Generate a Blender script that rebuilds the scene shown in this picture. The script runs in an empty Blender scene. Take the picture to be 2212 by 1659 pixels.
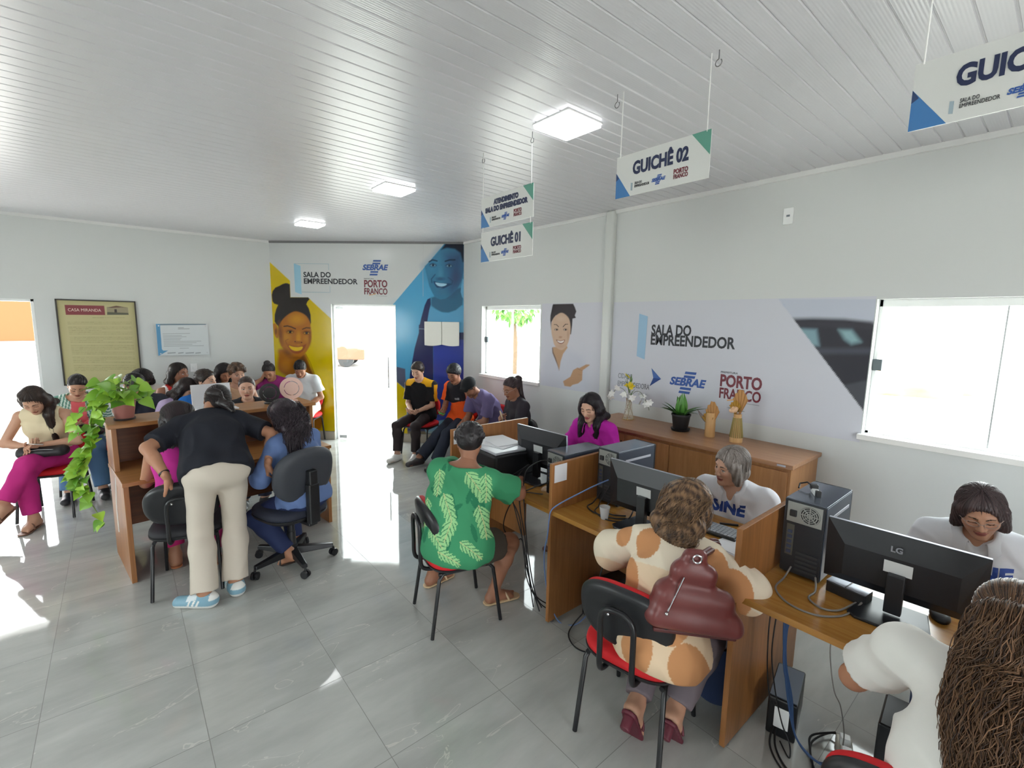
import bpy, bmesh, math, random
import numpy as np
from mathutils import Vector, Matrix, Euler

sc = bpy.context.scene
COL = sc.collection
# ------------------------------------------------------------------ camera
F_PX, YAW, PITCH, ROLL = 1012.12, 0.872254836, 0.133682701, 0.0172903625
cd = bpy.data.cameras.new('camera')
cam = bpy.data.objects.new('camera', cd)
COL.objects.link(cam)
_f = Vector((math.cos(YAW) * math.cos(PITCH), math.sin(YAW) * math.cos(PITCH), -math.sin(PITCH)))
_r = Vector((math.sin(YAW), -math.cos(YAW), 0))
_u = _r.cross(_f)
_r2 = _r * math.cos(ROLL) + _u * math.sin(ROLL)
_u2 = _u * math.cos(ROLL) - _r * math.sin(ROLL)
_m = Matrix((_r2, _u2, -_f)).transposed().to_4x4()
_m.translation = (0, 0, 1.9)
cam.matrix_world = _m
cd.sensor_width = 36.0
cd.lens = F_PX / 2212 * 36.0
cd.clip_start = 0.05
cd.clip_end = 400
sc.camera = cam
# ------------------------------------------------------------------ light, exposure
vs = sc.view_settings
vs.view_transform = 'Standard'
vs.look = 'None'
vs.gamma = 1
vs.use_curve_mapping = False
vs.exposure = -0.12
sc.cycles.use_denoising = True
sc.cycles.max_bounces = 8
sc.cycles.diffuse_bounces = 5
sc.cycles.glossy_bounces = 4
sc.cycles.transparent_max_bounces = 12
sc.cycles.transmission_bounces = 4
sc.cycles.sample_clamp_indirect = 8
sc.cycles.caustics_reflective = False
sc.cycles.caustics_refractive = False
w = bpy.data.worlds.new('sky')
sc.world = w
w.use_nodes = True
bg = w.node_tree.nodes['Background']
bg.inputs[0].default_value = (0.95, 0.98, 1.0, 1)
bg.inputs[1].default_value = 13.0
sl = bpy.data.lights.new('sun', 'SUN')
sl.energy = 14.0
sl.angle = 0.01
sl.color = (1.0, 0.96, 0.9)
sun = bpy.data.objects.new('sun', sl)
COL.objects.link(sun)
sun.rotation_euler = Vector((0.05, 0.08, -1.0)).to_track_quat('-Z', 'Y').to_euler()


def portal(name, loc, size_x, size_y, direction):
    l = bpy.data.lights.new(name, 'AREA')
    l.shape = 'RECTANGLE'
    l.size, l.size_y = size_x, size_y
    l.cycles.is_portal = True
    o = bpy.data.objects.new(name, l)
    COL.objects.link(o)
    o.location = loc
    o.rotation_euler = Vector(direction).to_track_quat('-Z', 'Z').to_euler()
    return o


# ------------------------------------------------------------------ helpers
def lin(c):
    c = np.asarray(c, float) / 255.0
    return np.where(c <= 0.04045, c / 12.92, ((c + 0.055) / 1.055) ** 2.4)


MATS = {}


def mat(name, rgb=(200, 200, 200), rough=0.5, metal=0.0, spec=0.5, coat=0.0, emit=None, alpha=None, attr=None):
    if name in MATS:
        return MATS[name]
    m = bpy.data.materials.new(name)
    m.use_nodes = True
    b = m.node_tree.nodes['Principled BSDF']
    b.inputs['Base Color'].default_value = (*lin(rgb), 1)
    b.inputs['Roughness'].default_value = rough
    b.inputs['Metallic'].default_value = metal
    b.inputs['Specular IOR Level'].default_value = spec
    b.inputs['Coat Weight'].default_value = coat
    if coat:
        b.inputs['Coat Roughness'].default_value = 0.08
    if emit:
        b.inputs['Emission Color'].default_value = (*lin(rgb), 1)
        b.inputs['Emission Strength'].default_value = emit
    if alpha is not None:
        b.inputs['Alpha'].default_value = alpha
    if attr:
        a = m.node_tree.nodes.new('ShaderNodeAttribute')
        a.attribute_name = attr
        m.node_tree.links.new(a.outputs['Color'], b.inputs['Base Color'])
    MATS[name] = m
    return m


def nodes_of(m):
    return m.node_tree.nodes, m.node_tree.links, m.node_tree.nodes['Principled BSDF']


def add_noise_bump(m, scale=200, strength=0.15, dist=0.002, detail=3, coord='Object'):
    n, l, b = nodes_of(m)
    tc = n.new('ShaderNodeTexCoord')
    nz = n.new('ShaderNodeTexNoise')
    nz.inputs['Scale'].default_value = scale
    nz.inputs['Detail'].default_value = detail
    bp = n.new('ShaderNodeBump')
    bp.inputs['Strength'].default_value = strength
    bp.inputs['Distance'].default_value = dist
    l.new(tc.outputs[coord], nz.inputs['Vector'])
    l.new(nz.outputs['Fac'], bp.inputs['Height'])
    l.new(bp.outputs['Normal'], b.inputs['Normal'])
    return m


def wood(name, c1, c2, axis=0, rough=0.35, scale=1.0):
    m = mat(name, c1, rough)
    n, l, b = nodes_of(m)
    tc = n.new('ShaderNodeTexCoord')
    mp = n.new('ShaderNodeMapping')
    s = [22.0 * scale] * 3
    s[axis] = 1.3 * scale
    mp.inputs['Scale'].default_value = s
    nz = n.new('ShaderNodeTexNoise')
    nz.inputs['Scale'].default_value = 1.6
    nz.inputs['Detail'].default_value = 6
    nz.inputs['Roughness'].default_value = 0.62
    nz.inputs['Distortion'].default_value = 0.6
    cr = n.new('ShaderNodeValToRGB')
    cr.color_ramp.elements[0].position = 0.33
    cr.color_ramp.elements[1].position = 0.68
    cr.color_ramp.elements[0].color = (*lin(c2), 1)
    cr.color_ramp.elements[1].color = (*lin(c1), 1)
    l.new(tc.outputs['Object'], mp.inputs['Vector'])
    l.new(mp.outputs['Vector'], nz.inputs['Vector'])
    l.new(nz.outputs['Fac'], cr.inputs['Fac'])
    l.new(cr.outputs['Color'], b.inputs['Base Color'])
    return m


def raw_mesh(name, v, f):
    """fast mesh from numpy quads / python lists"""
    me = bpy.data.meshes.new(name)
    v = np.asarray(v, np.float32)
    if isinstance(f, np.ndarray):
        nf, k = f.shape
        me.vertices.add(len(v))
        me.vertices.foreach_set('co', v.ravel())
        me.loops.add(nf * k)
        me.loops.foreach_set('vertex_index', f.astype(np.int32).ravel())
        me.polygons.add(nf)
        me.polygons.foreach_set('loop_start', np.arange(0, nf * k, k, dtype=np.int32))
        me.update(calc_edges=True)
        me.validate()
    else:
        me.from_pydata(v.tolist(), [], f)
    return me


def set_col(me, col):
    a = me.color_attributes.new('Col', 'FLOAT_COLOR', 'POINT')
    c = np.ones((len(me.vertices), 4), np.float32)
    c[:, :3] = col
    a.data.foreach_set('color', c.ravel())


def link(name, me, m, parent=None, smooth=False, loc=None):
    o = bpy.data.objects.new(name, me)
    COL.objects.link(o)
    if m is not None:
        for mm in (m if isinstance(m, (list, tuple)) else [m]):
            me.materials.append(mm)
    if parent is not None:
        o.parent = parent
    if loc is not None:
        o.location = loc
    if smooth:
        me.polygons.foreach_set('use_smooth', np.ones(len(me.polygons), bool))
    return o


def tag(o, label=None, cat=None, group=None, kind=None):
    if label: o['label'] = label
    if cat: o['category'] = cat
    if group: o['group'] = group
    if kind: o['kind'] = kind
    return o


def thing(name, label, cat, loc=(0, 0, 0), rz=0.0, group=None):
    o = bpy.data.objects.new(name, None)
    o.empty_display_size = 0.1
    COL.objects.link(o)
    o.location = loc
    o.rotation_euler = (0, 0, rz)
    return tag(o, label, cat, group)


def copy_tree(o, parent=None):
    c = o.copy()
    COL.objects.link(c)
    if parent is not None:
        c.parent = parent
    for ch in list(o.children):
        copy_tree(ch, c)
    return c


class MB:
    """collects shapes; build() links them as ONE mesh object"""

    def __init__(s):
        s.v, s.f = [], []

    def add(s, v, f, M=None):
        b = len(s.v)
        for p in v:
            p = Vector(p)
            if M is not None: p = M @ p
            s.v.append(tuple(p))
        s.f += [tuple(i + b for i in q) for q in f]
        return s

    def box(s, x0, x1, y0, y1, z0, z1, M=None):
        v = [(x0, y0, z0), (x1, y0, z0), (x1, y1, z0), (x0, y1, z0), (x0, y0, z1), (x1, y0, z1), (x1, y1, z1), (x0, y1, z1)]
        f = [(0, 3, 2, 1), (4, 5, 6, 7), (0, 1, 5, 4), (1, 2, 6, 5), (2, 3, 7, 6), (3, 0, 4, 7)]
        return s.add(v, f, M)

    def prism(s, poly, z0, z1, M=None):
        n = len(poly)
        v = [(x, y, z0) for x, y in poly] + [(x, y, z1) for x, y in poly]
        f = [tuple(range(n - 1, -1, -1)), tuple(range(n, 2 * n))] + [(i, (i + 1) % n, n + (i + 1) % n, n + i) for i in range(n)]
        return s.add(v, f, M)

    def lathe(s, prof, n=24, M=None, cap=True):
        v, f = [], []
        for r, z in prof:
            for i in range(n):
                a = 2 * math.pi * i / n
                v.append((r * math.cos(a), r * math.sin(a), z))
        for j in range(len(prof) - 1):
            for i in range(n):
                f.append((j * n + i, j * n + (i + 1) % n, (j + 1) * n + (i + 1) % n, (j + 1) * n + i))
        if cap:
            f.append(tuple(range(n - 1, -1, -1)))
            k = (len(prof) - 1) * n
            f.append(tuple(range(k, k + n)))
        return s.add(v, f, M)

    def cyl(s, a, b, r, n=16, r2=None):
        a, b = Vector(a), Vector(b)
        d = b - a
        M = Matrix.Translation(a) @ d.to_track_quat('Z', 'Y').to_matrix().to_4x4()
        return s.lathe([(r, 0), (r if r2 is None else r2, d.length)], n, M)

    def tube(s, pts, r, n=8, r2=None, cap=True):
        pts = [Vector(p) for p in pts]
        N = len(pts)
        v, f = [], []
        t0 = (pts[1] - pts[0]).normalized()
        up = Vector((0, 0, 1)) if abs(t0.z) < 0.9 else Vector((1, 0, 0))
        x = t0.cross(up).normalized()
        for i, p in enumerate(pts):
            t = (pts[min(i + 1, N - 1)] - pts[max(i - 1, 0)])
            t = t.normalized() if t.length > 1e-9 else t0
            x = (x - t * x.dot(t))
            x = x.normalized() if x.length > 1e-6 else t.orthogonal().normalized()
            y = t.cross(x)
            rr = r if r2 is None else r + (r2 - r) * i / (N - 1)
            if callable(r): rr = r(i / (N - 1))
            for k in range(n):
                a = 2 * math.pi * k / n
                v.append(p + x * (rr * math.cos(a)) + y * (rr * math.sin(a)))
        for j in range(N - 1):
            for i in range(n):
                f.append((j * n + i, j * n + (i + 1) % n, (j + 1) * n + (i + 1) % n, (j + 1) * n + i))
        if cap:
            f.append(tuple(range(n - 1, -1, -1)))
            f.append(tuple(range((N - 1) * n, N * n)))
        return s.add(v, f)

    def ball(s, c, r, n=16, m=10, M=None):
        rx, ry, rz = (r, r, r) if not isinstance(r, (tuple, list)) else r
        prof = [(math.sin(math.pi * j / m), -math.cos(math.pi * j / m)) for j in range(m + 1)]
        prof[0] = (1e-4, -1); prof[-1] = (1e-4, 1)
        T = Matrix.Translation(c) @ Matrix.Diagonal((rx, ry, rz, 1))
        if M is not None: T = M @ T
        return s.lathe(prof, n, T)

    def build(s, name, m, parent=None, bevel=0.0, seg=2, smooth=False, loc=None, angle=40):
        me = raw_mesh(name, np.array(s.v, np.float32), s.f)
        o = link(name, me, m, parent, smooth, loc)
        if smooth:
            me.set_sharp_from_angle(angle=math.radians(angle))
        if bevel:
            b = o.modifiers.new('bevel', 'BEVEL')
            b.width = bevel
            b.segments = seg
            b.limit_method = 'ANGLE'
            b.angle_limit = math.radians(50)
        return o


def catmull(pts, n=8, closed=False):
    pts = [np.array(p, float) for p in pts]
    N = len(pts)
    out = []
    rng = range(N) if closed else range(N - 1)
    for i in rng:
        p0 = pts[(i - 1) % N] if closed or i > 0 else pts[i]
        p1 = pts[i]
        p2 = pts[(i + 1) % N]
        p3 = pts[(i + 2) % N] if closed or i + 2 < N else p2
        for k in range(n):
            t = k / n
            out.append(0.5 * ((2 * p1) + (-p0 + p2) * t + (2 * p0 - 5 * p1 + 4 * p2 - p3) * t * t + (-p0 + 3 * p1 - 3 * p2 + p3) * t ** 3))
    if not closed: out.append(pts[-1])
    return out


def rrect(w, h, r, n=5):
    out = []
    for cx, cy, a0 in ((w / 2 - r, h / 2 - r, 0), (-w / 2 + r, h / 2 - r, 90), (-w / 2 + r, -h / 2 + r, 180), (w / 2 - r, -h / 2 + r, 270)):
        for i in range(n + 1):
            a = math.radians(a0 + 90 * i / n)
            out.append((cx + r * math.cos(a), cy + r * math.sin(a)))
    return out


def frame_M(origin, xdir, ydir):
    """matrix whose local x,y lie in a plane, z = normal"""
    x = Vector(xdir).normalized()
    y = Vector(ydir).normalized()
    z = x.cross(y)
    M = Matrix((x, y, z)).transposed().to_4x4()
    M.translation = origin
    return M


def text_mesh(txt, size, bold=0.0, shear=0.0, width=None, align='LEFT', space=1.0):
    cu = bpy.data.curves.new('lettering', 'FONT')
    cu.body = txt
    cu.size = size
    cu.offset = bold
    cu.shear = shear
    cu.align_x = align
    cu.space_character = space
    cu.resolution_u = 3
    cu.extrude = 0.0006
    ob = bpy.data.objects.new('lettering', cu)
    COL.objects.link(ob)
    dg = bpy.context.evaluated_depsgraph_get()
    dg.update()
    me = bpy.data.meshes.new_from_object(ob.evaluated_get(dg))
    bpy.data.objects.remove(ob)
    bpy.data.curves.remove(cu)
    if width and len(me.vertices):
        xs = [v.co.x for v in me.vertices]
        k = width / (max(xs) - min(xs))
        x0 = min(xs)
        for v in me.vertices:
            v.co.x = (v.co.x - x0) * k + (0 if align == 'LEFT' else -width / 2)
    me.materials.clear()
    return me


def lettering(txt, M, size, m, parent, bold=0.0, shear=0.0, width=None, align='LEFT', name='lettering', space=1.0):
    me = text_mesh(txt, size, bold, shear, width, align, space)
    me.transform(M)
    return link(name, me, m, parent)
# ------------------------------------------------------------------ the room
XR, YL, ZC = 3.98, 7.93, 3.03        # right wall, left wall, ceiling
CA, CB = Vector((1.84, 7.93, 0)), Vector((3.98, 5.88, 0))   # chamfered corner with the street door
CDIR = (CB - CA).normalized()
CLEN = (CB - CA).length
CN = Vector((-CDIR.y, CDIR.x, 0))     # points outwards (away from the room)
if CN.dot(Vector((1, 1, 0))) < 0: CN = -CN
XN, YN = -3.4, -3.2                   # walls behind the camera
WT = 0.16
M_wall = add_noise_bump(mat('wall_paint', (208, 211, 210), 0.55), 60, 0.08, 0.003)
M_white = mat('white_frame', (236, 238, 238), 0.35)
M_sill = mat('marble_sill', (232, 231, 228), 0.2)


def wall(name, M, length, holes, h=ZC, t=WT):
    """wall in local frame x along, z up, y outward thickness; holes (x0,x1,z0,z1)"""
    mb = MB()
    xs = sorted({0, length, *[a for q in holes for a in q[:2]]})
    for a, b in zip(xs, xs[1:]):
        zz = [(0, h)]
        for x0, x1, z0, z1 in holes:
            if x0 <= a and b <= x1:
                zz = [(0, z0), (z1, h)]
        for z0, z1 in zz:
            if z1 - z0 > 1e-4: mb.box(a, b, 0, t, z0, z1, M)
    o = mb.build(name, M_wall)
    tag(o, kind='structure')
    return o


def WM(p, d):
    d = Vector(d).normalized()
    n = Vector((-d.y, d.x, 0))
    M = Matrix((d, n, Vector((0, 0, 1)))).transposed().to_4x4()
    M.translation = p
    return M


# right wall runs towards +Y with outward +X : use direction -Y so that local y = +X
MR = WM((XR, CB.y, 0), (0, -1, 0))
W1 = (CB.y - 5.43, CB.y - 4.22, 1.14, 2.10)
W2 = (CB.y - 0.89, CB.y + 0.35, 1.15, 2.09)
wall('wall_right', MR, CB.y - YN, [W1, W2])
MLw = WM((XN, YL, 0), (1, 0, 0))
D1 = (-2.35 - XN, -0.735 - XN, 0.0, 2.06)
wall('wall_left', MLw, CA.x - XN, [D1])
MC = WM(CA, CDIR)
D2 = (0.925, 1.925, 0.0, 2.11)
wall('wall_corner', MC, CLEN, [D2])
MB_ = WM((XN, YN, 0), (0, 1, 0))
ADDED_W3 = (1.2, 2.9, 1.0, 2.1)  # unseen window, added to bring more daylight into the room
ADDED_W4 = (5.6, 8.2, 1.0, 2.1)  # another unseen window added for daylight
wall('wall_near', MB_, YL - YN, [ADDED_W3, ADDED_W4])
MK = WM((XR, YN, 0), (-1, 0, 0))
ADDED_D3 = (2.6, 4.6, 0.0, 2.1)  # unseen doorway, added as one more daylight opening
wall('wall_back', MK, XR - XN, [ADDED_D3])

# floor: 0.6 m polished tiles
M_floor = mat('porcelain_tile', (176, 175, 167), 0.07, 0, 0.55)
n, l, b = nodes_of(M_floor)
tc = n.new('ShaderNodeTexCoord')
sep = n.new('ShaderNodeSeparateXYZ')
l.new(tc.outputs['Object'], sep.inputs[0])


def mth(op, a, b_=None, c=None):
    q = n.new('ShaderNodeMath')
    q.operation = op
    for i, x in enumerate((a, b_, c)):
        if x is None: continue
        if hasattr(x, 'is_linked') or hasattr(x, 'links'):
            l.new(x, q.inputs[i])
        else:
            q.inputs[i].default_value = x
    return q.outputs[0]


def grout(axis, off, per):
    t = mth('DIVIDE', mth('SUBTRACT', sep.outputs[axis], off), per)
    fr = mth('FRACT', t)
    d = mth('MULTIPLY', mth('MINIMUM', fr, mth('SUBTRACT', 1.0, fr)), per)
    return d, mth('FLOOR', t)


dx, ix = grout('X', 0.185, 0.6)
dy, iy = grout('Y', 2.90, 0.596)
dmin = mth('MINIMUM', dx, dy)
gr = mth('LESS_THAN', dmin, 0.0016)
# tile-to-tile offset of the stone figure
cx = n.new('ShaderNodeCombineXYZ')
l.new(mth('MULTIPLY', ix, 7.31), cx.inputs[0])
l.new(mth('MULTIPLY', iy, 3.77), cx.inputs[1])
va = n.new('ShaderNodeVectorMath')
va.operation = 'ADD'
l.new(tc.outputs['Object'], va.inputs[0])
l.new(cx.outputs[0], va.inputs[1])
mp = n.new('ShaderNodeMapping')
mp.inputs['Rotation'].default_value = (0, 0, math.radians(-28))
mp.inputs['Scale'].default_value = (0.8, 2.6, 1)
l.new(va.outputs[0], mp.inputs['Vector'])
nz = n.new('ShaderNodeTexNoise')
nz.inputs['Scale'].default_value = 1.6
nz.inputs['Detail'].default_value = 7
nz.inputs['Roughness'].default_value = 0.6
l.new(mp.outputs[0], nz.inputs['Vector'])
cr = n.new('ShaderNodeValToRGB')
cr.color_ramp.elements[0].position = 0.3
cr.color_ramp.elements[0].color = (*lin((166, 167, 163)), 1)
cr.color_ramp.elements[1].position = 0.75
cr.color_ramp.elements[1].color = (*lin((196, 197, 193)), 1)
l.new(nz.outputs['Fac'], cr.inputs['Fac'])
# thin pale veins
nz2 = n.new('ShaderNodeTexNoise')
nz2.inputs['Scale'].default_value = 2.1
nz2.inputs['Detail'].default_value = 4
nz2.inputs['Distortion'].default_value = 0.8
l.new(mp.outputs[0], nz2.inputs['Vector'])
vein = mth('LESS_THAN', mth('ABSOLUTE', mth('SUBTRACT', nz2.outputs['Fac'], 0.62)), 0.0035)
mx = n.new('ShaderNodeMix')
mx.data_type = 'RGBA'
l.new(mth('MULTIPLY', vein, 0.45), mx.inputs['Factor'])
l.new(cr.outputs['Color'], mx.inputs['A'])
mx.inputs['B'].default_value = (*lin((220, 218, 210)), 1)
mx2 = n.new('ShaderNodeMix')
mx2.data_type = 'RGBA'
l.new(mth('MULTIPLY', gr, 0.75), mx2.inputs['Factor'])
l.new(mx.outputs['Result'], mx2.inputs['A'])
mx2.inputs['B'].default_value = (*lin((104, 103, 96)), 1)
l.new(mx2.outputs['Result'], b.inputs['Base Color'])
l.new(mth('ADD', mth('MULTIPLY', gr, 0.4), 0.045), b.inputs['Roughness'])
nb = n.new('ShaderNodeTexNoise')
nb.inputs['Scale'].default_value = 9.0
nb.inputs['Detail'].default_value = 2
bp = n.new('ShaderNodeBump')
bp.inputs['Strength'].default_value = 0.03
bp.inputs['Distance'].default_value = 0.006
l.new(tc.outputs['Object'], nb.inputs['Vector'])
l.new(nb.outputs['Fac'], bp.inputs['Height'])
l.new(bp.outputs['Normal'], b.inputs['Normal'])
room_poly = [(XN, YN), (XR, YN), (XR, CB.y), (CA.x, YL), (XN, YL)]
fo = [(XN - WT, YN - WT), (XR + WT, YN - WT), (XR + WT, CB.y + .06), (CA.x + .06, YL + WT), (XN - WT, YL + WT)]
tag(MB().prism(fo, -0.08, 0).build('floor', M_floor), kind='structure')

# ceiling: PVC boards running along X, a V groove at each joint
M_ceil = mat('pvc_ceiling', (206, 206, 210), 0.28, 0, 0.5)
n, l, b = nodes_of(M_ceil)
tc = n.new('ShaderNodeTexCoord')
sep = n.new('ShaderNodeSeparateXYZ')
l.new(tc.outputs['Object'], sep.inputs[0])
rib = mth('SINE', mth('MULTIPLY', sep.outputs['Y'], 2 * math.pi / 0.0122))
bp = n.new('ShaderNodeBump')
bp.inputs['Strength'].default_value = 0.25
bp.inputs['Distance'].default_value = 0.0006
l.new(rib, bp.inputs['Height'])
l.new(bp.outputs['Normal'], b.inputs['Normal'])
mb = MB()
pitch = 0.0975
y = YN - 0.05
prof = []
while y < YL + 0.2:
    prof += [(y, ZC + 0.006), (y + 0.004, ZC + 0.006), (y + 0.008, ZC), (y + pitch - 0.004, ZC)]
    y += pitch
for (ya, za), (yb, zb) in zip(prof, prof[1:]):
    mb.add([(XN - .1, ya, za), (XN - .1, yb, zb), (XR + .1, yb, zb), (XR + .1, ya, za)], [(0, 1, 2, 3)])
mb.box(XN - .2, XR + .2, YN - .2, YL + .2, ZC + 0.02, ZC + 0.12)
tag(mb.build('ceiling', M_ceil), kind='structure')

# trims: cornice, tile skirting
M_trim = mat('pvc_trim', (222, 223, 222), 0.35)
M_base = mat('skirting_tile', (178, 170, 156), 0.25)
tag(MB().box(XR - .022, XR + .02, YN, CB.y, ZC - 0.035, ZC + .005).build('trim_1', M_trim, bevel=.004), kind='structure')
tag(MB().box(XN, CA.x, YL - .022, YL + .02, ZC - 0.035, ZC + .005).build('trim_2', M_trim, bevel=.004), kind='structure')
tag(MB().box(0, CLEN, -.022, .02, ZC - 0.03, ZC + .005, MC).build('trim_3', mat('dark_trim', (120, 120, 122), .5), bevel=.003), kind='structure')
tag(MB().box(XR - .012, XR + .02, YN, CB.y, 0, .13).build('baseboard_right', M_base, bevel=.003), kind='structure')
tag(MB().box(XN, -2.35, YL - .012, YL + .02, 0, .13).box(-.735, CA.x, YL - .012, YL + .02, 0, .13).build('baseboard_left', M_base, bevel=.003), kind='structure')
tag(MB().box(0, D2[0], -.012, .02, 0, .13, MC).box(D2[1], CLEN, -.012, .02, 0, .13, MC).build('baseboard_corner', M_base, bevel=.003), kind='structure')

# clear glass
M_glass = bpy.data.materials.new('clear_glass')
M_glass.use_nodes = True
n, l = M_glass.node_tree.nodes, M_glass.node_tree.links
n.clear()
out = n.new('ShaderNodeOutputMaterial')
tr = n.new('ShaderNodeBsdfTransparent')
tr.inputs[0].default_value = (0.93, 0.96, 0.95, 1)
gl = n.new('ShaderNodeBsdfGlossy')
gl.inputs['Roughness'].default_value = 0.02
mxs = n.new('ShaderNodeMixShader')
mxs.inputs[0].default_value = 0.06
l.new(tr.outputs[0], mxs.inputs[1])
l.new(gl.outputs[0], mxs.inputs[2])
l.new(mxs.outputs[0], out.inputs[0])
M_alu = mat('aluminium', (196, 198, 200), 0.3, 0.8)
M_dark = mat('black_plastic', (26, 27, 30), 0.42)


def window(idx, M, hole, mid):
    x0, x1, z0, z1 = hole
    fr = MB()
    t = .022
    for a in ((x0, x0 + t, z0, z1), (x1 - t, x1, z0, z1), (x0, x1, z0, z0 + t), (x0, x1, z1 - .05, z1)):
        fr.box(a[0], a[1], .075, .125, a[2], a[3], M)
    o = tag(fr.build(f'window_{idx}', M_white, bevel=.003), kind='structure')
    xm = x0 + (x1 - x0) * mid
    MB().box(x0 + t, xm + .01, .09, .096, z0 + t, z1 - .05, M).build('pane', M_glass, o)
    MB().box(xm - .01, x1 - t, .108, .114, z0 + t, z1 - .05, M).build('pane', M_glass, o)
    MB().box(xm - .004, xm + .004, .088, .118, z0 + t, z1 - .05, M).build('glass_joint', M_alu, o)
    MB().box(x0 - .02, x1 + .02, -.035, .15, z0 - .035, z0 + .004, M).build('window_sill', M_sill, o, bevel=.004)
    MB().box(x0 - .0, x0 + .055, .06, .085, z0 + .45, z0 + .53, M).build('latch', mat('latch_grey', (92, 100, 104), .4, .5), o, bevel=.004)
    return o


window(1, MR, W1, .46)
window(2, MR, W2, .5)
window(3, MB_, ADDED_W3, .5)  # this window and the next are unseen additions for daylight
window(4, MB_, ADDED_W4, .5)
for nm, M, h in (('portal_a', MR, W1), ('portal_b', MR, W2), ('portal_c', MLw, D1), ('portal_d', MC, D2), ('portal_e', MB_, ADDED_W3), ('portal_f', MB_, ADDED_W4), ('portal_g', MK, ADDED_D3)):
    c = M @ Vector(((h[0] + h[1]) / 2, .14, (h[2] + h[3]) / 2))
    dirn = -(M.to_3x3() @ Vector((0, 1, 0)))
    portal(nm, c, h[1] - h[0], h[3] - h[2], dirn)

# glass street door in the chamfered corner
x0, x1, z0, z1 = D2
o = tag(MB().box(x0, x0 + .025, .05, .11, 0, z1, MC).box(x1 - .025, x1, .05, .11, 0, z1, MC).box(x0, x1, .05, .11, z1 - .025, z1, MC).build('door_1', M_white, bevel=.003), kind='structure')
MB().box(x0 + .03, x1 - .03, .075, .084, .012, z1 - .03, MC).build('glass_leaf', M_glass, o)
MB().box(x0 + .04, x0 + .16, .066, .094, z1 - .075, z1 - .03, MC).build('top_hinge', M_alu, o, bevel=.003)
MB().box(x0 + .04, x0 + .16, .066, .094, .012, .065, MC).build('bottom_hinge', M_alu, o, bevel=.003)
hd = MB()
xh = x1 - .14
hd.tube([MC @ Vector((xh, .04, .84)), MC @ Vector((xh, .04, 1.32))], .012, 10)
for zz in (.9, 1.26):
    hd.tube([MC @ Vector((xh, .04, zz)), MC @ Vector((xh, .078, zz))], .008, 8)
hd.build('pull_handle', M_alu, o, smooth=True)
# door frame of the left wall opening
x0, x1, z0, z1 = D1
o = tag(MB().box(x0, x0 + .03, .0, .16, 0, z1, MLw).box(x1 - .03, x1, .0, .16, 0, z1, MLw).box(x0, x1, .0, .16, z1 - .03, z1, MLw).build('door_2', M_white, bevel=.003), kind='structure')
x0, x1, z0, z1 = ADDED_D3  # frame of the unseen doorway added for light
tag(MB().box(x0, x0 + .03, .0, .16, 0, z1, MK).box(x1 - .03, x1, .0, .16, 0, z1, MK).box(x0, x1, .0, .16, z1 - .03, z1, MK).build('added_door', M_white, bevel=.003), kind='structure')

# boxed down pipe on the right wall
tag(MB().box(XR - .055, XR + .01, 3.12, 3.23, 0, ZC).build('trim_4', mat('painted_pipe', (206, 209, 206), .3), bevel=.022, seg=5, smooth=True), kind='structure')

# LED ceiling panels; the last two are unseen, added for extra light
M_led = mat('led_diffuser', (252, 254, 255), .4, emit=9.0)
LAMP_POS = [(2.07, 2.01), (1.94, 3.96), (1.88, 6.1), (2.1, -0.1), (2.1, -2.1)]
LAMP_LAB = ['square white ceiling light nearest the camera above the desks', 'square white ceiling light in the middle of the row of three', 'square white ceiling light farthest away near the mural wall',
            'unseen square ceiling light added above the camera for extra light', 'unseen square ceiling light added behind the camera for extra light']
root = None
for (x, y), lab in zip(LAMP_POS, LAMP_LAB):
    if root is None:
        root = lp = thing('ceiling_light', lab, 'ceiling light', (x, y, ZC), 0, 'square ceiling lights in a row')
        MB().prism(rrect(.29, .29, .012), -.008, .0).build('frame', M_white, lp, bevel=.002)
        MB().prism(rrect(.278, .278, .012), -.026, -.008).build('diffuser', M_led, lp, bevel=.004)
    else:
        lp = copy_tree(root)
        lp.location = (x, y, ZC)
        lp['label'] = lab

# ------------------------------------------------------------------ outdoors
M_ground = add_noise_bump(mat('pale_paving', (204, 202, 196), .8), 3, .3, .02)
tag(MB().box(-60, 90, -40, 110, -.2, -.1).build('ground', M_ground), kind='structure')
# ------------------------------------------------------------------ people: signed distance modelling
def nrm(v):
    v = np.asarray(v, float)
    return v / (np.linalg.norm(v) + 1e-12)


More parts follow.
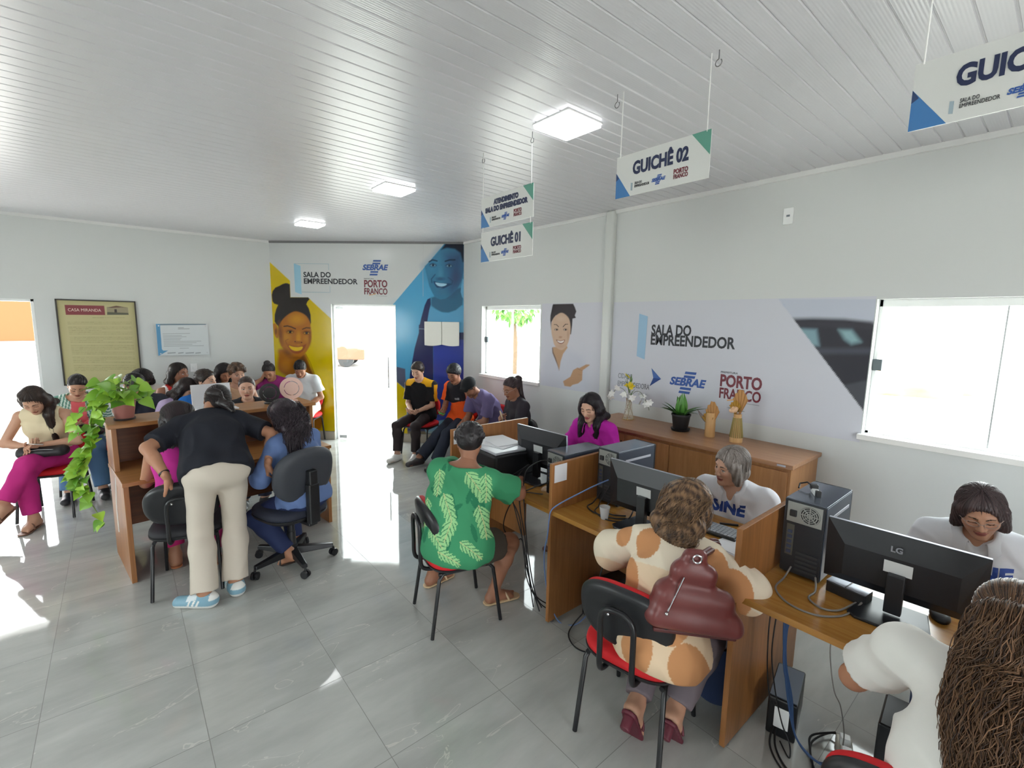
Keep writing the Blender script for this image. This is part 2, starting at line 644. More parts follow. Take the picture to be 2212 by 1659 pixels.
class Sd:
    def __init__(s):
        s.ops = []

    def rc(s, a, b, ra, rb=None, k=.02, lat=None, ls=1., fe=0, fs=0, op='u'):
        s.ops.append(('rc', np.array(a, float), np.array(b, float), ra, ra if rb is None else rb, k, None if lat is None else nrm(lat), ls, fe, fs, op))
        return s

    def chain(s, pts, rads, k=.02, lat=None, ls=1., fe=0):
        for i in range(len(pts) - 1):
            s.rc(pts[i], pts[i + 1], rads[i], rads[i + 1], k, lat, ls, fe if i == len(pts) - 2 else 0)
        return s

    def ell(s, c, r, R=None, k=.02, op='u'):
        s.ops.append(('ell', np.array(c, float), np.array(r, float), np.eye(3) if R is None else np.array(R, float), k, op))
        return s

    def cut(s, p, nv, k=0.0):
        s.ops.append(('cut', np.array(p, float), nrm(nv), k))
        return s

    def bounds(s):
        lo, hi = [], []
        for o in s.ops:
            if o[0] == 'rc' and o[10] == 'u':
                m = max(o[3], o[4]) * max(1, o[7])
                lo.append(np.minimum(o[1], o[2]) - m); hi.append(np.maximum(o[1], o[2]) + m)
            elif o[0] == 'ell' and o[5] == 'u':
                m = np.abs(o[3].T) @ o[2]
                lo.append(o[1] - m); hi.append(o[1] + m)
        return np.min(lo, 0), np.max(hi, 0)

    def mesh(s, h, noise=None, lim=None):
        lo, hi = s.bounds()
        if lim is not None:
            lo = np.maximum(lo, lim[0]); hi = np.minimum(hi, lim[1])
        lo = lo - 3.5 * h; hi = hi + 3.5 * h
        nn = np.ceil((hi - lo) / h).astype(int) + 1
        ax = [(lo[i] + h * np.arange(nn[i])).astype(np.float32) for i in range(3)]
        D = np.full(nn, .5, np.float32)

        def sub(a, b, pad):
            sl, cs = [], []
            for i in range(3):
                i0 = max(0, int((a[i] - pad - lo[i]) / h)); i1 = min(nn[i], int((b[i] + pad - lo[i]) / h) + 2)
                if i1 <= i0: return None, None
                sl.append(slice(i0, i1))
                sh = [1, 1, 1]; sh[i] = -1
                cs.append(ax[i][i0:i1].reshape(sh))
            return tuple(sl), cs

        for o in s.ops:
            if o[0] == 'cut':
                _, p, nv, k = o
                sl, (X, Y, Z) = sub(lo, hi, 0)
                d = ((X - p[0]) * nv[0] + (Y - p[1]) * nv[1] + (Z - p[2]) * nv[2]).astype(np.float32)
                if k:
                    hh = np.clip(k - np.abs(D - d), 0, None) / k
                    D = np.maximum(D, d) + hh * hh * k * .25
                else:
                    D = np.maximum(D, d)
                continue
            if o[0] == 'rc':
                _, a, b, ra, rb, k, lat, ls, fe, fs, op = o
                m = max(ra, rb) * max(1, ls)
                sl, cs = sub(np.minimum(a, b) - m, np.maximum(a, b) + m, max(k, 3 * h) + h)
                if sl is None: continue
                q = [cs[i] - a[i] for i in range(3)]
                ab = b - a
                if lat is not None:
                    c1 = (1 / ls - 1)
                    mm = q[0] * lat[0] + q[1] * lat[1] + q[2] * lat[2]
                    q = [q[i] + lat[i] * c1 * mm for i in range(3)]
                    ab = ab + lat * c1 * (ab @ lat)
                L2 = ab @ ab + 1e-12
                dt = (q[0] * ab[0] + q[1] * ab[1] + q[2] * ab[2]) / L2
                t = np.clip(dt, 0, 1)
                d = np.sqrt((q[0] - t * ab[0]) ** 2 + (q[1] - t * ab[1]) ** 2 + (q[2] - t * ab[2]) ** 2) - (ra + (rb - ra) * t)
                L = math.sqrt(L2)
                if fe: d = np.maximum(d, (dt - 1) * L)
                if fs: d = np.maximum(d, -dt * L)
            else:
                _, c, r, R, k, op = o
                m = np.abs(R.T) @ r
                sl, cs = sub(c - m, c + m, max(k, 3 * h) + h)
                if sl is None: continue
                q = [cs[i] - c[i] for i in range(3)]
                e = [q[0] * R[i, 0] + q[1] * R[i, 1] + q[2] * R[i, 2] for i in range(3)]
                k0 = np.sqrt((e[0] / r[0]) ** 2 + (e[1] / r[1]) ** 2 + (e[2] / r[2]) ** 2)
                k1 = np.sqrt((e[0] / r[0] ** 2) ** 2 + (e[1] / r[1] ** 2) ** 2 + (e[2] / r[2] ** 2) ** 2) + 1e-6
                d = k0 * (k0 - 1) / k1
            d = d.astype(np.float32)
            A = D[sl]
            if op == 'u':
                if k > 0:
                    hh = np.clip(k - np.abs(A - d), 0, None) / k
                    D[sl] = np.minimum(A, d) - hh * hh * k * .25
                else:
                    D[sl] = np.minimum(A, d)
            else:
                if k > 0:
                    hh = np.clip(k - np.abs(A + d), 0, None) / k
                    D[sl] = np.maximum(A, -d) + hh * hh * k * .25
                else:
                    D[sl] = np.maximum(A, -d)
        if noise is not None:
            X = ax[0].reshape(-1, 1, 1); Y = ax[1].reshape(1, -1, 1); Z = ax[2].reshape(1, 1, -1)
            D = D + noise(X, Y, Z).astype(np.float32)
        return surfnet(D, lo, h)


def surfnet(D, org, h):
    S = D < 0
    c = np.zeros(tuple(np.array(D.shape) - 1), np.int8)
    for i in (0, 1):
        for j in (0, 1):
            for k in (0, 1):
                c += S[i:S.shape[0] - 1 + i, j:S.shape[1] - 1 + j, k:S.shape[2] - 1 + k]
    act = (c > 0) & (c < 8)
    ii = np.argwhere(act)
    idx = np.full(act.shape, -1, np.int32)
    idx[act] = np.arange(len(ii))
    P = np.zeros((len(ii), 3), np.float32); N = np.zeros(len(ii), np.float32)
    cor = [(i, j, k) for i in (0, 1) for j in (0, 1) for k in (0, 1)]
    val = {q: D[ii[:, 0] + q[0], ii[:, 1] + q[1], ii[:, 2] + q[2]] for q in cor}
    for a in cor:
        for ax in range(3):
            if a[ax] == 0:
                b = list(a); b[ax] = 1; b = tuple(b)
                m = (val[a] < 0) != (val[b] < 0)
                t = val[a][m] / (val[a][m] - val[b][m])
                q = np.tile(np.array(a, np.float32), (m.sum(), 1))
                q[:, ax] += t
                P[m] += q; N[m] += 1
    V = (ii + P / N[:, None]) * h + org
    F = []
    for ax in range(3):
        s0 = [slice(None)] * 3; s1 = [slice(None)] * 3
        s0[ax] = slice(0, -1); s1[ax] = slice(1, None)
        A, B = S[tuple(s0)], S[tuple(s1)]
        e = np.argwhere(A != B)
        o1, o2 = [(1, 2), (2, 0), (0, 1)][ax]
        e = e[(e[:, o1] > 0) & (e[:, o2] > 0) & (e[:, o1] < D.shape[o1] - 1) & (e[:, o2] < D.shape[o2] - 1)]
        inv = A[e[:, 0], e[:, 1], e[:, 2]]

        def cell(d1, d2):
            q = e.copy(); q[:, o1] += d1; q[:, o2] += d2
            return idx[q[:, 0], q[:, 1], q[:, 2]]
        f = np.stack([cell(-1, -1), cell(0, -1), cell(0, 0), cell(-1, 0)], 1)
        f[~inv] = f[~inv][:, ::-1]
        F.append(f)
    F = np.concatenate(F)
    F = F[(F >= 0).all(1)]
    return V, F


def ik(A, T, l1, l2, pole):
    A = np.array(A, float); T = np.array(T, float)
    d = T - A
    L = np.linalg.norm(d)
    Lm = (l1 + l2) * .995
    if L > Lm:
        T = A + d / L * Lm; d = T - A; L = Lm
    if L < abs(l1 - l2) + .03:
        L = abs(l1 - l2) + .03
        T = A + nrm(d) * L; d = T - A
    a = (l1 * l1 - l2 * l2 + L * L) / (2 * L)
    hh = math.sqrt(max(l1 * l1 - a * a, 0))
    ax = d / L
    pv = np.array(pole, float); pv = pv - ax * (pv @ ax)
    return A + ax * a + nrm(pv) * hh, T


def rotv(v, axis, ang):
    axis = nrm(axis); c, s = math.cos(ang), math.sin(ang)
    return v * c + np.cross(axis, v) * s + axis * (axis @ v) * (1 - c)


RAD = math.radians


def pose(p):
    """joint positions in world space from a person's dictionary"""
    s = p.get('s', 1.0)
    ya = RAD(p['yaw'])
    f = np.array([math.cos(ya), math.sin(ya), 0]); l = np.array([-math.sin(ya), math.cos(ya), 0]); u = np.array([0, 0, 1.])
    J = dict(f=f, l=l, u=u, s=s)
    P0 = np.array(p['pel'], float)
    a0, a1, a2 = [RAD(x) for x in p.get('lean', (0, 5, 12))]
    sd = math.tan(RAD(p.get('side', 0)))
    d = lambda a: nrm(f * math.sin(a) + u * math.cos(a) + l * sd * math.cos(a))
    P1 = P0 + .13 * s * d(a0); P2 = P1 + .19 * s * d(a1); P3 = P2 + .20 * s * d(a2)
    tw = RAD(p.get('twist', 0))
    sp = d(a2)
    LL = rotv(l - sp * (l @ sp), sp, tw); LL = nrm(LL)
    FF = nrm(np.cross(LL, sp))
    if FF @ f < 0 and abs(tw) < 1.2: FF = -FF
    sw = p.get('sw', .168) * s
    sh = P3 - .062 * s * sp
    J.update(P0=P0, P1=P1, P2=P2, P3=P3, sp=sp, LL=LL, FF=FF, lsp=d(a1), psp=d(a0))
    J['SL'] = sh + LL * sw + FF * .0 + np.array(p.get('shL', (0, 0, 0)))
    J['SR'] = sh - LL * sw + np.array(p.get('shR', (0, 0, 0)))
    hw = .088 * s * p.get('hipw', 1)
    J['HL'] = P0 + l * hw; J['HR'] = P0 - l * hw
    hy, hp, hr = [RAD(x) for x in p.get('head', (0, 10, 0))]
    hf = rotv(f, u, hy)
    hl = np.cross(u, hf)
    hu = u
    hf, hu = hf * math.cos(hp) - u * math.sin(hp), u * math.cos(hp) + hf * math.sin(hp)
    hl, hu = hl * math.cos(hr) + hu * math.sin(hr), hu * math.cos(hr) - hl * math.sin(hr)
    na = nrm(sp * .65 + hu * .5 + f * .12)
    NB = P3 + .075 * s * na
    hs = s * p.get('hs', 1.0)
    J.update(hf=hf, hl=hl, hu=hu, NB=NB, hs=hs, HC=NB + hu * .088 * hs + hf * .02 * hs)

    def bp(t, base):
        if len(t) == 4: return np.array(t[:3], float)
        return base + f * t[0] * s + l * t[1] * s + u * t[2] * s
    ua, fa = .285 * s, .25 * s
    for S_, sg in (('L', 1), ('R', -1)):
        a = p.get('hand' + S_, (.30, .16 * sg, .12))
        pole = p.get('elb' + S_, (-.5, .6 * sg, -.8))
        W = bp(a, P0)
        pw = f * pole[0] + l * pole[1] + u * pole[2]
        E, W = ik(J['S' + S_], W, ua, fa, pw)
        J['E' + S_] = E; J['W' + S_] = W
        fdir = nrm(W - E)
        hd = p.get('hd' + S_)
        J['hd' + S_] = nrm(f * hd[0] + l * hd[1] + u * hd[2]) if hd else fdir
        hn = p.get('hn' + S_, (0, 0, -1))
        hn = f * hn[0] + l * hn[1] + u * hn[2]
        J['hn' + S_] = nrm(hn - J['hd' + S_] * (hn @ J['hd' + S_]))
        ft = p.get('foot' + S_, (.44, .10 * sg))
        if len(ft) == 4: A = np.array(ft[:3], float)
        else:
            z = ft[2] if len(ft) > 2 else .08
            A = P0 + f * ft[0] * s + l * ft[1] * s; A[2] = z
        kp = p.get('knee' + S_, (1, .05 * sg, .7))
        K, A = ik(J['H' + S_], A, .425 * s, .405 * s, f * kp[0] + l * kp[1] + u * kp[2])
        J['K' + S_] = K; J['A' + S_] = A
        fy = RAD(p.get('fyaw' + S_, 8 * sg)); fp = RAD(p.get('fpit' + S_, 0))
        t = rotv(f, u, fy)
        J['ft' + S_] = t * math.cos(fp) - u * math.sin(fp)
        J['fu' + S_] = u * math.cos(fp) + t * math.sin(fp)
    return J


def torso(sd, J, p, o=0.0, hips=True, low=True):
    s, g = J['s'], p.get('g', 1.0)
    LL, l, FF = J['LL'], J['l'], J['FF']
    P0, P1, P2, P3, sp = J['P0'], J['P1'], J['P2'], J['P3'], J['sp']
    belly = p.get('belly', 0.0)
    if hips:
        sd.rc(J['HL'], J['HR'], .098 * s * g + o, k=.03)
        sd.ell(P0 - J['f'] * .045 * s + J['u'] * .0, (.10 * s * g + o, .165 * s * g + o, .10 * s * g + o), np.array([J['f'], l, J['u']]), k=.03)
    if low:
        sd.rc(P0, P1, .093 * s * g + o, .09 * s * g + o, .05, l, 1.38)
    sd.rc(P1, P2, .092 * s * g + o, .103 * s * g + o, .06, LL, 1.34)
    sd.rc(P2, P3 - sp * .07 * s - FF * .0, .103 * s * g + o, .088 * s * g + o, .05, LL, 1.42)
    if belly:
        sd.ell(P1 + J['f'] * .06 * s + J['lsp'] * .02 * s, (.09 * s * (1 + belly) + o, .13 * s * (1 + belly * .6) + o, .11 * s + o), np.array([J['f'], l, J['u']]), k=.06)
    for S_ in 'LR':
        sd.rc(P3 - sp * .02 * s, J['S' + S_], .046 * s + o, .052 * s * g + o, .05)
    b = p.get('bust', 0)
    if b:
        for sg in (1, -1):
            sd.ell(P2 + sp * .03 * s + FF * (.075 * s * g) + LL * sg * .068 * s * g, (.055 * s * b + o, .058 * s * b + o, .06 * s * b + o), np.array([FF, LL, sp]), k=.05)


def arm(sd, J, p, S_, o=0.0, upto=9, k=.025, loose=0.0):
    """upto: length along arm, 1 = elbow, 2 = wrist"""
    s, g = J['s'], p.get('g', 1.0) * p.get('ag', 1.0)
    A, E, W = J['S' + S_], J['E' + S_], J['W' + S_]
    r0, r1, r2 = .047 * s * g, .038 * s * g, .025 * s * (1 + (g - 1) * .4)
    if upto >= 1:
        sd.rc(A, E, r0 + o, r1 + o + loose, k)
        if upto > 1:
            t = min(1, upto - 1)
            m = E + (W - E) * .35
            if t > .4:
                sd.rc(E, m, r1 + o + loose, .037 * s * g + o + loose, .02)
                B = E + (W - E) * t
                sd.rc(m, B, .037 * s * g + o + loose, r2 + (.037 * s * g - r2) * (1 - t) + o + loose, .02, fe=1 if upto < 2 else 0)
            else:
                sd.rc(E, E + (W - E) * t, r1 + o + loose, r1 + o + loose, .02, fe=1)
    else:
        B = A + (E - A) * upto
        sd.rc(A, B, r0 + o, r0 + (r1 - r0) * upto + o + loose, k, fe=1)


def leg(sd, J, p, S_, o=0.0, upto=2.0, loose=0.0, fe=True, flare=0.0):
    s, g = J['s'], p.get('g', 1.0) * p.get('lg', 1.0)
    H, K, A = J['H' + S_], J['K' + S_], J['A' + S_]
    r0, r1, r2, r3 = .088 * s * g, .057 * s * g, .054 * s * g, .037 * s
    if upto <= 1:
        B = H + (K - H) * upto
        sd.rc(H, B, r0 + o, r0 + (r1 - r0) * upto + o + loose, .04, fe=1)
        return
    sd.rc(H, K, r0 + o, r1 + o, .04)
    back = nrm(np.cross(J['l'], nrm(A - K)))
    if back @ J['f'] > 0: back = -back
    t = min(1, upto - 1)
    m = K + (A - K) * .3 + back * .018 * s
    sd.rc(K, m, r1 + o, r2 + o + loose * .5, .03)
    B = K + (A - K) * t
    sd.rc(m, B, r2 + o + loose * .5, r3 + (r2 - r3) * (1 - t) + o + loose + flare, .03, fe=1 if fe and upto < 2.2 else 0)


CURL = dict(relax=(18, 25, 18), hold=(48, 52, 35), flat=(5, 6, 4), fist=(75, 90, 55), type=(28, 35, 20), lap=(12, 20, 14))


def hand(sd, J, p, S_):
    s = J['s']
    W, d, nv = J['W' + S_], J['hd' + S_], J['hn' + S_]
    sg = 1 if S_ == 'L' else -1
    side = np.cross(nv, d) * sg          # towards the thumb
    cr = CURL[p.get('curl' + S_, p.get('curl', 'relax'))]
    k = .008 * s
    sd.rc(W - nrm(d) * .03 * s, W + d * .012 * s, .0245 * s, .024 * s, .015, nv, .82)
    offs = (.027, .009, -.009, -.025)
    lens = ((.043, .026, .021), (.048, .030, .023), (.045, .028, .022), (.035, .021, .019))
    for i in range(4):
        kn = W + d * (.088 - abs(i - 1.2) * .004) * s + side * offs[i] * s
        sd.rc(W + d * .014 * s + side * offs[i] * .55 * s, kn, .0145 * s, .0112 * s, .012, nv, .92)
        q = kn; dd = nrm(d + side * (offs[i] * 2.2))
        r = .0092 * s if i < 3 else .008 * s
        for j in range(3):
            dd = rotv(dd, np.cross(dd, nv), RAD(cr[j] + 5 * (i - 1)))
            e = q + dd * lens[i][j] * s
            sd.rc(q, e, r, r * .92, .004)
            q = e; r *= .92
    tb = W + d * .022 * s + side * .022 * s + nv * .006 * s
    t1 = tb + nrm(d * .62 + side * .72 + nv * .25) * .042 * s
    t2 = t1 + nrm(d * .85 + side * .30 + nv * .42) * .032 * s
    t3 = t2 + nrm(d * .9 + side * .05 + nv * .45) * .024 * s
    sd.rc(tb, t1, .0165 * s, .012 * s, .012).rc(t1, t2, .011 * s, .0098 * s, .005).rc(t2, t3, .0098 * s, .0084 * s, .004)


def foot(sd, J, p, S_):
    s = J['s']
    A, t, fu = J['A' + S_], J['ft' + S_], J['fu' + S_]
    sl = np.cross(fu, t)
    sg = 1 if S_ == 'L' else -1
    heel = A - t * .035 * s - fu * .045 * s
    ball = A + t * .115 * s - fu * .052 * s
    sd.rc(A + fu * .03 * s, heel, .034 * s, .030 * s, .02)
    sd.rc(A, ball, .034 * s, .022 * s, .03, sl, 1.2)
    sd.rc(heel, ball, .028 * s, .022 * s, .03, sl, 1.35)
    for i in range(5):
        o_ = (.03 - .0145 * i) * -sg
        b0 = ball + sl * o_ * s
        sd.rc(b0, b0 + t * (.052 - .006 * i) * s - fu * .006 * s, .013 * s if i == 0 else .0095 * s, .012 * s if i == 0 else .0085 * s, .005)


def headpts(J):
    HC, hf, hl, hu, hs = J['HC'], J['hf'], J['hl'], J['hu'], J['hs']
    return lambda a, b, c: HC + (hf * a + hl * b + hu * c) * hs


def head(sd, J, p):
    X = headpts(J); hs = J['hs']
    R = np.array([J['hf'], J['hl'], J['hu']])
    fw = p.get('fw', 1.0)          # face width
    E = lambda c, r, k, op='u': sd.ell(X(*c), np.array(r) * hs, R, k * hs, op)
    C = lambda a, b, ra, rb, k: sd.rc(X(*a), X(*b), ra * hs, rb * hs, k * hs)
    E((-.014, 0, .030), (.096, .075, .086), .02)
    E((.026, 0, -.032), (.060, .058 * fw, .080), .03)
    for sg in (1, -1):
        C((-.004, .050 * sg * fw, -.045), (.058, .016 * sg, -.096), .018, .016, .03)
        E((.052, .036 * sg * fw, -.022), (.028, .026, .026), .03)
    E((.073, 0, -.099), (.018, .022, .016), .025)
    C((.077, .014, .026), (.066, .044, .025), .010, .010, .012)
    C((.077, -.014, .026), (.066, -.044, .025), .010, .010, .012)
    for sg in (1, -1):
        E((.092, .031 * sg, .002), (.016, .019, .012), .012, 's')
    for sg in (1, -1):
        E((.0685, .031 * sg, .002), (.0135, .0145, .0125), .004)
    C((.083, 0, .014), (.104, 0, -.028), .0075, .011, .012)
    for sg in (1, -1):
        E((.093, .0125 * sg, -.033), (.010, .0085, .008), .008)
        E((-.012, .076 * sg, -.004), (.018, .008, .031), .008)
        E((-.008, .083 * sg, -.002), (.010, .005, .018), .004, 's')
    E((.085, 0, -.0585), (.012, .024, .0065), .006)
    E((.083, 0, -.0705), (.012, .020, .0075), .006)
    E((.099, 0, -.0642), (.012, .022, .0012), .002, 's')
    n0 = J['NB'] - J['hu'] * .03 * hs
    nr = p.get('nr', .052) * hs
    sd.rc(X(-.022, 0, -.055), J['P3'] * .35 + J['NB'] * .65 - J['FF'] * .0, nr, nr * 1.06, .03 * hs, fe=0)


def paint_head(V, J, p, base):
    X = headpts(J); hs = J['hs']
    q = (V - J['HC']) / hs
    a, b, c = q @ J['hf'], q @ J['hl'], q @ J['hu']
    col = np.tile(lin(base), (len(V), 1))
    lip = lin(p.get('lips', tuple(np.array(base) * (.80, .58, .58))))
    m = (a > .06) & (((b / .027) ** 2 + ((c + .0645) / .0125) ** 2) < 1)
    col[m] = lip
    m2 = (a > .06) & (np.abs(c + .0642) < .0016) & (np.abs(b) < .024)
    col[m2] = lip * .35
    cheek = np.exp(-(((np.abs(b) - .042) / .02) ** 2 + ((c + .025) / .02) ** 2)) * (a > .02)
    col = col * (1 - cheek[:, None] * np.array([.02, .10, .10]))
    br = lin(p.get('brow', (30, 22, 18)))
    bb = np.abs(b)
    arc = .0245 + .004 * np.sin((bb - .014) / .036 * 3.0)
    m = (a > .04) & (bb > .013) & (bb < .050) & (np.abs(c - arc) < .0046 * (1.15 - bb / .06))
    col[m] = br
    if p.get('eyes', 'down') == 'open':
        eb = bb - .031
        m = (a > .06) & ((eb / .0135) ** 2 + ((c - .001) / .0058) ** 2 < 1)
        col[m] = lin((225, 220, 214))
        gx = p.get('gaze', 0) * .004
        m3 = m & (((b - np.sign(b) * .031 - gx) ** 2 + (c - .001) ** 2) < .0056 ** 2)
        col[m3] = lin((35, 22, 16))
        m4 = (a > .06) & (np.abs(eb) < .016) & (np.abs(c - .0072 + (eb / .016) ** 2 * .004) < .0019)
        col[m4] = lin((25, 18, 16))
    else:
        eb = bb - .031
        m4 = (a > .06) & (np.abs(eb) < .0155) & (np.abs(c + .0052 - (eb / .016) ** 2 * .003) < .0024)
        col[m4] = lin((34, 24, 20))
    if p.get('beard'):
        m = ((c < -.045) & (a > -.01) & ~(((b / .026) ** 2 + ((c + .0645) / .012) ** 2) < 1)) & (c > -.12)
        w_ = p['beard'] * np.clip((-.045 - c) / .02, 0, 1) * m
        col = col * (1 - w_[:, None]) + br * w_[:, None]
    return col


def hair_cap(sd, J, p, t=.012, line=None, nape=-.07):
    X = headpts(J); hs = J['hs']
    R = np.array([J['hf'], J['hl'], J['hu']])
    sd.ell(X(-.020, 0, .035), np.array((.095 + t, .0755 + t, .087 + t)) * hs, R, 0)
    # face opening: plane through the hairline and the front of the ears
    fx, fz, ex, ez = line or (.078, .078, .012, -.03)
    nv = J['hf'] * (fz - ez) - J['hu'] * (fx - ex)
    sd.cut(X(fx, 0, fz), nv, .022 * hs)
    sd.cut(X(0, 0, nape), -J['hu'], .01 * hs)


def strands(chains, n, r=.003, curl=(.0, 0), seed=1, spread=1.0, seg=26, taper=.6, depth=(.75, 1.08)):
    """hair strands as thin tubes following lock chains [(points, radii, lateral axis, lateral scale)]"""
    rnd = np.random.RandomState(seed)
    VV, FF_ = [], []
    base = 0
    lens = [sum(np.linalg.norm(np.array(c[0][i + 1]) - np.array(c[0][i])) for i in range(len(c[0]) - 1)) * max(c[1]) for c in chains]
    tot = sum(lens)
    for c, L in zip(chains, lens):
        pts = np.array(catmull(c[0], 8)); rad = np.interp(np.linspace(0, 1, len(pts)), np.linspace(0, 1, len(c[1])), c[1])
        lat = nrm(c[2]); ls = c[3]
        tt = np.gradient(pts, axis=0); tt /= np.linalg.norm(tt, axis=1)[:, None] + 1e-9
        other = np.cross(tt, lat); other /= np.linalg.norm(other, axis=1)[:, None] + 1e-9
        for _ in range(max(3, int(n * L / tot))):
            th = rnd.rand() * 2 * math.pi; rr = rnd.uniform(*depth)
            e0 = rnd.rand() * .12; e1 = 1 - rnd.rand() * .22 * taper
            sgm = np.linspace(e0, e1, seg)
            P = np.stack([np.interp(sgm, np.linspace(0, 1, len(pts)), pts[:, i]) for i in range(3)], 1)
            Rr = np.interp(sgm, np.linspace(0, 1, len(pts)), rad)
            O = np.stack([np.interp(sgm, np.linspace(0, 1, len(pts)), other[:, i]) for i in range(3)], 1)
            th2 = th + np.cumsum(rnd.randn(seg) * .085)
            P = P + lat * (np.cos(th2) * Rr * rr * ls * spread)[:, None] + O * (np.sin(th2) * Rr * rr * spread)[:, None]
            if curl[0]:
                ph = rnd.rand() * 6.28; fr = curl[1] * rnd.uniform(.5, 1.6)
                am = curl[0] * rnd.uniform(.3, 1.6) * np.clip((sgm - e0) * 6, 0, 1)
                P = P + lat * (np.cos(ph + sgm * fr) * am)[:, None] + O * (np.sin(ph + sgm * fr) * am)[:, None]
            T = np.gradient(P, axis=0); T /= np.linalg.norm(T, axis=1)[:, None] + 1e-9
            A = np.cross(T, lat + .01); A /= np.linalg.norm(A, axis=1)[:, None] + 1e-9
            B = np.cross(T, A)
            w = r * rnd.uniform(.7, 1.3) * np.interp(np.linspace(0, 1, seg), [0, .15, .7, 1], [.6, 1, 1, .25])
            K = 4
            ring = np.stack([P + A * (w * math.cos(6.2832 * k / K))[:, None] + B * (w * math.sin(6.2832 * k / K))[:, None] for k in range(K)], 1)
            VV.append(ring.reshape(-1, 3))
            j = np.arange(seg - 1)[:, None] * K; k = np.arange(K)[None]
            f = np.stack([j + k, j + (k + 1) % K, j + K + (k + 1) % K, j + K + k], 2).reshape(-1, 4) + base
            FF_.append(f); base += seg * K
    return np.concatenate(VV), np.concatenate(FF_)


def wrinkle(amp, seed=0, fs=1.0):
    rnd = np.random.RandomState(seed)
    W = rnd.randn(7, 3) * np.array([1, 1, .8]) * 24 * fs
    ph = rnd.rand(7) * 6.28

    def fn(X, Y, Z):
        t = 0
        for w, q in zip(W, ph):
            t = t + np.sin(X * w[0] + Y * w[1] + Z * w[2] + q)
        return (np.abs(t / 3.0) - .55) * amp
    return fn


def blob_obj(name, parts, m, parent, org):
    """parts: list of (V,F,col) joined as one mesh"""
    VV, FF_, CC = [], [], []
    b = 0
    for V, F, c in parts:
        VV.append(V - org); FF_.append(F + b); b += len(V)
        CC.append(np.broadcast_to(np.asarray(c, float), (len(V), 3)))
    me = raw_mesh(name, np.concatenate(VV), np.concatenate(FF_))
    set_col(me, np.concatenate(CC))
    return link(name, me, m, parent, smooth=True)
# ------------------------------------------------------------------ printed wall vinyls and framed prints
# print layouts were measured on the walls; these matrices turn layout units into metres (along the wall, height)
HC = np.array([[0.007014191, -0.000353827, -3.889041969], [0.000239897, -0.006939809, 6.415982377], [0.000065304, -0.000127327, 1.]])
HR = np.array([[-0.049298387, -0.00016987, 49.528496413], [-0.010649699, 0.02848876, -16.660326225], [-0.005354572, 0.000505779, 1.]])
HL = np.array([[0.003871789, -0.000365719, -0.723081036], [-0.000688933, -0.00513806, 5.272015053], [-0.000408113, -0.000072027, 1.]])
ML0 = WM((0, YL, 0), (1, 0, 0))


def hm(H, x, y):
    q = H @ np.array([x, y, 1.0])
    return q[0] / q[2], q[1] / q[2]


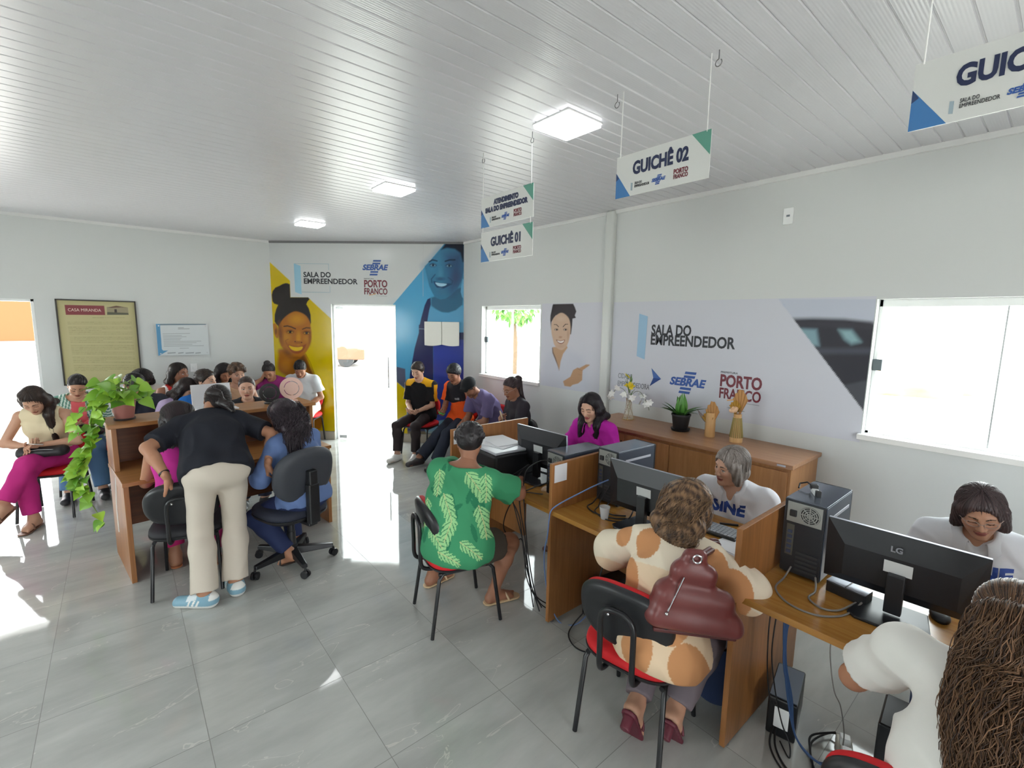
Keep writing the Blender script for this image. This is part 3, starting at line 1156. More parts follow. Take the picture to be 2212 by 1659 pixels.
class Canvas:
    """a flat print: fine grid with a printed colour per vertex"""

    def __init__(s, H, u0, u1, z0, z1, res, base):
        s.nu, s.nz = int((u1 - u0) / res) + 2, int((z1 - z0) / res) + 2
        s.u = np.linspace(u0, u1, s.nu); s.z = np.linspace(z0, z1, s.nz)
        s.U, s.Z = np.meshgrid(s.u, s.z)
        Hi = np.linalg.inv(H)
        q = np.stack([s.U, s.Z, np.ones_like(s.U)], -1) @ Hi.T
        s.X, s.Y = q[..., 0] / q[..., 2], q[..., 1] / q[..., 2]
        s.img = np.tile(lin(base), (s.nz, s.nu, 1))

    def put(s, a, c):
        a = a[..., None]
        s.img = s.img * (1 - a) + lin(c) * a

    def poly(s, pts, c, soft=.6, alpha=1.0, smooth=False):
        pts = np.array(catmull(pts, 5, True) if smooth else pts, float)
        X, Y = s.X, s.Y
        ins = np.zeros(X.shape, bool)
        D = np.full(X.shape, 1e9)
        for i in range(len(pts)):
            x0, y0 = pts[i]; x1, y1 = pts[(i + 1) % len(pts)]
            if y0 != y1:
                ins ^= ((y0 > Y) != (y1 > Y)) & (X < (x1 - x0) * (Y - y0) / (y1 - y0) + x0)
            dx, dy = x1 - x0, y1 - y0
            t = np.clip(((X - x0) * dx + (Y - y0) * dy) / (dx * dx + dy * dy + 1e-9), 0, 1)
            D = np.minimum(D, np.hypot(X - x0 - t * dx, Y - y0 - t * dy))
        sd_ = np.where(ins, D, -D)
        s.put(np.clip(sd_ / soft * .5 + .5, 0, 1) * alpha, c)
        return s

    def ell(s, x, y, rx, ry, c, soft=.35, alpha=1.0, rot=0):
        a = RAD(rot)
        dx, dy = s.X - x, s.Y - y
        p, q = dx * math.cos(a) + dy * math.sin(a), -dx * math.sin(a) + dy * math.cos(a)
        d = 1 - np.sqrt((p / rx) ** 2 + (q / ry) ** 2)
        s.put(np.clip(d / soft, 0, 1) * alpha, c)
        return s

    def line(s, pts, c, w, alpha=1.0, soft=.5):
        D = np.full(s.X.shape, 1e9)
        for (x0, y0), (x1, y1) in zip(pts, pts[1:]):
            dx, dy = x1 - x0, y1 - y0
            t = np.clip(((s.X - x0) * dx + (s.Y - y0) * dy) / (dx * dx + dy * dy + 1e-9), 0, 1)
            D = np.minimum(D, np.hypot(s.X - x0 - t * dx, s.Y - y0 - t * dy))
        s.put(np.clip((w / 2 - D) / soft + .5, 0, 1) * alpha, c)
        return s

    def build(s, name, M, m, off, parent=None, hole=None, mask=None):
        idx = np.arange(s.nu * s.nz).reshape(s.nz, s.nu)
        f = np.stack([idx[:-1, :-1], idx[:-1, 1:], idx[1:, 1:], idx[1:, :-1]], -1)
        keep = np.ones(f.shape[:2], bool)
        if hole:
            uc = (s.U[:-1, :-1] + s.U[1:, 1:]) / 2; zc = (s.Z[:-1, :-1] + s.Z[1:, 1:]) / 2
            keep &= ~((uc > hole[0]) & (uc < hole[1]) & (zc > hole[2]) & (zc < hole[3]))
        f = f[keep]
        P = np.stack([s.U.ravel(), np.full(s.U.size, -off), s.Z.ravel()], 1)
        A = np.array(M)
        P = P @ A[:3, :3].T + A[:3, 3]
        me = raw_mesh(name, P, f)
        set_col(me, s.img.reshape(-1, 3))
        return link(name, me, m, parent)


M_vinyl = mat('printed_vinyl', rough=.14, spec=.4, attr='Col')
M_vinyl2 = mat('printed_satin_vinyl', rough=.42, spec=.3, attr='Col')
M_paper_print = mat('printed_paper', rough=.45, attr='Col')
NAVY = mat('navy_ink', (28, 38, 74), .45)
BLACKI = mat('black_ink', (24, 28, 38), .4)
BLUEI = mat('blue_ink', (44, 84, 158), .4)
MAROON = mat('maroon_ink', (112, 32, 48), .4)
SKYI = mat('sky_blue_ink', (150, 196, 218), .4)
GREYI = mat('grey_ink', (120, 126, 134), .5)


def TM(M, u, z, off, flip=False):
    """text frame on a wall: x along the wall, y up, at (u,z)"""
    p = M @ Vector((u, -off, z))
    d = M.to_3x3() @ Vector((1, 0, 0))
    return frame_M(p, d, (0, 0, 1))


def bars(M, polys, m, off, parent, name):
    mb = MB()
    T = TM(M, 0, 0, off)
    for p in polys:
        mb.prism([(a, b) for a, b in p], 0, .0012, T)
    return mb.build(name, m, parent)


def para(u, z, w, h, sk):
    return [(u + sk * 0, z), (u + w, z), (u + w + sk, z + h), (u + sk, z + h)]


def sebrae(M, u, z, W, off, parent):
    """wordmark with four slanting bars, centre (u,z), word width W"""
    h = W * .20
    lettering('SEBRAE', TM(M, u - W / 2, z - h * .40, off), h * 1.38, BLUEI, parent, bold=h * .06, shear=.25, width=W, name='sebrae_word')
    b, bw = W * .062, W * .30
    ps = []
    for k, dz in enumerate((h * .62, h * .62 + b * 1.6, -h * .62 - b, -h * .62 - b * 2.6)):
        ps.append(para(u - bw / 2 + (dz) * .28, z + dz, bw, b, b * .28))
    for q in ps: bars(M, [q], BLUEI, off, parent, 'sebrae_bar')


def porto(M, u, z, W, off, parent, small=False):
    h = W * .30
    lettering('PORTO', TM(M, u - W / 2, z + h * .08, off), h * 1.36, MAROON, parent, bold=h * .045, width=W, name='porto_word')
    lettering('FRANCO', TM(M, u - W / 2, z - h * .92, off), h * 1.2, MAROON, parent, bold=h * .03, width=W, name='franco_word')
    if not small:
        lettering('PREFEITURA', TM(M, u - W / 2, z + h * 1.16, off), h * .22, BLACKI, parent, width=W * .42, name='prefeitura_word')
        bars(M, [[(u - W * .28, z - h * 1.12), (u + W * .02, z - h * .86), (u + W * .02, z - h * .78), (u - W * .30, z - h * 1.04)]], mat('gold_ink', (214, 158, 96), .4), off + .0014, parent, 'gold_stroke')
        bars(M, [[(u + .0, z - h * 1.14), (u + W * .48, z - h * 1.16), (u + W * .48, z - h * 1.13), (u, z - h * 1.11)]], GREYI, off, parent, 'small_print')


# ---- the corner mural: one vinyl from wall to wall around the street door
cv = Canvas(HC, 0.0, CLEN - .005, .135, ZC - .03, .0068, (206, 209, 209))
YEL = (206, 180, 8)
cv.poly([(570, 554), (669.6, 646), (730, 702), (730, 960), (570, 960)], YEL, .5)
cv.poly([(626, 590), (628, 642), (668, 642.5), (640, 600)], (206, 209, 209), .5)
zA = lambda P: [(575 + x / 6.913, 590 + y / 6.913) for x, y in P]
# woman: neck, ear, hair, face
cv.poly(zA([(215, 1130), (185, 1240), (172, 1400), (215, 1480), (420, 1640), (430, 2050), (700, 2300), (830, 2300), (860, 1900), (730, 1540), (660, 1400), (600, 1230), (540, 1200)]), (168, 104, 26), 3, 1, True)
cv.poly(zA([(560, 1220), (620, 1330), (700, 1500), (660, 1540), (590, 1400), (500, 1290)]), (88, 52, 22), 4, .8, True)
cv.ell(*zA([(300, 1370)])[0], 14, 18, (196, 126, 24), .6, .6)
cv.poly(zA([(108, 760), (150, 765), (178, 840), (182, 960), (150, 962), (122, 900)]), (176, 112, 26), .8, 1, True)
cv.ell(*zA([(148, 870)])[0], 3, 9, (92, 52, 20), .5, .7)
hair_poly = [(355, 165), (320, 152), (290, 150), (250, 162), (200, 190), (140, 215), (98, 270), (85, 330), (95, 420), (120, 455), (180, 475), (150, 540), (130, 620), (128, 720), (150, 760), (182, 790), (200, 860), (260, 760), (430, 640), (600, 690), (650, 800), (672, 740), (665, 620), (640, 530), (602, 465), (618, 425), (652, 388), (630, 362), (364, 362)]
cv.poly(zA(hair_poly), (36, 30, 28), .7)
face_poly = [(430, 572), (520, 590), (600, 640), (650, 720), (668, 800), (677, 900), (675, 990), (648, 1090), (600, 1175), (540, 1238), (470, 1275), (400, 1272), (330, 1225), (262, 1140), (215, 1065), (190, 960), (180, 860), (200, 770), (260, 680), (340, 612)]
cv.poly(zA(face_poly), (172, 106, 22), 1.2, 1, True)
P = lambda x, y: zA([(x, y)])[0]
cv.ell(*P(460, 690), 24, 17, (202, 142, 22), .8, .8)
cv.ell(*P(300, 960), 15, 13, (196, 132, 22), .8, .7)
cv.ell(*P(600, 985), 10, 11, (190, 126, 22), .8, .6)
cv.ell(*P(485, 970), 7, 19, (206, 142, 22), .7, .8)
cv.ell(*P(215, 900), 8, 34, (112, 62, 22), .8, .8, -6)
cv.ell(*P(320, 1190), 18, 9, (110, 62, 22), .8, .7, 40)
cv.ell(*P(450, 1262), 20, 4, (120, 70, 22), .8, .6)
cv.ell(*P(655, 960), 5, 24, (120, 70, 22), .9, .7)
for ex, ey in ((360, 878), (605, 893)):
    cv.ell(*P(ex, ey - 8), 12, 6.5, (108, 60, 20), .8, .8)
    cv.ell(*P(ex, ey), 8.5, 3.6, (60, 34, 18), .4, 1)
    cv.ell(*P(ex - 28, ey + 3), 2.4, 1.8, (210, 160, 50), .5, .8)
    cv.ell(*P(ex + 26, ey + 4), 2.6, 1.8, (210, 160, 50), .5, .8)
    cv.ell(*P(ex + 3, ey), 2.8, 2.9, (26, 18, 14), .3, 1)
cv.line(zA([(268, 795), (320, 788), (380, 805), (440, 832)]), (58, 36, 20), 2.6, .95, 1)
cv.line(zA([(545, 838), (600, 815), (655, 820)]), (58, 36, 20), 2.4, .95, 1)
cv.ell(*P(480, 1035), 10, 4.5, (150, 88, 20), .6, .9)
cv.ell(*P(435, 1022), 2.4, 1.6, (66, 36, 18), .5, .9)
cv.ell(*P(530, 1035), 2.2, 1.6, (66, 36, 18), .5, .9)
cv.poly(zA([(320, 1070), (400, 1085), (470, 1095), (540, 1085), (600, 1060), (560, 1150), (500, 1195), (430, 1200), (370, 1165)]), (146, 74, 24), .8, 1, True)
cv.poly(zA([(340, 1082), (400, 1098), (470, 1106), (545, 1098), (530, 1140), (480, 1160), (420, 1158), (370, 1130)]), (224, 184, 24), .6, 1, True)
cv.line(zA([(310, 1060), (290, 1010), (330, 985)]), (120, 66, 22), 1.6, .6, 1.5)
cv.line(zA([(585, 1200), (660, 1330), (720, 1500)]), (62, 40, 22), .9, .7)
# blue side
BL = (82, 164, 208)
cv.poly([(840, 668.5), (965.5, 520), (1020, 520), (1020, 960), (845, 960)], BL, .5)
cv.poly([(853, 670), (905, 655), (900, 700), (893, 760), (853, 760)], (92, 172, 206), 30, .6)
zB = lambda P: [(850 + x / 8.294, 515 + y / 8.294) for x, y in P]
Q = lambda x, y: zB([(x, y)])[0]
head_poly = [(880, 160), (830, 215), (690, 375), (560, 500), (580, 600), (610, 720), (640, 850), (690, 960), (740, 1050), (840, 1095), (930, 1080), (1040, 1010), (1150, 900), (1215, 760), (1262, 560), (1262, 60), (960, 60)]
cv.poly(zB([(680, 1060), (672, 1160), (680, 1210), (760, 1270), (860, 1325), (980, 1335), (1120, 1290), (1240, 1190), (1262, 900), (1200, 880)]), (52, 104, 136), 2)
cv.poly(zB(head_poly), (58, 122, 160), 1.0)
cv.poly(zB([(830, 215), (690, 375), (560, 500), (580, 600), (620, 700), (760, 640), (860, 480), (900, 300)]), (70, 142, 182), 14, .8)
cv.poly(zB([(930, 300), (1262, 200), (1262, 700), (1180, 860), (1050, 1000), (980, 900), (1000, 650)]), (52, 82, 122), 14, .9)
cv.ell(*Q(1120, 700), 16, 22, (60, 78, 116), .8, .7)
cv.ell(*Q(840, 640), 9, 20, (80, 150, 186), .8, .7)
cv.ell(*Q(860, 960), 16, 12, (66, 118, 152), .8, .6)
cv.poly(zB([(955, 58), (1265, 58), (1265, 420), (1240, 420), (1200, 260), (1100, 190), (960, 170), (850, 205)]), (18, 26, 46), 2)
for ex, ey in ((710, 480), (1000, 490)):
    cv.ell(*Q(ex, ey), 11, 7, (44, 84, 118), .8, .8)
    cv.ell(*Q(ex, ey), 7, 3.4, (130, 176, 200), .5, .8)
    cv.ell(*Q(ex, ey), 3.2, 3.2, (20, 38, 62), .4, 1)
    cv.line([Q(ex - 60, ey - 5), Q(ex, ey - 32), Q(ex + 60, ey + 5)], (24, 44, 70), 1.2, .9)
cv.line([Q(640, 420), Q(700, 385), Q(780, 405)], (24, 46, 72), 3, .9, 1.5)
cv.line([Q(930, 410), Q(1010, 385), Q(1100, 385)], (24, 40, 66), 3.2, .9, 1.5)
cv.line([Q(690, 790), Q(680, 730), Q(745, 650)], (34, 72, 104), 2.4, .8, 1.6)
cv.ell(*Q(840, 725), 13, 6, (44, 84, 118), .7, .8)
cv.line([Q(1040, 830), Q(1060, 760), Q(980, 700)], (40, 62, 96), 2, .6, 1.6)
cv.poly(zB([(720, 765), (800, 790), (900, 800), (1040, 815), (960, 870), (860, 910), (790, 890), (740, 830)]), (38, 70, 108), .8, 1, True)
cv.poly(zB([(750, 792), (820, 800), (950, 815), (930, 845), (860, 862), (790, 845)]), (168, 214, 236), .6, 1, True)
cv.ell(*Q(830, 895), 9, 3, (70, 124, 160), .7, .8)
cv.poly(zB([(660, 1200), (700, 1240), (800, 1300), (900, 1335), (1000, 1335), (1120, 1290), (1220, 1205), (1275, 1300), (1280, 1700), (600, 1700), (610, 1400)]), (92, 160, 200), .8)
cv.poly(zB([(1238, 725), (1262, 740), (1262, 1090), (1230, 1050), (1205, 960), (1215, 850)]), (110, 176, 216), .8)
zD = lambda P: [(840 + x / 5.925, 680 + y / 5.925) for x, y in P]
DN = (36, 44, 88)
cv.poly(zB([(610, 1090), (665, 1065), (668, 1190), (640, 1290), (605, 1500), (590, 1560), (455, 1620), (500, 1420), (560, 1200)]), DN, .7)
cv.poly(zD([(385, 130), (480, 100), (490, 200), (980, 220), (980, 330), (570, 330), (575, 1700), (210, 1700), (270, 760), (330, 430), (385, 230)]), DN, .7)
cv.poly(zD([(570, 320), (985, 318), (985, 1700), (575, 1700)]), (58, 72, 158), .8)
cv.line(zD([(388, 180), (470, 183)]), (120, 150, 180), 1.4)
cv.poly(zD([(890, 100), (985, 95), (985, 225), (890, 228)]), (92, 160, 200), .6)
cv.poly(zD([(90, 662), (210, 692), (220, 950), (100, 860)]), (84, 92, 116), .8)
cv.poly(zD([(100, 855), (232, 970), (232, 1300), (240, 1520), (100, 1520)]), YEL, .8)
cv.poly(zD([(440, 1400), (760, 1330), (760, 1520), (480, 1520)]), (120, 166, 196), 1)
cv.poly(zD([(100, 1490), (985, 1490), (985, 1700), (100, 1700)]), (200, 178, 40), 3, .25)
for a, b in (((914, 521), (914, 640)),):
    cv.line([a, b], (190, 190, 196), .8, .6)
mural = tag(cv.build('wall_mural', MC, M_vinyl, .004, hole=(D2[0] - .004, D2[1] + .004, 0, D2[3] + .004)),
            'large vinyl mural with a yellow woman and a blue man around the street door', 'mural')
o_ = .0055


def corner_logo(H, M, off, parent, x, y, kx):
    pass


def U(x, y): return hm(HC, x, y)


u0, z0 = U(656, 598.5)
W_ = U(715, 598.5)[0] - u0
lettering('SALA DO', TM(MC, u0, z0, o_), .108, BLACKI, mural, bold=.0030, width=W_)
u1, z1 = U(657, 612.5)
lettering('EMPREENDEDOR', TM(MC, u1, z1, o_), .108, BLACKI, mural, bold=.0030, width=U(773, 612)[0] - u1)
dq = [U(*q) for q in ((635, 569), (649.5, 574.5), (652, 636), (638, 631))]
bars(MC, [dq[::-1]], SKYI, o_, mural, 'door_symbol')
pl = lambda a, b, t=.006: [(min(a[0], b[0]) - t / 2, min(a[1], b[1]) - t / 2), (max(a[0], b[0]) + t / 2, min(a[1], b[1]) - t / 2), (max(a[0], b[0]) + t / 2, max(a[1], b[1]) + t / 2), (min(a[0], b[0]) - t / 2, max(a[1], b[1]) + t / 2)]
a, b, c, d, e, f = U(637, 569.5), U(710, 569.5), U(710.5, 583), U(653, 631), U(712, 631), U(712, 618)
for q in (pl(a, (b[0], a[1])), pl((b[0], a[1]), (b[0], c[1])), pl(d, (e[0], d[1])), pl((b[0] + .01, d[1]), (b[0] + .01, f[1]))):
    bars(MC, [q], mat('pale_line', (150, 178, 190), .4), o_, mural, 'frame_line')
u, z = U(811, 578.5)
sebrae(MC, u, z, U(839, 578)[0] - U(783, 578)[0], o_, mural)
u, z = U(812, 621.5)
porto(MC, u, z, U(837, 621)[0] - U(787, 621)[0], o_, mural)

# ---- long white print on the right wall, with a blurred parked car at its end
cv = Canvas(HR, CB.y - 3.11, CB.y - .895, 1.09, 2.11, .008, (203, 205, 214))
TRI = [(1683, 640), (1900, 640), (1900, 900), (1862, 883)]
zC = lambda P: [(1640 + x / 3.456, 620 + y / 3.456) for x, y in P]
cv.poly([(1682, 646), (1905, 646), (1905, 930), (1862, 884)], (190, 196, 210), .8)
car = np.array(cv.img)
keep = None
base_img = cv.img.copy()
cv.poly(zC([(60, 140), (180, 140), (185, 230), (60, 230)]), (160, 180, 208), 6)
cv.poly(zC([(100, 240), (400, 232), (640, 238), (840, 262), (900, 300), (900, 1000), (100, 1000)]), (44, 44, 54), 5)
cv.poly(zC([(180, 305), (430, 315), (450, 440), (180, 440)]), (128, 160, 172), 5)
cv.poly(zC([(595, 318), (690, 320), (760, 410), (690, 425), (640, 390)]), (140, 176, 184), 6)
cv.poly(zC([(340, 455), (840, 455), (840, 500), (360, 500)]), (72, 74, 86), 5)
cv.poly(zC([(600, 740), (830, 690), (830, 1000), (600, 1000)]), (74, 76, 84), 3)
cv.poly(zC([(100, 250), (840, 262), (900, 300), (900, 320), (100, 285)]), (58, 56, 66), 5, .7)
inside = Canvas.poly
# keep the car only inside the slanting window of the print
xx, yy = cv.X, cv.Y
sl_ = (883 - 648) / (1862 - 1683)
m_ = np.clip(((xx - 1683) * sl_ - (yy - 648)) / 2 + .5, 0, 1)[..., None]
cv.img = lin((203, 205, 214)) * (1 - m_) + cv.img * m_
pr = tag(cv.build('wall_banner', MR, M_vinyl2, .004), 'long white printed banner behind the desks with a dark blurred car at its right end', 'banner')
V_ = lambda x, y: hm(HR, x, y)
u0, z0 = V_(1407.5, 722.5)
lettering('SALA DO', TM(MR, u0, z0, .0055), .134, BLACKI, pr, bold=.0040, width=V_(1493, 728)[0] - u0)
u0, z0 = V_(1406, 743.5)
lettering('EMPREENDEDOR', TM(MR, u0, z0, .0055), .134, BLACKI, pr, bold=.0040, width=V_(1588, 755)[0] - u0)
bars(MR, [[V_(*q) for q in ((1382, 677.5), (1376, 769), (1393, 776.5), (1400, 683.5))]], mat('sky_blue_print', (148, 186, 214), .3), .0055, pr, 'door_symbol')
u, z = V_(1485.5, 827)
sebrae(MR, u, z, .36, .0055, pr)
u, z = V_(1599, 840)
porto(MR, u, z, .345, .0055, pr)
u, z = V_(1336, 814)
lettering('CIDADE', TM(MR, u, z - .01, .0055), .075, GREYI, pr, width=.17)
lettering('EMPREENDEDORA', TM(MR, u, z - .09, .0055), .075, GREYI, pr, width=.38)
A_, B_, C_, D_ = V_(1408, 795), V_(1428.5, 818.5), V_(1404, 834), V_(1412, 816)
bars(MR, [[A_, D_, B_]], mat('arrow_blue', (66, 104, 170), .3), .0055, pr, 'arrow_upper')
bars(MR, [[D_, C_, B_]], mat('arrow_dark_blue', (38, 70, 136), .3), .0055, pr, 'arrow_lower')

# ---- print of a pointing woman between window and pipe
cv = Canvas(HR, CB.y - 4.19, CB.y - 3.25, 1.12, 2.115, .0062, (205, 206, 215))
zE = lambda P: [(1165 + x / 8.293, 645 + y / 8.293) for x, y in P]
E1 = lambda x, y: zE([(x, y)])[0]
cv.poly(zE([(160, 1020), (240, 900), (500, 860), (620, 960), (760, 1020), (860, 1200), (900, 1640), (0, 1700), (40, 1200)]), (198, 201, 212), 8)
cv.poly(zE([(245, 870), (500, 850), (510, 880), (430, 990), (385, 1130), (362, 1285), (320, 1150), (245, 965)]), (188, 152, 118), 1)
cv.poly(zE([(245, 870), (258, 960), (300, 1060), (340, 1200), (358, 1290), (330, 1200), (240, 975), (232, 885)]), (120, 96, 82), .8)
cv.poly(zE([(205, 300), (240, 130), (250, 100), (610, 92), (640, 150), (668, 230), (640, 300), (660, 345), (600, 360), (592, 480), (572, 640), (552, 640), (545, 420), (300, 300), (222, 420), (215, 560), (200, 380)]), (44, 38, 44), .8)
cv.poly(zE([(330, 285), (400, 255), (470, 285), (535, 360), (560, 470), (560, 600), (540, 720), (500, 840), (440, 905), (390, 920), (330, 890), (275, 830), (245, 720), (222, 600), (222, 450), (260, 350)]), (202, 172, 148), 1, 1, True)
cv.ell(*E1(400, 360), 14, 8, (210, 186, 166), .8, .7)
cv.ell(*E1(520, 640), 4, 20, (172, 136, 110), .9, .6)
cv.ell(*E1(390, 850), 13, 6, (186, 150, 124), .8, .6)
for ex in (310, 468):
    cv.ell(*E1(ex, 555), 5.4, 3, (88, 66, 58), .5, .9)
    cv.ell(*E1(ex - 8, 557), 1.8, 1.8, (226, 216, 206), .4, .9)
    cv.ell(*E1(ex + 4, 556), 1.8, 2, (30, 24, 22), .3, 1)
cv.line(zE([(270, 465), (310, 465), (350, 505)]), (44, 34, 32), 1.5, 1, .7)
cv.line(zE([(430, 505), (470, 462), (515, 458)]), (44, 34, 32), 1.5, 1, .7)
cv.ell(*E1(382, 690), 5, 3, (170, 128, 104), .6, .8)
cv.poly(zE([(305, 735), (380, 755), (462, 738), (440, 790), (395, 812), (345, 795)]), (130, 78, 68), .7, 1, True)
cv.poly(zE([(325, 750), (382, 764), (450, 750), (425, 785), (390, 795), (350, 782)]), (238, 232, 228), .5, 1, True)
cv.poly(zE([(430, 1480), (560, 1400), (610, 1280), (690, 1235), (720, 1245), (840, 1180), (900, 1180), (905, 1195), (780, 1285), (775, 1360), (772, 1460), (700, 1520), (600, 1545), (560, 1580), (455, 1565)]), (186, 146, 110), .8)
cv.line(zE([(690, 1250), (720, 1270), (775, 1290)]), (130, 96, 76), .8, .7)
cv.line(zE([(700, 1360), (772, 1370)]), (140, 104, 82), .7, .6)
tag(cv.build('wall_poster', MR, M_vinyl2, .004), 'printed smiling woman in a white shirt pointing right, beside the far window', 'poster')

# ---- framed historic text on the left wall
fr = thing('framed_poster', 'tall framed yellowed paper headed with a red title box on the left wall', 'framed poster', (-.175, YL, 1.035))
T = Matrix.Translation((.175, -YL, -1.035))
MB().box(-.555, .205, -.03, -.002, 1.015, 1.03, T @ ML0).box(-.555, .205, -.03, -.002, 2.055, 2.07, T @ ML0).box(-.555, -.54, -.03, -.002, 1.015, 2.07, T @ ML0).box(.19, .205, -.03, -.002, 1.015, 2.07, T @ ML0).build('frame', mat('dark_frame', (58, 54, 48), .5), fr, bevel=.002)
cv = Canvas(HL, -.541, .191, 1.03, 2.056, .004, (186, 178, 132))
yy = cv.Z; xx = cv.U
edge = np.clip((np.minimum(np.minimum(xx + .541, .191 - xx), np.minimum(yy - 1.03, 2.056 - yy))) / .07, 0, 1)
cv.put((1 - edge) * .35, (150, 140, 80))
cv.poly([(139.5, 658.5), (225, 660.5), (227.5, 680.5), (142.5, 680)], (126, 44, 52), .5)
cv.poly([(230.5, 663), (276, 664.5), (278, 680), (231.5, 680)], (150, 140, 112), .5)
cv.poly([(231.5, 674), (277, 676), (278, 680), (231.5, 680)], (84, 84, 66), .5)
cv.poly([(233, 664), (251, 660.5), (276, 664.5), (262, 664), (240, 665)], (92, 60, 46), .5)
cv.poly([(247, 668), (252, 668), (253, 675), (247.5, 675)], (48, 34, 30), .4)
rnd = np.random.RandomState(3)
for i, (yt, x0, x1) in enumerate([(686.5, 200, 230)] + [(696 + k * 3.6, 146 + k * .55, 284 + k * .35) for k in range(30)]):
    if i in (3, 9, 14, 21, 26): continue
    x = x0
    x1 = x1 if i % 6 else x0 + 70
    while x < x1:
        wv = rnd.uniform(3, 10)
        cv.line([(x, yt), (min(x + wv, x1), yt)], (128, 120, 84), .9, rnd.uniform(.35, .8))
        x += wv + 1.6
cv.build('print', T @ ML0, M_paper_print, .016, fr)
u0, z0 = hm(HL, 147, 670)
lettering('CASA MIRANDA', TM(T @ ML0, u0, z0 - .012, .017), .052, mat('cream_ink', (226, 206, 190), .5), fr, width=.305)

# ---- acrylic plaque with blue edge
plq = thing('wall_plaque', 'white acrylic plaque with blue left edge held by four metal studs on the left wall', 'plaque', (.69, YL, 1.35))
T = Matrix.Translation((-.69, -YL, -1.35))
MB().box(.395, .985, -.028, -.022, 1.35, 1.785, T @ ML0).build('panel', mat('acrylic_panel', (206, 212, 214), .12), plq)
cv = Canvas(HL, .397, .983, 1.352, 1.783, .0035, (206, 212, 214))
zF = lambda P: [(330 + x / 17.015, 690 + y / 17.015) for x, y in P]
cv.poly(zF([(80, 165), (1980, 150), (1930, 195), (260, 210), (330, 1090), (380, 1140), (560, 1140), (230, 1330), (60, 1330)]), (84, 148, 190), .4)
cv.poly(zF([(260, 165), (1980, 150), (1930, 195), (260, 210)]), (104, 124, 136), .4)
for yq, xa, xb in ((530, 360, 1350), (600, 370, 1050), (650, 380, 1220), (710, 385, 1040), (760, 390, 1000), (815, 395, 1760), (870, 400, 1590), (930, 405, 1440), (985, 410, 1860), (1055, 990, 1310), (305, 930, 1120), (350, 930, 1330)):
    p0, p1 = zF([(xa, yq), (xb, yq - (xb - xa) * .018)])
    cv.line([p0, p1], (140, 146, 150), 1.1 if yq > 360 else 1.6, .75)
for xa, xb in ((550, 820), (940, 1110), (1210, 1490), (1570, 1740)):
    p0, p1 = zF([(xa, 1235), (xb, 1220)])
    cv.line([p0, p1], (112, 120, 126), 2.2, .7)
cv.build('print', T @ ML0, M_paper_print, .0295, plq)
for uu, zz in ((.425, 1.755), (.955, 1.755), (.425, 1.38), (.955, 1.38)):
    MB().cyl((T @ ML0) @ Vector((uu, -.034, zz)), (T @ ML0) @ Vector((uu, -.0, zz)), .008, 12).build('stud', M_alu, plq, smooth=True)

# ---- white two-door electrical panel on the blue side of the mural
ep = thing('electrical_panel', 'white two-door electrical cover on the blue mural, shaped like an open book', 'electrical panel', tuple(MC @ Vector((2.64, 0, 1.53))), math.atan2(CDIR.y, CDIR.x))
for sg in (-1, 1):
    pts = [(0.004 * sg, .34), (.262 * sg, .34)] + [(.262 * sg, .0)] + [(sg * (.262 - .258 * t), -.012 - .014 * math.sin(math.pi * (1 - t)) + .012 * t) for t in np.linspace(0, 1, 10)]
    if sg > 0: pts = pts[::-1]
    Mq = frame_M((0, -.055, 0), (1, 0, 0), (0, 0, 1))
    MB().prism(pts[::-1] if True else pts, -.012, .012, Mq).build('door', mat('ivory_plastic', (222, 222, 214), .3), ep, bevel=.004)
MB().box(-.25, .25, -.045, -.005, .0, .335).build('case', mat('ivory_case', (206, 206, 200), .4), ep, bevel=.003)

# ---- switch plates
sp_ = tag(MB().box(.745, .825, YL - .012, YL + .001, 1.11, 1.23).box(.772, .798, YL - .018, YL - .01, 1.15, 1.19).build('switch_plate', M_white, bevel=.003), 'white switch plate on the left wall under the plaque', 'switch')
sp_ = tag(MB().box(XR - .012, XR + .001, 1.465, 1.535, 2.665, 2.785).build('blank_plate', M_white, bevel=.003), 'small white cover plate high on the right wall under the ceiling', 'cover plate')
MB().box(XR - .0135, XR - .011, 1.488, 1.512, 2.72, 2.735).build('mark', GREYI, sp_)

# ---- hanging signs over the counters
M_sign = mat('sign_white', (205, 206, 204), .35)
M_sblue = mat('sign_blue', (62, 116, 172), .35)
M_snavy = mat('sign_navy', (36, 58, 100), .35)
M_sgreen = mat('sign_green', (88, 146, 130), .35)
M_cord = mat('white_cord', (232, 232, 230), .5)


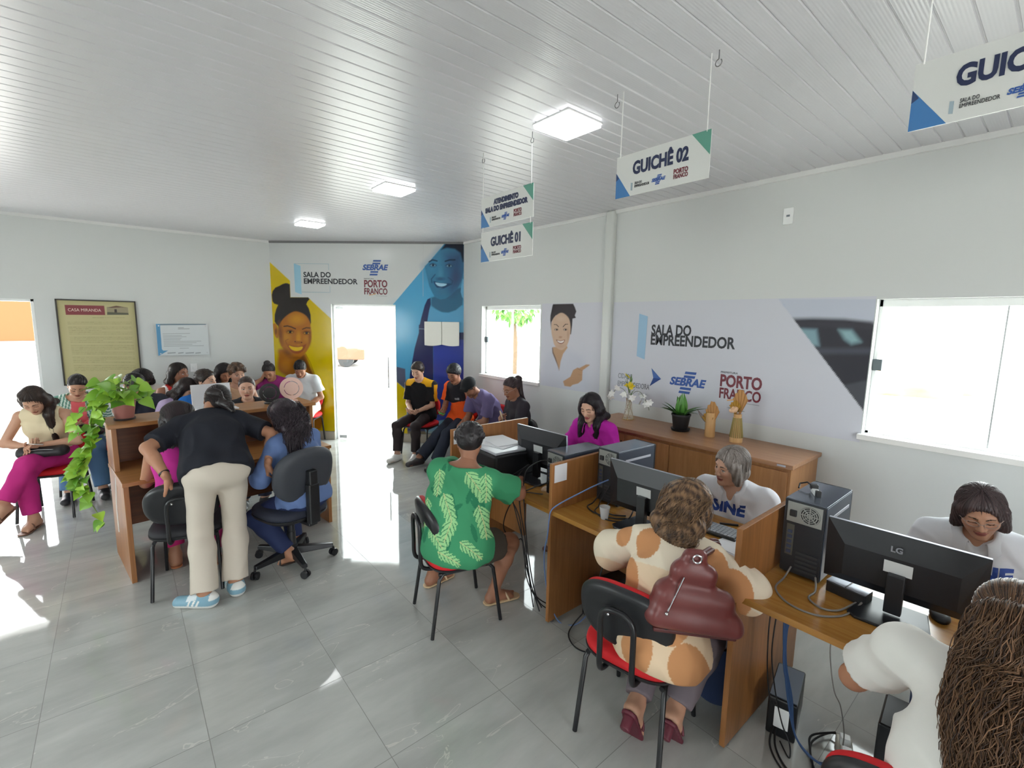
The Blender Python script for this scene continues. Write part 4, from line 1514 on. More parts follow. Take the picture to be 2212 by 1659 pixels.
def sign(y0, y1, z0, z1, lines, label, hooks):
    """board in the plane x = 2.0 facing the waiting side; y0 > y1"""
    s_ = thing('hanging_sign', label, 'sign', (2.0, (y0 + y1) / 2, z1))
    w, h = y0 - y1, z1 - z0
    Mq = frame_M((0, 0, -h / 2), (0, -1, 0), (0, 0, 1))       # z of this frame looks to -X
    MB().prism([(-w / 2, -h / 2), (w / 2, -h / 2), (w / 2, h / 2), (-w / 2, h / 2)], -.005, 0, Mq).build('board', M_sign, s_)
    MB().prism([(-w / 2, -h / 2), (-w / 2 + w * .18, -h / 2), (-w / 2, h * .12)], 0, .001, Mq).build('blue_corner', M_sblue, s_)
    MB().prism([(-w / 2, -h * .08), (-w / 2 + w * .035, -h * .02), (-w / 2, h * .12)], .001, .0016, Mq).build('navy_corner', M_snavy, s_)
    MB().prism([(w / 2, h / 2), (w / 2 - w * .18, h / 2), (w / 2, -h * .02)], 0, .001, Mq).build('green_corner', M_sgreen, s_)
    for t, sz, wd, yy in lines:
        lettering(t, Mq @ Matrix.Translation((0, yy * h, .0012)), sz, NAVY, s_, bold=.0034, width=wd * w, align='CENTER')
    k = w / .5
    lettering('SALA DO', Mq @ Matrix.Translation((-.135 * k, -.25 * h, .0012)), .017, BLACKI, s_, width=.042 * k, name='small_logo')
    lettering('EMPREENDEDOR', Mq @ Matrix.Translation((-.135 * k, -.325 * h, .0012)), .017, BLACKI, s_, width=.085 * k, name='small_logo')
    MB().prism([(-.158 * k, -.37 * h), (-.148 * k, -.38 * h), (-.148 * k, -.2 * h), (-.158 * k, -.19 * h)], 0, .001, Mq).build('small_logo', mat('pale_blue_grey', (150, 166, 176), .4), s_)
    Mw = Mq @ Matrix(((1, 0, 0, 0), (0, 0, 1, 0), (0, -1, 0, 0), (0, 0, 0, 1)))
    sebrae(Mw, .0, -.27 * h, .075 * k, .0012, s_)
    porto(Mw, .115 * k, -.25 * h, .072 * k, .0012, s_, True)
    for yy, zt in hooks:
        MB().tube([(0, yy - (y0 + y1) / 2, -.006), (0, (yy - (y0 + y1) / 2) * .99, zt - z1)], .0022, 6).build('cord', M_cord, s_)
    return s_


YA0, YA1 = 2.745, 2.21
sign(YA0, YA1, 2.535, 2.735, [('ATENDIMENTO', .042, .48, .20), ('SALA DO EMPREENDEDOR', .042, .82, -.02)], 'hanging sign reading ATENDIMENTO, the upper of the two farthest boards', [(YA0 - .02, ZC), (YA1 + .02, ZC)])
sign(YA0, YA1, 2.305, 2.505, [('GUICHÊ 01', .08, .58, .0)], 'hanging sign reading GUICHÊ 01, below another sign', [(YA0 - .02, 2.54), (YA1 + .02, 2.54)])
sign(1.585, 1.09, 2.525, 2.725, [('GUICHÊ 02', .082, .60, .0)], 'hanging sign reading GUICHÊ 02 near the square light', [(1.565, ZC), (1.11, ZC)])
sign(.42, -.09, 2.525, 2.725, [('GUICHÊ 03', .082, .60, .0)], 'nearest hanging sign, cut off by the right photo edge', [(.40, ZC), (-.07, ZC)])
M_steel = mat('steel_wire', (120, 120, 122), .3, .9)
for i, (y, lab) in enumerate(((2.725, 'ceiling hook above the far left end of the ATENDIMENTO sign'), (2.23, 'ceiling hook beside the nearest square light'), (1.6, 'ceiling hook holding the left cord of the GUICHÊ 02 sign'), (1.08, 'ceiling hook with an open ring above the right end of the GUICHÊ 02 sign'))):
    pts = [(2.0, y, ZC), (2.0, y, ZC - .035)] + [(2.0, y + .014 * math.sin(a), ZC - .05 + .014 * math.cos(a)) for a in np.linspace(.2, 5.6, 12)]
    tag(MB().tube(pts, .0022, 6).build('ceiling_hook', M_steel, smooth=True), lab, 'hook', 'ceiling hooks for the signs')
# ------------------------------------------------------------------ furniture
M_oak = wood('oak_veneer', (172, 120, 70), (146, 98, 54), axis=0, rough=.38)
M_oak_v = wood('oak_veneer_upright', (166, 112, 64), (140, 92, 50), axis=2, rough=.42)
M_oak_top = wood('oak_worktop', (178, 130, 66), (158, 108, 50), axis=1, rough=.2)
M_cab = wood('cabinet_veneer', (180, 130, 84), (162, 112, 68), axis=2, rough=.38)
M_cabtop = wood('cabinet_top', (176, 132, 98), (158, 114, 82), axis=1, rough=.34)
M_red = add_noise_bump(mat('red_fabric', (206, 26, 34), .75), 500, .25, .001)
M_blk = mat('black_shell', (30, 31, 34), .38)
M_tube = mat('black_tube', (24, 24, 27), .32)
M_blkfab = add_noise_bump(mat('black_fabric', (38, 38, 42), .8), 500, .3, .001)
M_grey_fab = add_noise_bump(mat('charcoal_shell', (58, 61, 68), .55), 300, .2, .001)
M_chrome = mat('chrome', (205, 205, 208), .18, 1.0)


def pad(outline, lv, M=None, bend=None):
    """soft pad: list of (z, scale) levels over an outline"""
    v, f = [], []
    n = len(outline)
    for z, s in lv:
        for x, y in outline:
            v.append((x * s, y * s, z))
    for j in range(len(lv) - 1):
        for i in range(n):
            f.append((j * n + i, j * n + (i + 1) % n, (j + 1) * n + (i + 1) % n, (j + 1) * n + i))
    f.append(tuple(range(n - 1, -1, -1)))
    f.append(tuple(range((len(lv) - 1) * n, len(lv) * n)))
    if bend: v = [bend(*p) for p in v]
    return MB().add(v, f, M)


def superell(w, h, n=40, e=2.6):
    return [(w / 2 * math.copysign(abs(math.cos(t)) ** (2 / e), math.cos(t)), h / 2 * math.copysign(abs(math.sin(t)) ** (2 / e), math.sin(t))) for t in [2 * math.pi * i / n for i in range(n)]]


PADLV = [(0, .95), (.006, .985), (.02, 1.0), (.034, .99), (.044, .95), (.050, .86), (.054, .6), (.056, .25)]


def make_chair(label, fabric, loc, rz, group):
    t = thing('office_chair', label, 'chair', loc, rz, group)
    so = [(x, y) for x, y in superell(.43, .45, 44, 3.2)]
    pad(so, [(.418 + z, s) for z, s in PADLV]).build('seat', fabric, t, smooth=True, angle=60)
    pad(so, [(.398, .90), (.402, .96), (.414, 1.005), (.424, 1.01), (.426, .98)]).build('seat_shell', M_blk, t, smooth=True, angle=50)
    Mb = Matrix.Translation((-.205, 0, .65)) @ Matrix.Rotation(RAD(-9), 4, 'Y') @ Matrix(((0, 0, 1, 0), (1, 0, 0, 0), (0, 1, 0, 0), (0, 0, 0, 1)))
    bo = superell(.43, .30, 48, 2.5)
    bend = lambda x, y, z: (x, y, z + .55 * x * x)
    pad(bo, [(z * .9, s) for z, s in PADLV], Mb, bend).build('backrest', fabric, t, smooth=True, angle=60)
    pad(bo, [(-.024, .80), (-.022, .9), (-.012, .985), (-.002, 1.012), (.006, 1.012), (.008, .97)], Mb, bend).build('back_shell', M_blk, t, smooth=True, angle=50)
    # inverted U tube behind the backrest
    pts = []
    for y, seq in ((.075, 1), (-.075, -1)):
        pass
    U_ = [(-.05, .075, .385), (-.17, .075, .385), (-.235, .075, .40), (-.256, .075, .44), (-.258, .075, .53), (-.262, .075, .65), (-.264, .06, .69), (-.265, .03, .708), (-.265, 0, .71),
          (-.265, -.03, .708), (-.264, -.06, .69), (-.262, -.075, .65), (-.258, -.075, .53), (-.256, -.075, .44), (-.235, -.075, .40), (-.17, -.075, .385), (-.05, -.075, .385)]
    MB().tube(catmull(U_, 4), .0125, 10).build('back_support', M_tube, t, smooth=True)
    for y in (.05, -.05):
        MB().ball((-.248, y, .672), (.007, .009, .009), 10, 6).build('screw', M_chrome, t, smooth=True)
    fr = MB()
    for y in (.175, -.175):
        fr.tube([(.165, y, .392), (-.175, y, .392)], .0115, 10)
    fr.tube([(.10, -.175, .392), (.10, .175, .392)], .0115, 10).tube([(-.10, -.175, .392), (-.10, .175, .392)], .0115, 10)
    fr.build('frame', M_tube, t, smooth=True)
    for sx, sy in ((1, 1), (1, -1), (-1, 1), (-1, -1)):
        a = (.10 * sx, .172 * sy, .390)
        b_ = (.175 * sx, .185 * sy, .365)
        c = (.225 * sx, .20 * sy, .006)
        MB().tube([a, ((a[0] + b_[0]) / 2 + .012 * sx, (a[1] + b_[1]) / 2, .392), b_, c], .0115, 10).build('leg', M_tube, t, smooth=True)
    return t


CHG = 'red and black office chairs'
CH = {}
ch0 = make_chair('red and black chair under the woman in the green leaf blouse', M_red, (1.572, 2.40, 0), RAD(-13), CHG)
CH['green'] = ch0


def chair(key, label, x, y, deg):
    c = copy_tree(ch0)
    c.location = (x, y, 0)
    c.rotation_euler = (0, 0, RAD(deg))
    c['label'] = label
    CH[key] = c
    return c


chair('peach', 'red and black chair under the woman with the brown shoulder bag', 1.765, 1.14, 11)
chair('near', 'red and black chair cut off at the bottom right, under the curly ponytail woman', 1.63, .13, 8)
chair('pink', 'red-seated chair under the woman in magenta trousers at the left photo edge', -.62, 6.02, -128)
chair('stripe', 'chair against the left wall under the woman in the striped jacket', -.33, 6.98, -95)
chair('blackyellow', 'red-seated chair under the boy in the black and yellow shirt', 3.33, 5.98, 222)
chair('orange', 'chair under the young man in the orange and black shirt', 3.66, 5.42, 206)
chair('cap', 'chair under the man in the black cap', 3.70, 4.80, 186)
chair('glasses', 'black-backed chair beside the far window under the girl with glasses', 3.60, 3.98, 176)
chair('whitetee', 'chair beside the street door under the boy in white shirt and shorts', 2.10, 7.32, 226)
for k_ in ('bowed', 'dark', 'jersey', 'lilac', 'blue', 'whitegirl', 'curly', 'blacktee', 'bun'):
    chair(k_, dict(bowed='chair under the person in white with bowed head behind the pothos', dark='chair under the short-haired person in the dark shirt', jersey='chair under the person in the red jersey', lilac='chair under the person in the lilac top', blue='chair under the person in the bright blue T-shirt', whitegirl='chair under the long-haired person in white against the wall', curly='chair under the curly-haired person in tan', blacktee='chair under the person in black facing the counter', bun='chair under the person in purple with the top bun')[k_], 0, 0, 0)
# the black one at the counter
blk = copy_tree(ch0)
blk.location = (.295, 3.90, 0)
blk.rotation_euler = (0, 0, RAD(76))
blk['label'] = 'all-black chair at the left end of the reception counter'
blk['group'] = 'black chairs'
for c in blk.children:
    if c.name.startswith(('seat', 'backrest')) and not c.name.startswith('seat_shell'):
        c.data = c.data.copy()
        c.data.materials.clear()
        c.data.materials.append(M_blkfab)

# swivel chair
sw = thing('swivel_chair', 'dark grey swivel chair on five castors at the reception counter', 'swivel chair', (.92, 3.73, 0), RAD(108))
so = superell(.48, .47, 44, 3.0)
pad(so, [(.43 + z * 1.2, s) for z, s in PADLV]).build('seat', add_noise_bump(mat('dark_blue_fabric', (40, 44, 58), .8), 500, .3, .001), sw, smooth=True, angle=60)
pad(so, [(.395, .8), (.40, .9), (.42, 1.0), (.435, 1.01)]).build('seat_shell', M_blk, sw, smooth=True, angle=50)
Mb = Matrix.Translation((-.235, 0, .755)) @ Matrix.Rotation(RAD(-10), 4, 'Y') @ Matrix(((0, 0, 1, 0), (1, 0, 0, 0), (0, 1, 0, 0), (0, 0, 0, 1)))
bo = superell(.47, .40, 52, 2.5)
bend = lambda x, y, z: (x, y, z + .6 * x * x)
pad(bo, [(z, s) for z, s in PADLV], Mb, bend).build('backrest', M_grey_fab, sw, smooth=True, angle=60)
pad(bo, [(-.03, .72), (-.028, .86), (-.018, .96), (-.004, 1.012), (.008, 1.015), (.010, .97)], Mb, bend).build('back_shell', M_grey_fab, sw, smooth=True, angle=50)
MB().box(-.318, -.265, -.042, .042, .40, .70).box(-.315, -.262, -.034, .034, .68, .80).build('back_bracket', M_blk, sw, bevel=.008)
MB().box(-.29, .0, -.035, .035, .375, .40).build('back_arm', M_blk, sw, bevel=.006)
MB().tube([(-.06, -.06, .39), (-.06, -.2, .385), (-.06, -.25, .37)], .006, 8).build('height_lever', M_chrome, sw, smooth=True)
MB().cyl((0, 0, .20), (0, 0, .40), .026, 20).cyl((0, 0, .08), (0, 0, .26), .036, 20, .03).build('gas_column', M_blk, sw, smooth=True)
st_ = MB()
for k in range(5):
    a = 2 * math.pi * k / 5 + .35
    R_ = Matrix.Rotation(a, 4, 'Z')
    v = [(0.02, -.034, .075), (.02, .034, .075), (.02, .03, .135), (.02, -.03, .135), (.30, -.018, .075), (.30, .018, .075), (.30, .016, .105), (.30, -.016, .105)]
    st_.add(v, [(0, 3, 2, 1), (4, 5, 6, 7), (0, 1, 5, 4), (1, 2, 6, 5), (2, 3, 7, 6), (3, 0, 4, 7)], R_)
st_.cyl((0, 0, .072), (0, 0, .15), .042, 20)
st_.build('star_base', M_blk, sw, bevel=.006)
for k in range(5):
    a = 2 * math.pi * k / 5 + .35
    p = Vector((.30 * math.cos(a), .30 * math.sin(a), 0))
    tdir = Vector((-math.sin(a + .6), math.cos(a + .6), 0))
    MB().cyl(p + Vector((0, 0, .03)) - tdir * .024, p + Vector((0, 0, .03)) - tdir * .006, .029, 18).cyl(p + Vector((0, 0, .03)) + tdir * .006, p + Vector((0, 0, .03)) + tdir * .024, .029, 18).cyl(p + Vector((0, 0, .03)), p + Vector((0, 0, .08)), .008, 8).build('castor', M_blk, sw, bevel=.003)

# ---- service desks: four upright dividers with three worktops
DY = (3.065, 1.945, .815, -.315)
wk = thing('service_desk', 'long three-bay oak service desk with upright dividers along the right wall', 'desk', (1.95, DY[2], 0))
O_ = Vector((1.95, DY[2], 0))
bx = lambda x0, x1, y0, y1, z0, z1: MB().box(x0 - O_.x, x1 - O_.x, y0 - O_.y, y1 - O_.y, z0, z1)
for y in DY:
    bx(1.955, 2.76, y - .0125, y + .0125, .012, 1.045).build('divider', M_oak_v, wk, bevel=.002)
    for x in (2.0, 2.7):
        MB().cyl((x - O_.x, y - O_.y, 0), (x - O_.x, y - O_.y, .014), .014, 12).build('foot', M_chrome, wk, smooth=True)
for a, b_ in zip(DY, DY[1:]):
    bx(1.96, 2.72, b_ + .0125, a - .0125, .722, .750).build('worktop', M_oak_top, wk, bevel=.002)
bx(2.66, 2.68, DY[2] + .0125, DY[1] - .0125, .25, .722).build('modesty_panel', M_oak_v, wk, bevel=.002)
bx(2.30, 2.32, DY[1] + .62, DY[0] - .0125, .25, .722).build('modesty_panel', M_oak_v, wk, bevel=.002)
for y in DY[1:3]:
    pass
# blank sheets taped on two dividers
for y, lab in ((DY[1], 'white sheet taped to the front of the middle divider'), (DY[0], 'white sheet taped to the far divider behind the short-haired head')):
    tag(MB().box(1.972, 2.08, y - .0142, y - .0128, .925, 1.035).build('paper_sheet', mat('paper', (226, 226, 230), .6)), lab, 'paper')

# ---- low cabinet under the banner
cb = thing('credenza', 'long low oak cabinet against the right wall under the banner', 'cabinet', (3.69, 2.05, 0))
cx_ = lambda x0, x1, y0, y1, z0, z1: MB().box(x0 - 3.69, x1 - 3.69, y0 - 2.05, y1 - 2.05, z0, z1)
cx_(3.415, 3.975, 1.115, 2.985, .935, .965).build('top', M_cabtop, cb, bevel=.003)
cx_(3.45, 3.97, 1.135, 2.965, .05, .935).build('body', M_cab, cb, bevel=.002)
cx_(3.48, 3.96, 1.16, 2.94, 0, .05).build('plinth', M_dark, cb)
n_ = 4
for k in range(n_):
    y0 = 1.15 + (2.95 - 1.15) * k / n_
    d_ = cx_(3.432, 3.449, y0 + .003, y0 + .45 - .003, .07, .905).build('door', M_cab, cb, bevel=.002)
    yk = y0 + (.42 if k % 2 == 0 else .03)
    MB().ball((3.426 - 3.69, yk - 2.05, .84), .008, 10, 6).build('lock', mat('brass_dark', (96, 74, 52), .4, .6), d_, smooth=True)
cx_(3.412, 3.4155, 1.16, 1.215, .945, .958).build('maker_badge', mat('silver_badge', (198, 198, 206), .3, .6), cb)

# ---- reception counter on the left, open towards the staff
CTA = RAD(7)
ct = thing('reception_counter', 'two-tier oak reception counter with a plant on its left end', 'counter', (-.05, 4.10, 0), CTA)
L_ = 1.48
MB().box(0, .03, .0, .66, .0, .715).box(0, .03, .33, .66, .715, 1.07).build('end_panel', M_oak_v, ct, bevel=.002)
MB().box(L_ - .03, L_, .0, .66, .0, .715).box(L_ - .03, L_, .33, .66, .715, 1.07).build('end_panel', M_oak_v, ct, bevel=.002)
MB().box(-.006, L_ + .006, -.02, .64, .715, .743).build('worktop', M_oak, ct, bevel=.002)
MB().box(-.02, L_ + .02, .30, .70, 1.07, 1.10).build('top_shelf', M_oak, ct, bevel=.003)
wood('dark_oak', (118, 70, 38), (92, 52, 28), axis=0, rough=.5)
MB().box(.03, L_ - .03, .62, .64, .743, 1.07).build('upper_back', MATS['dark_oak'], ct)
MB().box(.03, L_ - .03, .60, .62, .22, .715).build('front_panel', MATS['dark_oak'], ct)
MB().box(.72, .74, .34, .62, .743, 1.07).build('shelf_divider', M_oak_v, ct)
dr = MB().box(L_ - .40, L_ - .035, .0, .5, .585, .712).build('drawer', M_oak, ct, bevel=.003)
MB().tube([(L_ - .30, -.004, .65), (L_ - .30, -.02, .65), (L_ - .13, -.02, .65), (L_ - .13, -.004, .65)], .005, 8).build('drawer_pull', M_chrome, dr, smooth=True)

# ---- things on and around the counter
def at_counter(x, y, z):
    return Matrix.Translation((-.05, 4.10, 0)) @ Matrix.Rotation(CTA, 4, 'Z') @ Vector((x, y, z))


def round_fan(lab, xy, m, yaw):
    p = at_counter(*xy, 1.10)
    f_ = thing('hand_fan', lab, 'fan', p, yaw)
    return f_


lap = thing('open_laptop', 'white laptop lid standing open behind the bending woman', 'laptop', at_counter(.72, .50, 1.10), CTA)
MB().box(-.15, .15, -.10, .10, 0, .014).build('base', mat('laptop_white', (226, 226, 230), .35), lap, bevel=.004)
MB().box(-.15, .15, -.006, .006, 0, .20, Matrix.Translation((0, .10, .012)) @ Matrix.Rotation(RAD(-8), 4, 'X')).build('lid', MATS['laptop_white'], lap, bevel=.004)


def disc_stand(name, lab, x, col, r, z):
    """flat round light with a ring cut-out, on a small foot"""
    p = at_counter(x, .50, 1.10)
    t = thing(name, lab, 'desk mirror', p, CTA + RAD(-8))
    Mx = Matrix.Translation((0, 0, z)) @ Matrix.Rotation(RAD(82), 4, 'X')
    ring = MB()
    v, f = [], []
    n = 48
    for zz in (-.006, .006):
        for rr in (r * .66, r):
            for i in range(n):
                a = 2 * math.pi * i / n
                v.append((rr * math.cos(a), rr * math.sin(a), zz))
    for i in range(n):
        j = (i + 1) % n
        f += [(i, n + i, n + j, j), (2 * n + i, 2 * n + j, 3 * n + j, 3 * n + i), (n + i, 3 * n + i, 3 * n + j, n + j), (i, j, 2 * n + j, 2 * n + i)]
    ring.add(v, f, Mx).build('rim', col, t)
    MB().prism([(r * .60 * math.cos(2 * math.pi * i / 40), r * .60 * math.sin(2 * math.pi * i / 40)) for i in range(40)], -.004, .004, Mx).build('face', col, t)
    MB().prism([(r * .1 * x_, r * .1 * y_) for x_, y_ in ((-9, -1), (-5.5, -1), (-5.5, 1), (-9, 1))], -.003, .003, Mx).prism([(r * .1 * x_, r * .1 * y_) for x_, y_ in ((9, 4), (5, 3), (5, 2), (9, 2.4))][::-1], -.003, .003, Mx).build('bridge', col, t)
    MB().cyl((0, 0, 0), (0, 0, .012), .05, 24).cyl((0, .0, .01), (0, 0, z - r * .62), .009, 10).build('foot', col, t, smooth=True)
    return t


disc_stand('round_mirror', 'pale pink round ring-shaped disc standing at the right end of the counter', 1.36, mat('pale_pink_plastic', (226, 190, 176), .4), .105, .125)
disc_stand('round_mirror', 'black round ring-shaped disc beside the pale pink one on the counter', 1.16, mat('black_gloss', (26, 22, 24), .3), .088, .10)

# ---- computers
M_mon = mat('monitor_black', (28, 29, 33), .38)
M_monband = mat('monitor_band', (62, 66, 74), .3)
M_label = mat('label_white', (198, 200, 200), .5)
M_screen = mat('screen', (10, 12, 16), .12)
M_silver = mat('silver_edge', (168, 172, 184), .3, .4)


def monitor(lab, x, y, deg, zb, w=.53, h=.30, brand=None):
    t = thing('computer_monitor', lab, 'monitor', (x, y, .75), RAD(deg), 'monitors on the service desks')
    # screen faces +x ; the back is turned to the visitors
    zc = zb - .75 + h / 2
    Mx = Matrix.Translation((.03, 0, zc)) @ Matrix.Rotation(RAD(-4), 4, 'Y')
    MB().box(.0, .018, -w / 2, w / 2, -h / 2, h / 2, Mx).build('bezel', M_silver, t, bevel=.003)
    MB().box(.018, .0188, -w / 2 + .01, w / 2 - .01, -h / 2 + .016, h / 2 - .01, Mx).build('screen', M_screen, t)
    v = [(0, -w / 2, -h / 2), (0, w / 2, -h / 2), (0, w / 2, h / 2), (0, -w / 2, h / 2), (-.03, -w * .36, -h * .34), (-.03, w * .36, -h * .34), (-.026, w * .36, h * .16), (-.026, -w * .36, h * .16)]
    MB().add(v, [(4, 7, 6, 5), (0, 4, 5, 1), (1, 5, 6, 2), (2, 6, 7, 3), (3, 7, 4, 0)], Mx).build('back_cover', M_mon, t, bevel=.004)
    MB().box(-.0300, -.0290, -.045, .045, -.02, .03, Mx).build('data_label', M_label, t)
    MB().box(-.055, -.022, -.028, .028, -zc + .02, zc * 0 - .02 + .0, Matrix.Translation((.03, 0, zc))).build('neck', M_mon, t, bevel=.004)
    MB().prism([(.10, -.10), (.10, .10), (-.10, .13), (-.13, .10), (-.13, -.10), (-.10, -.13)], .0, .012).build('base', M_mon, t, bevel=.004)
    if brand:
        d_ = Mx.to_3x3()
        Mt = Mx @ frame_M((-.0275, w * .06, h * .26), (0, -1, 0), (.06, 0, 1))
        lettering(brand, Matrix.Translation(t.location * 0) @ Mt, .032, mat('grey_mark', (130, 132, 138), .35), t, bold=.001)
    return t


monitor('large black monitor seen from behind at the nearest bay, marked LG', 2.30, .345, 3, .815, .50, .27, 'LG')
monitor('black monitor seen from behind in the middle bay beside a tower', 2.20, 1.455, 3, .812, .49, .285)
monitor('black monitor seen from behind in the far bay beside the printer', 2.29, 2.42, 2, .83, .50, .29)

M_case = mat('case_black', (36, 38, 43), .4)
M_case_side = mat('case_side', (70, 78, 92), .34, .3)
M_psu = mat('psu_grey', (150, 152, 148), .4, .4)


def tower(lab, x, y, deg, top_m, h=.36):
    """rear at local x = 0, body goes to +x"""
    t = thing('computer_tower', lab, 'computer', (x, y, .75), RAD(deg), 'computer towers on the service desks')
    w, d = .165, .38
    MB().box(.0, d - .02, -w / 2 + .002, w / 2 - .002, .016, h - .004).build('chassis', M_case, t, bevel=.003)
    MB().box(d - .02, d, -w / 2, w / 2, .012, h).build('front_bezel', M_case, t, bevel=.008)
    MB().box(.004, d - .02, -w / 2, w / 2, h - .004, h).build('top_cover', top_m, t, bevel=.001)
    for s_ in (-1, 1):
        MB().box(.006, d - .022, s_ * w / 2 - .002, s_ * w / 2 + .002, .02, h - .006).build('side_panel', M_case_side, t, bevel=.001)
    MB().box(.07, d - .06, -w / 2 - .004, -w / 2 - .0015, h - .075, h - .06).build('side_rib', mat('rib_light', (188, 192, 204), .3), t, bevel=.001)
    MB().box(-.003, .001, -w / 2 + .012, w / 2 - .012, h - .105, h - .012).build('power_supply', M_psu, t, bevel=.001)
    fan = MB()
    for rr in (.038, .029, .020, .011):
        fan.tube([(-.005, -.022 + rr * math.cos(a), h - .058 + rr * math.sin(a)) for a in np.linspace(0, 6.2832, 29)], .0024, 6)
    for a in (0, math.pi / 2, math.pi / 4, -math.pi / 4):
        fan.tube([(-.0055, -.022 - .040 * math.cos(a), h - .058 - .040 * math.sin(a)), (-.0055, -.022 + .040 * math.cos(a), h - .058 + .040 * math.sin(a))], .0022, 6)
    MB().cyl((-.0038, -.022, h - .058), (-.003, -.022, h - .058), .041, 28).build('fan_opening', M_dark, t)
    fan.build('fan_grille', M_psu, t, smooth=True)
    MB().box(-.012, 0, .030, .058, h - .078, h - .048).build('power_socket', M_dark, t, bevel=.003)
    MB().box(-.003, .001, .035, .066, .10, h - .118).build('port_plate', mat('port_plate', (92, 92, 84), .45, .4), t)
    pm = MB()
    for k in range(5):
        pm.box(-.007, 0, .041, .060, .11 + k * .024, .124 + k * .024)
    pm.build('port', mat('port_block', (58, 66, 92), .5), t, bevel=.001)
    sl = MB()
    for k in range(5):
        sl.box(-.003, .001, -w / 2 + .015, .02, .035 + k * .02, .046 + k * .02)
    sl.build('slot_cover', mat('slot_dark', (52, 53, 56), .4), t)
    for s_ in (-1, 1):
        MB().box(.03, .06, s_ * .06 - .012, s_ * .06 + .012, 0, .018).box(d - .07, d - .04, s_ * .06 - .012, s_ * .06 + .012, 0, .018).build('foot', M_dark, t)
    return t


M_topg = mat('case_top_grey', (104, 110, 122), .16, .4)
tower('black computer tower nearest the camera, an adapter lying on its top', 2.315, .69, 0, M_topg, .365)
tower('black computer tower in the middle bay beside the divider', 2.31, 1.80, -3, M_topg, .36)
tower('black computer tower in the far bay behind the middle divider', 2.12, 2.075, -4, M_topg, .31)

# black printer with papers
pr_ = thing('printer', 'black printer in the far bay under loose papers', 'printer', (2.22, 2.77, .75), RAD(-4))
MB().box(-.20, .20, -.23, .23, 0, .185).build('body', M_dark, pr_, bevel=.02, seg=4)
MB().box(-.19, .17, -.215, .215, .186, .205).build('scanner_lid', mat('printer_lid', (176, 178, 186), .35), pr_, bevel=.006)
for k, (x, y, a, lab) in enumerate(((2.20, 2.79, .2, 'lower sheet of white paper on the printer lid'), (2.26, 2.82, -.15, 'topmost tilted sheet of white paper on the printer'))):
    p_ = MB().box(-.105, .105, -.15, .15, 0, .003 + k * .002).build('paper_sheet', MATS['paper'])
    p_.location = (x, y, .9555 + k * .004)
    p_.rotation_euler = (0, RAD(0), a)
    tag(p_, lab, 'paper')


def keyboard(lab, x, y, deg, body, key, w=.44, d=.14):
    t = thing('keyboard', lab, 'keyboard', (x, y, .75), RAD(deg))
    MB().box(-d / 2, d / 2, -w / 2, w / 2, 0, .016).build('case', body, t, bevel=.005)
    kb = MB()
    ny = int(w / .021)
    for i in range(5):
        for j in range(ny):
            x0 = -d / 2 + .012 + i * (d - .024) / 5
            y0 = -w / 2 + .01 + j * (w - .02) / ny
            kb.box(x0, x0 + (d - .024) / 5 - .003, y0, y0 + (w - .02) / ny - .003, .016, .022)
    kb.build('keys', key, t)
    return t


keyboard('black keyboard with pale keys on the far bay worktop', 2.47, 2.40, 8, M_dark, mat('key_light', (206, 208, 214), .5), .40)
keyboard('dark keyboard in front of the grey-haired woman', 2.50, 1.15, 4, M_dark, mat('key_grey', (150, 154, 160), .5), .22, .15)
ms = thing('paper_stack', 'loose white papers beside the divider in front of the grey-haired woman', 'papers', (2.42, .98, .75), 0)
MB().box(-.15, .15, -.105, .105, 0, .003, Matrix.Rotation(.1, 4, 'Z')).box(-.12, .17, -.08, .12, .003, .006, Matrix.Rotation(-.12, 4, 'Z')).build('sheets', MATS['paper'], ms)
pen = tag(MB().cyl((2.60, 1.20, .757), (2.66, 1.12, .757), .006, 10).build('pen', M_dark, smooth=True), 'short black pen lying beside the keyboard in the middle bay', 'pen')
cup = thing('plastic_cup', 'small clear plastic cup on the middle bay worktop', 'cup', (2.13, 1.665, .75))
M_clear = mat('frosted_plastic', (226, 228, 232), .25, alpha=.45)
MB().lathe([(.021, 0), (.024, .02), (.032, .075), (.031, .075), (.023, .02), (.020, .003)], 24).build('wall', M_clear, cup, smooth=True)
ad = thing('power_adapter', 'black and white plug adapter lying on top of the nearest tower', 'adapter', (2.47, .70, 1.115), RAD(30))
MB().box(-.035, .035, -.014, .014, 0, .02).build('body', M_white, ad, bevel=.004)
MB().box(-.05, -.03, -.012, .012, 0, .03).box(.02, .05, -.016, .016, .012, .036).build('plug', M_dark, ad, bevel=.004)
MB().tube([(.05, 0, .02), (.08, .02, .03), (.08, .05, .02), (.05, .06, .006)], .004, 8).build('lead', M_dark, ad, smooth=True)
rt = thing('router', 'small black network box beside the stand of the nearest monitor', 'router', (2.33, .50, .75), RAD(-8))
MB().box(-.035, .035, -.075, .075, 0, .05).build('case', M_dark, rt, bevel=.005)
MB().box(-.036, .034, -.074, -.003, .05, .052).box(-.036, .034, .003, .074, .05, .052).build('top', mat('router_top', (150, 154, 166), .3, .3), rt)
mo = thing('computer_mouse', 'black mouse behind the nearest monitor stand', 'mouse', (2.44, .22, .75), RAD(20))
MB().ball((0, 0, .012), (.055, .032, .022), 20, 12).build('shell', M_dark, mo, smooth=True)

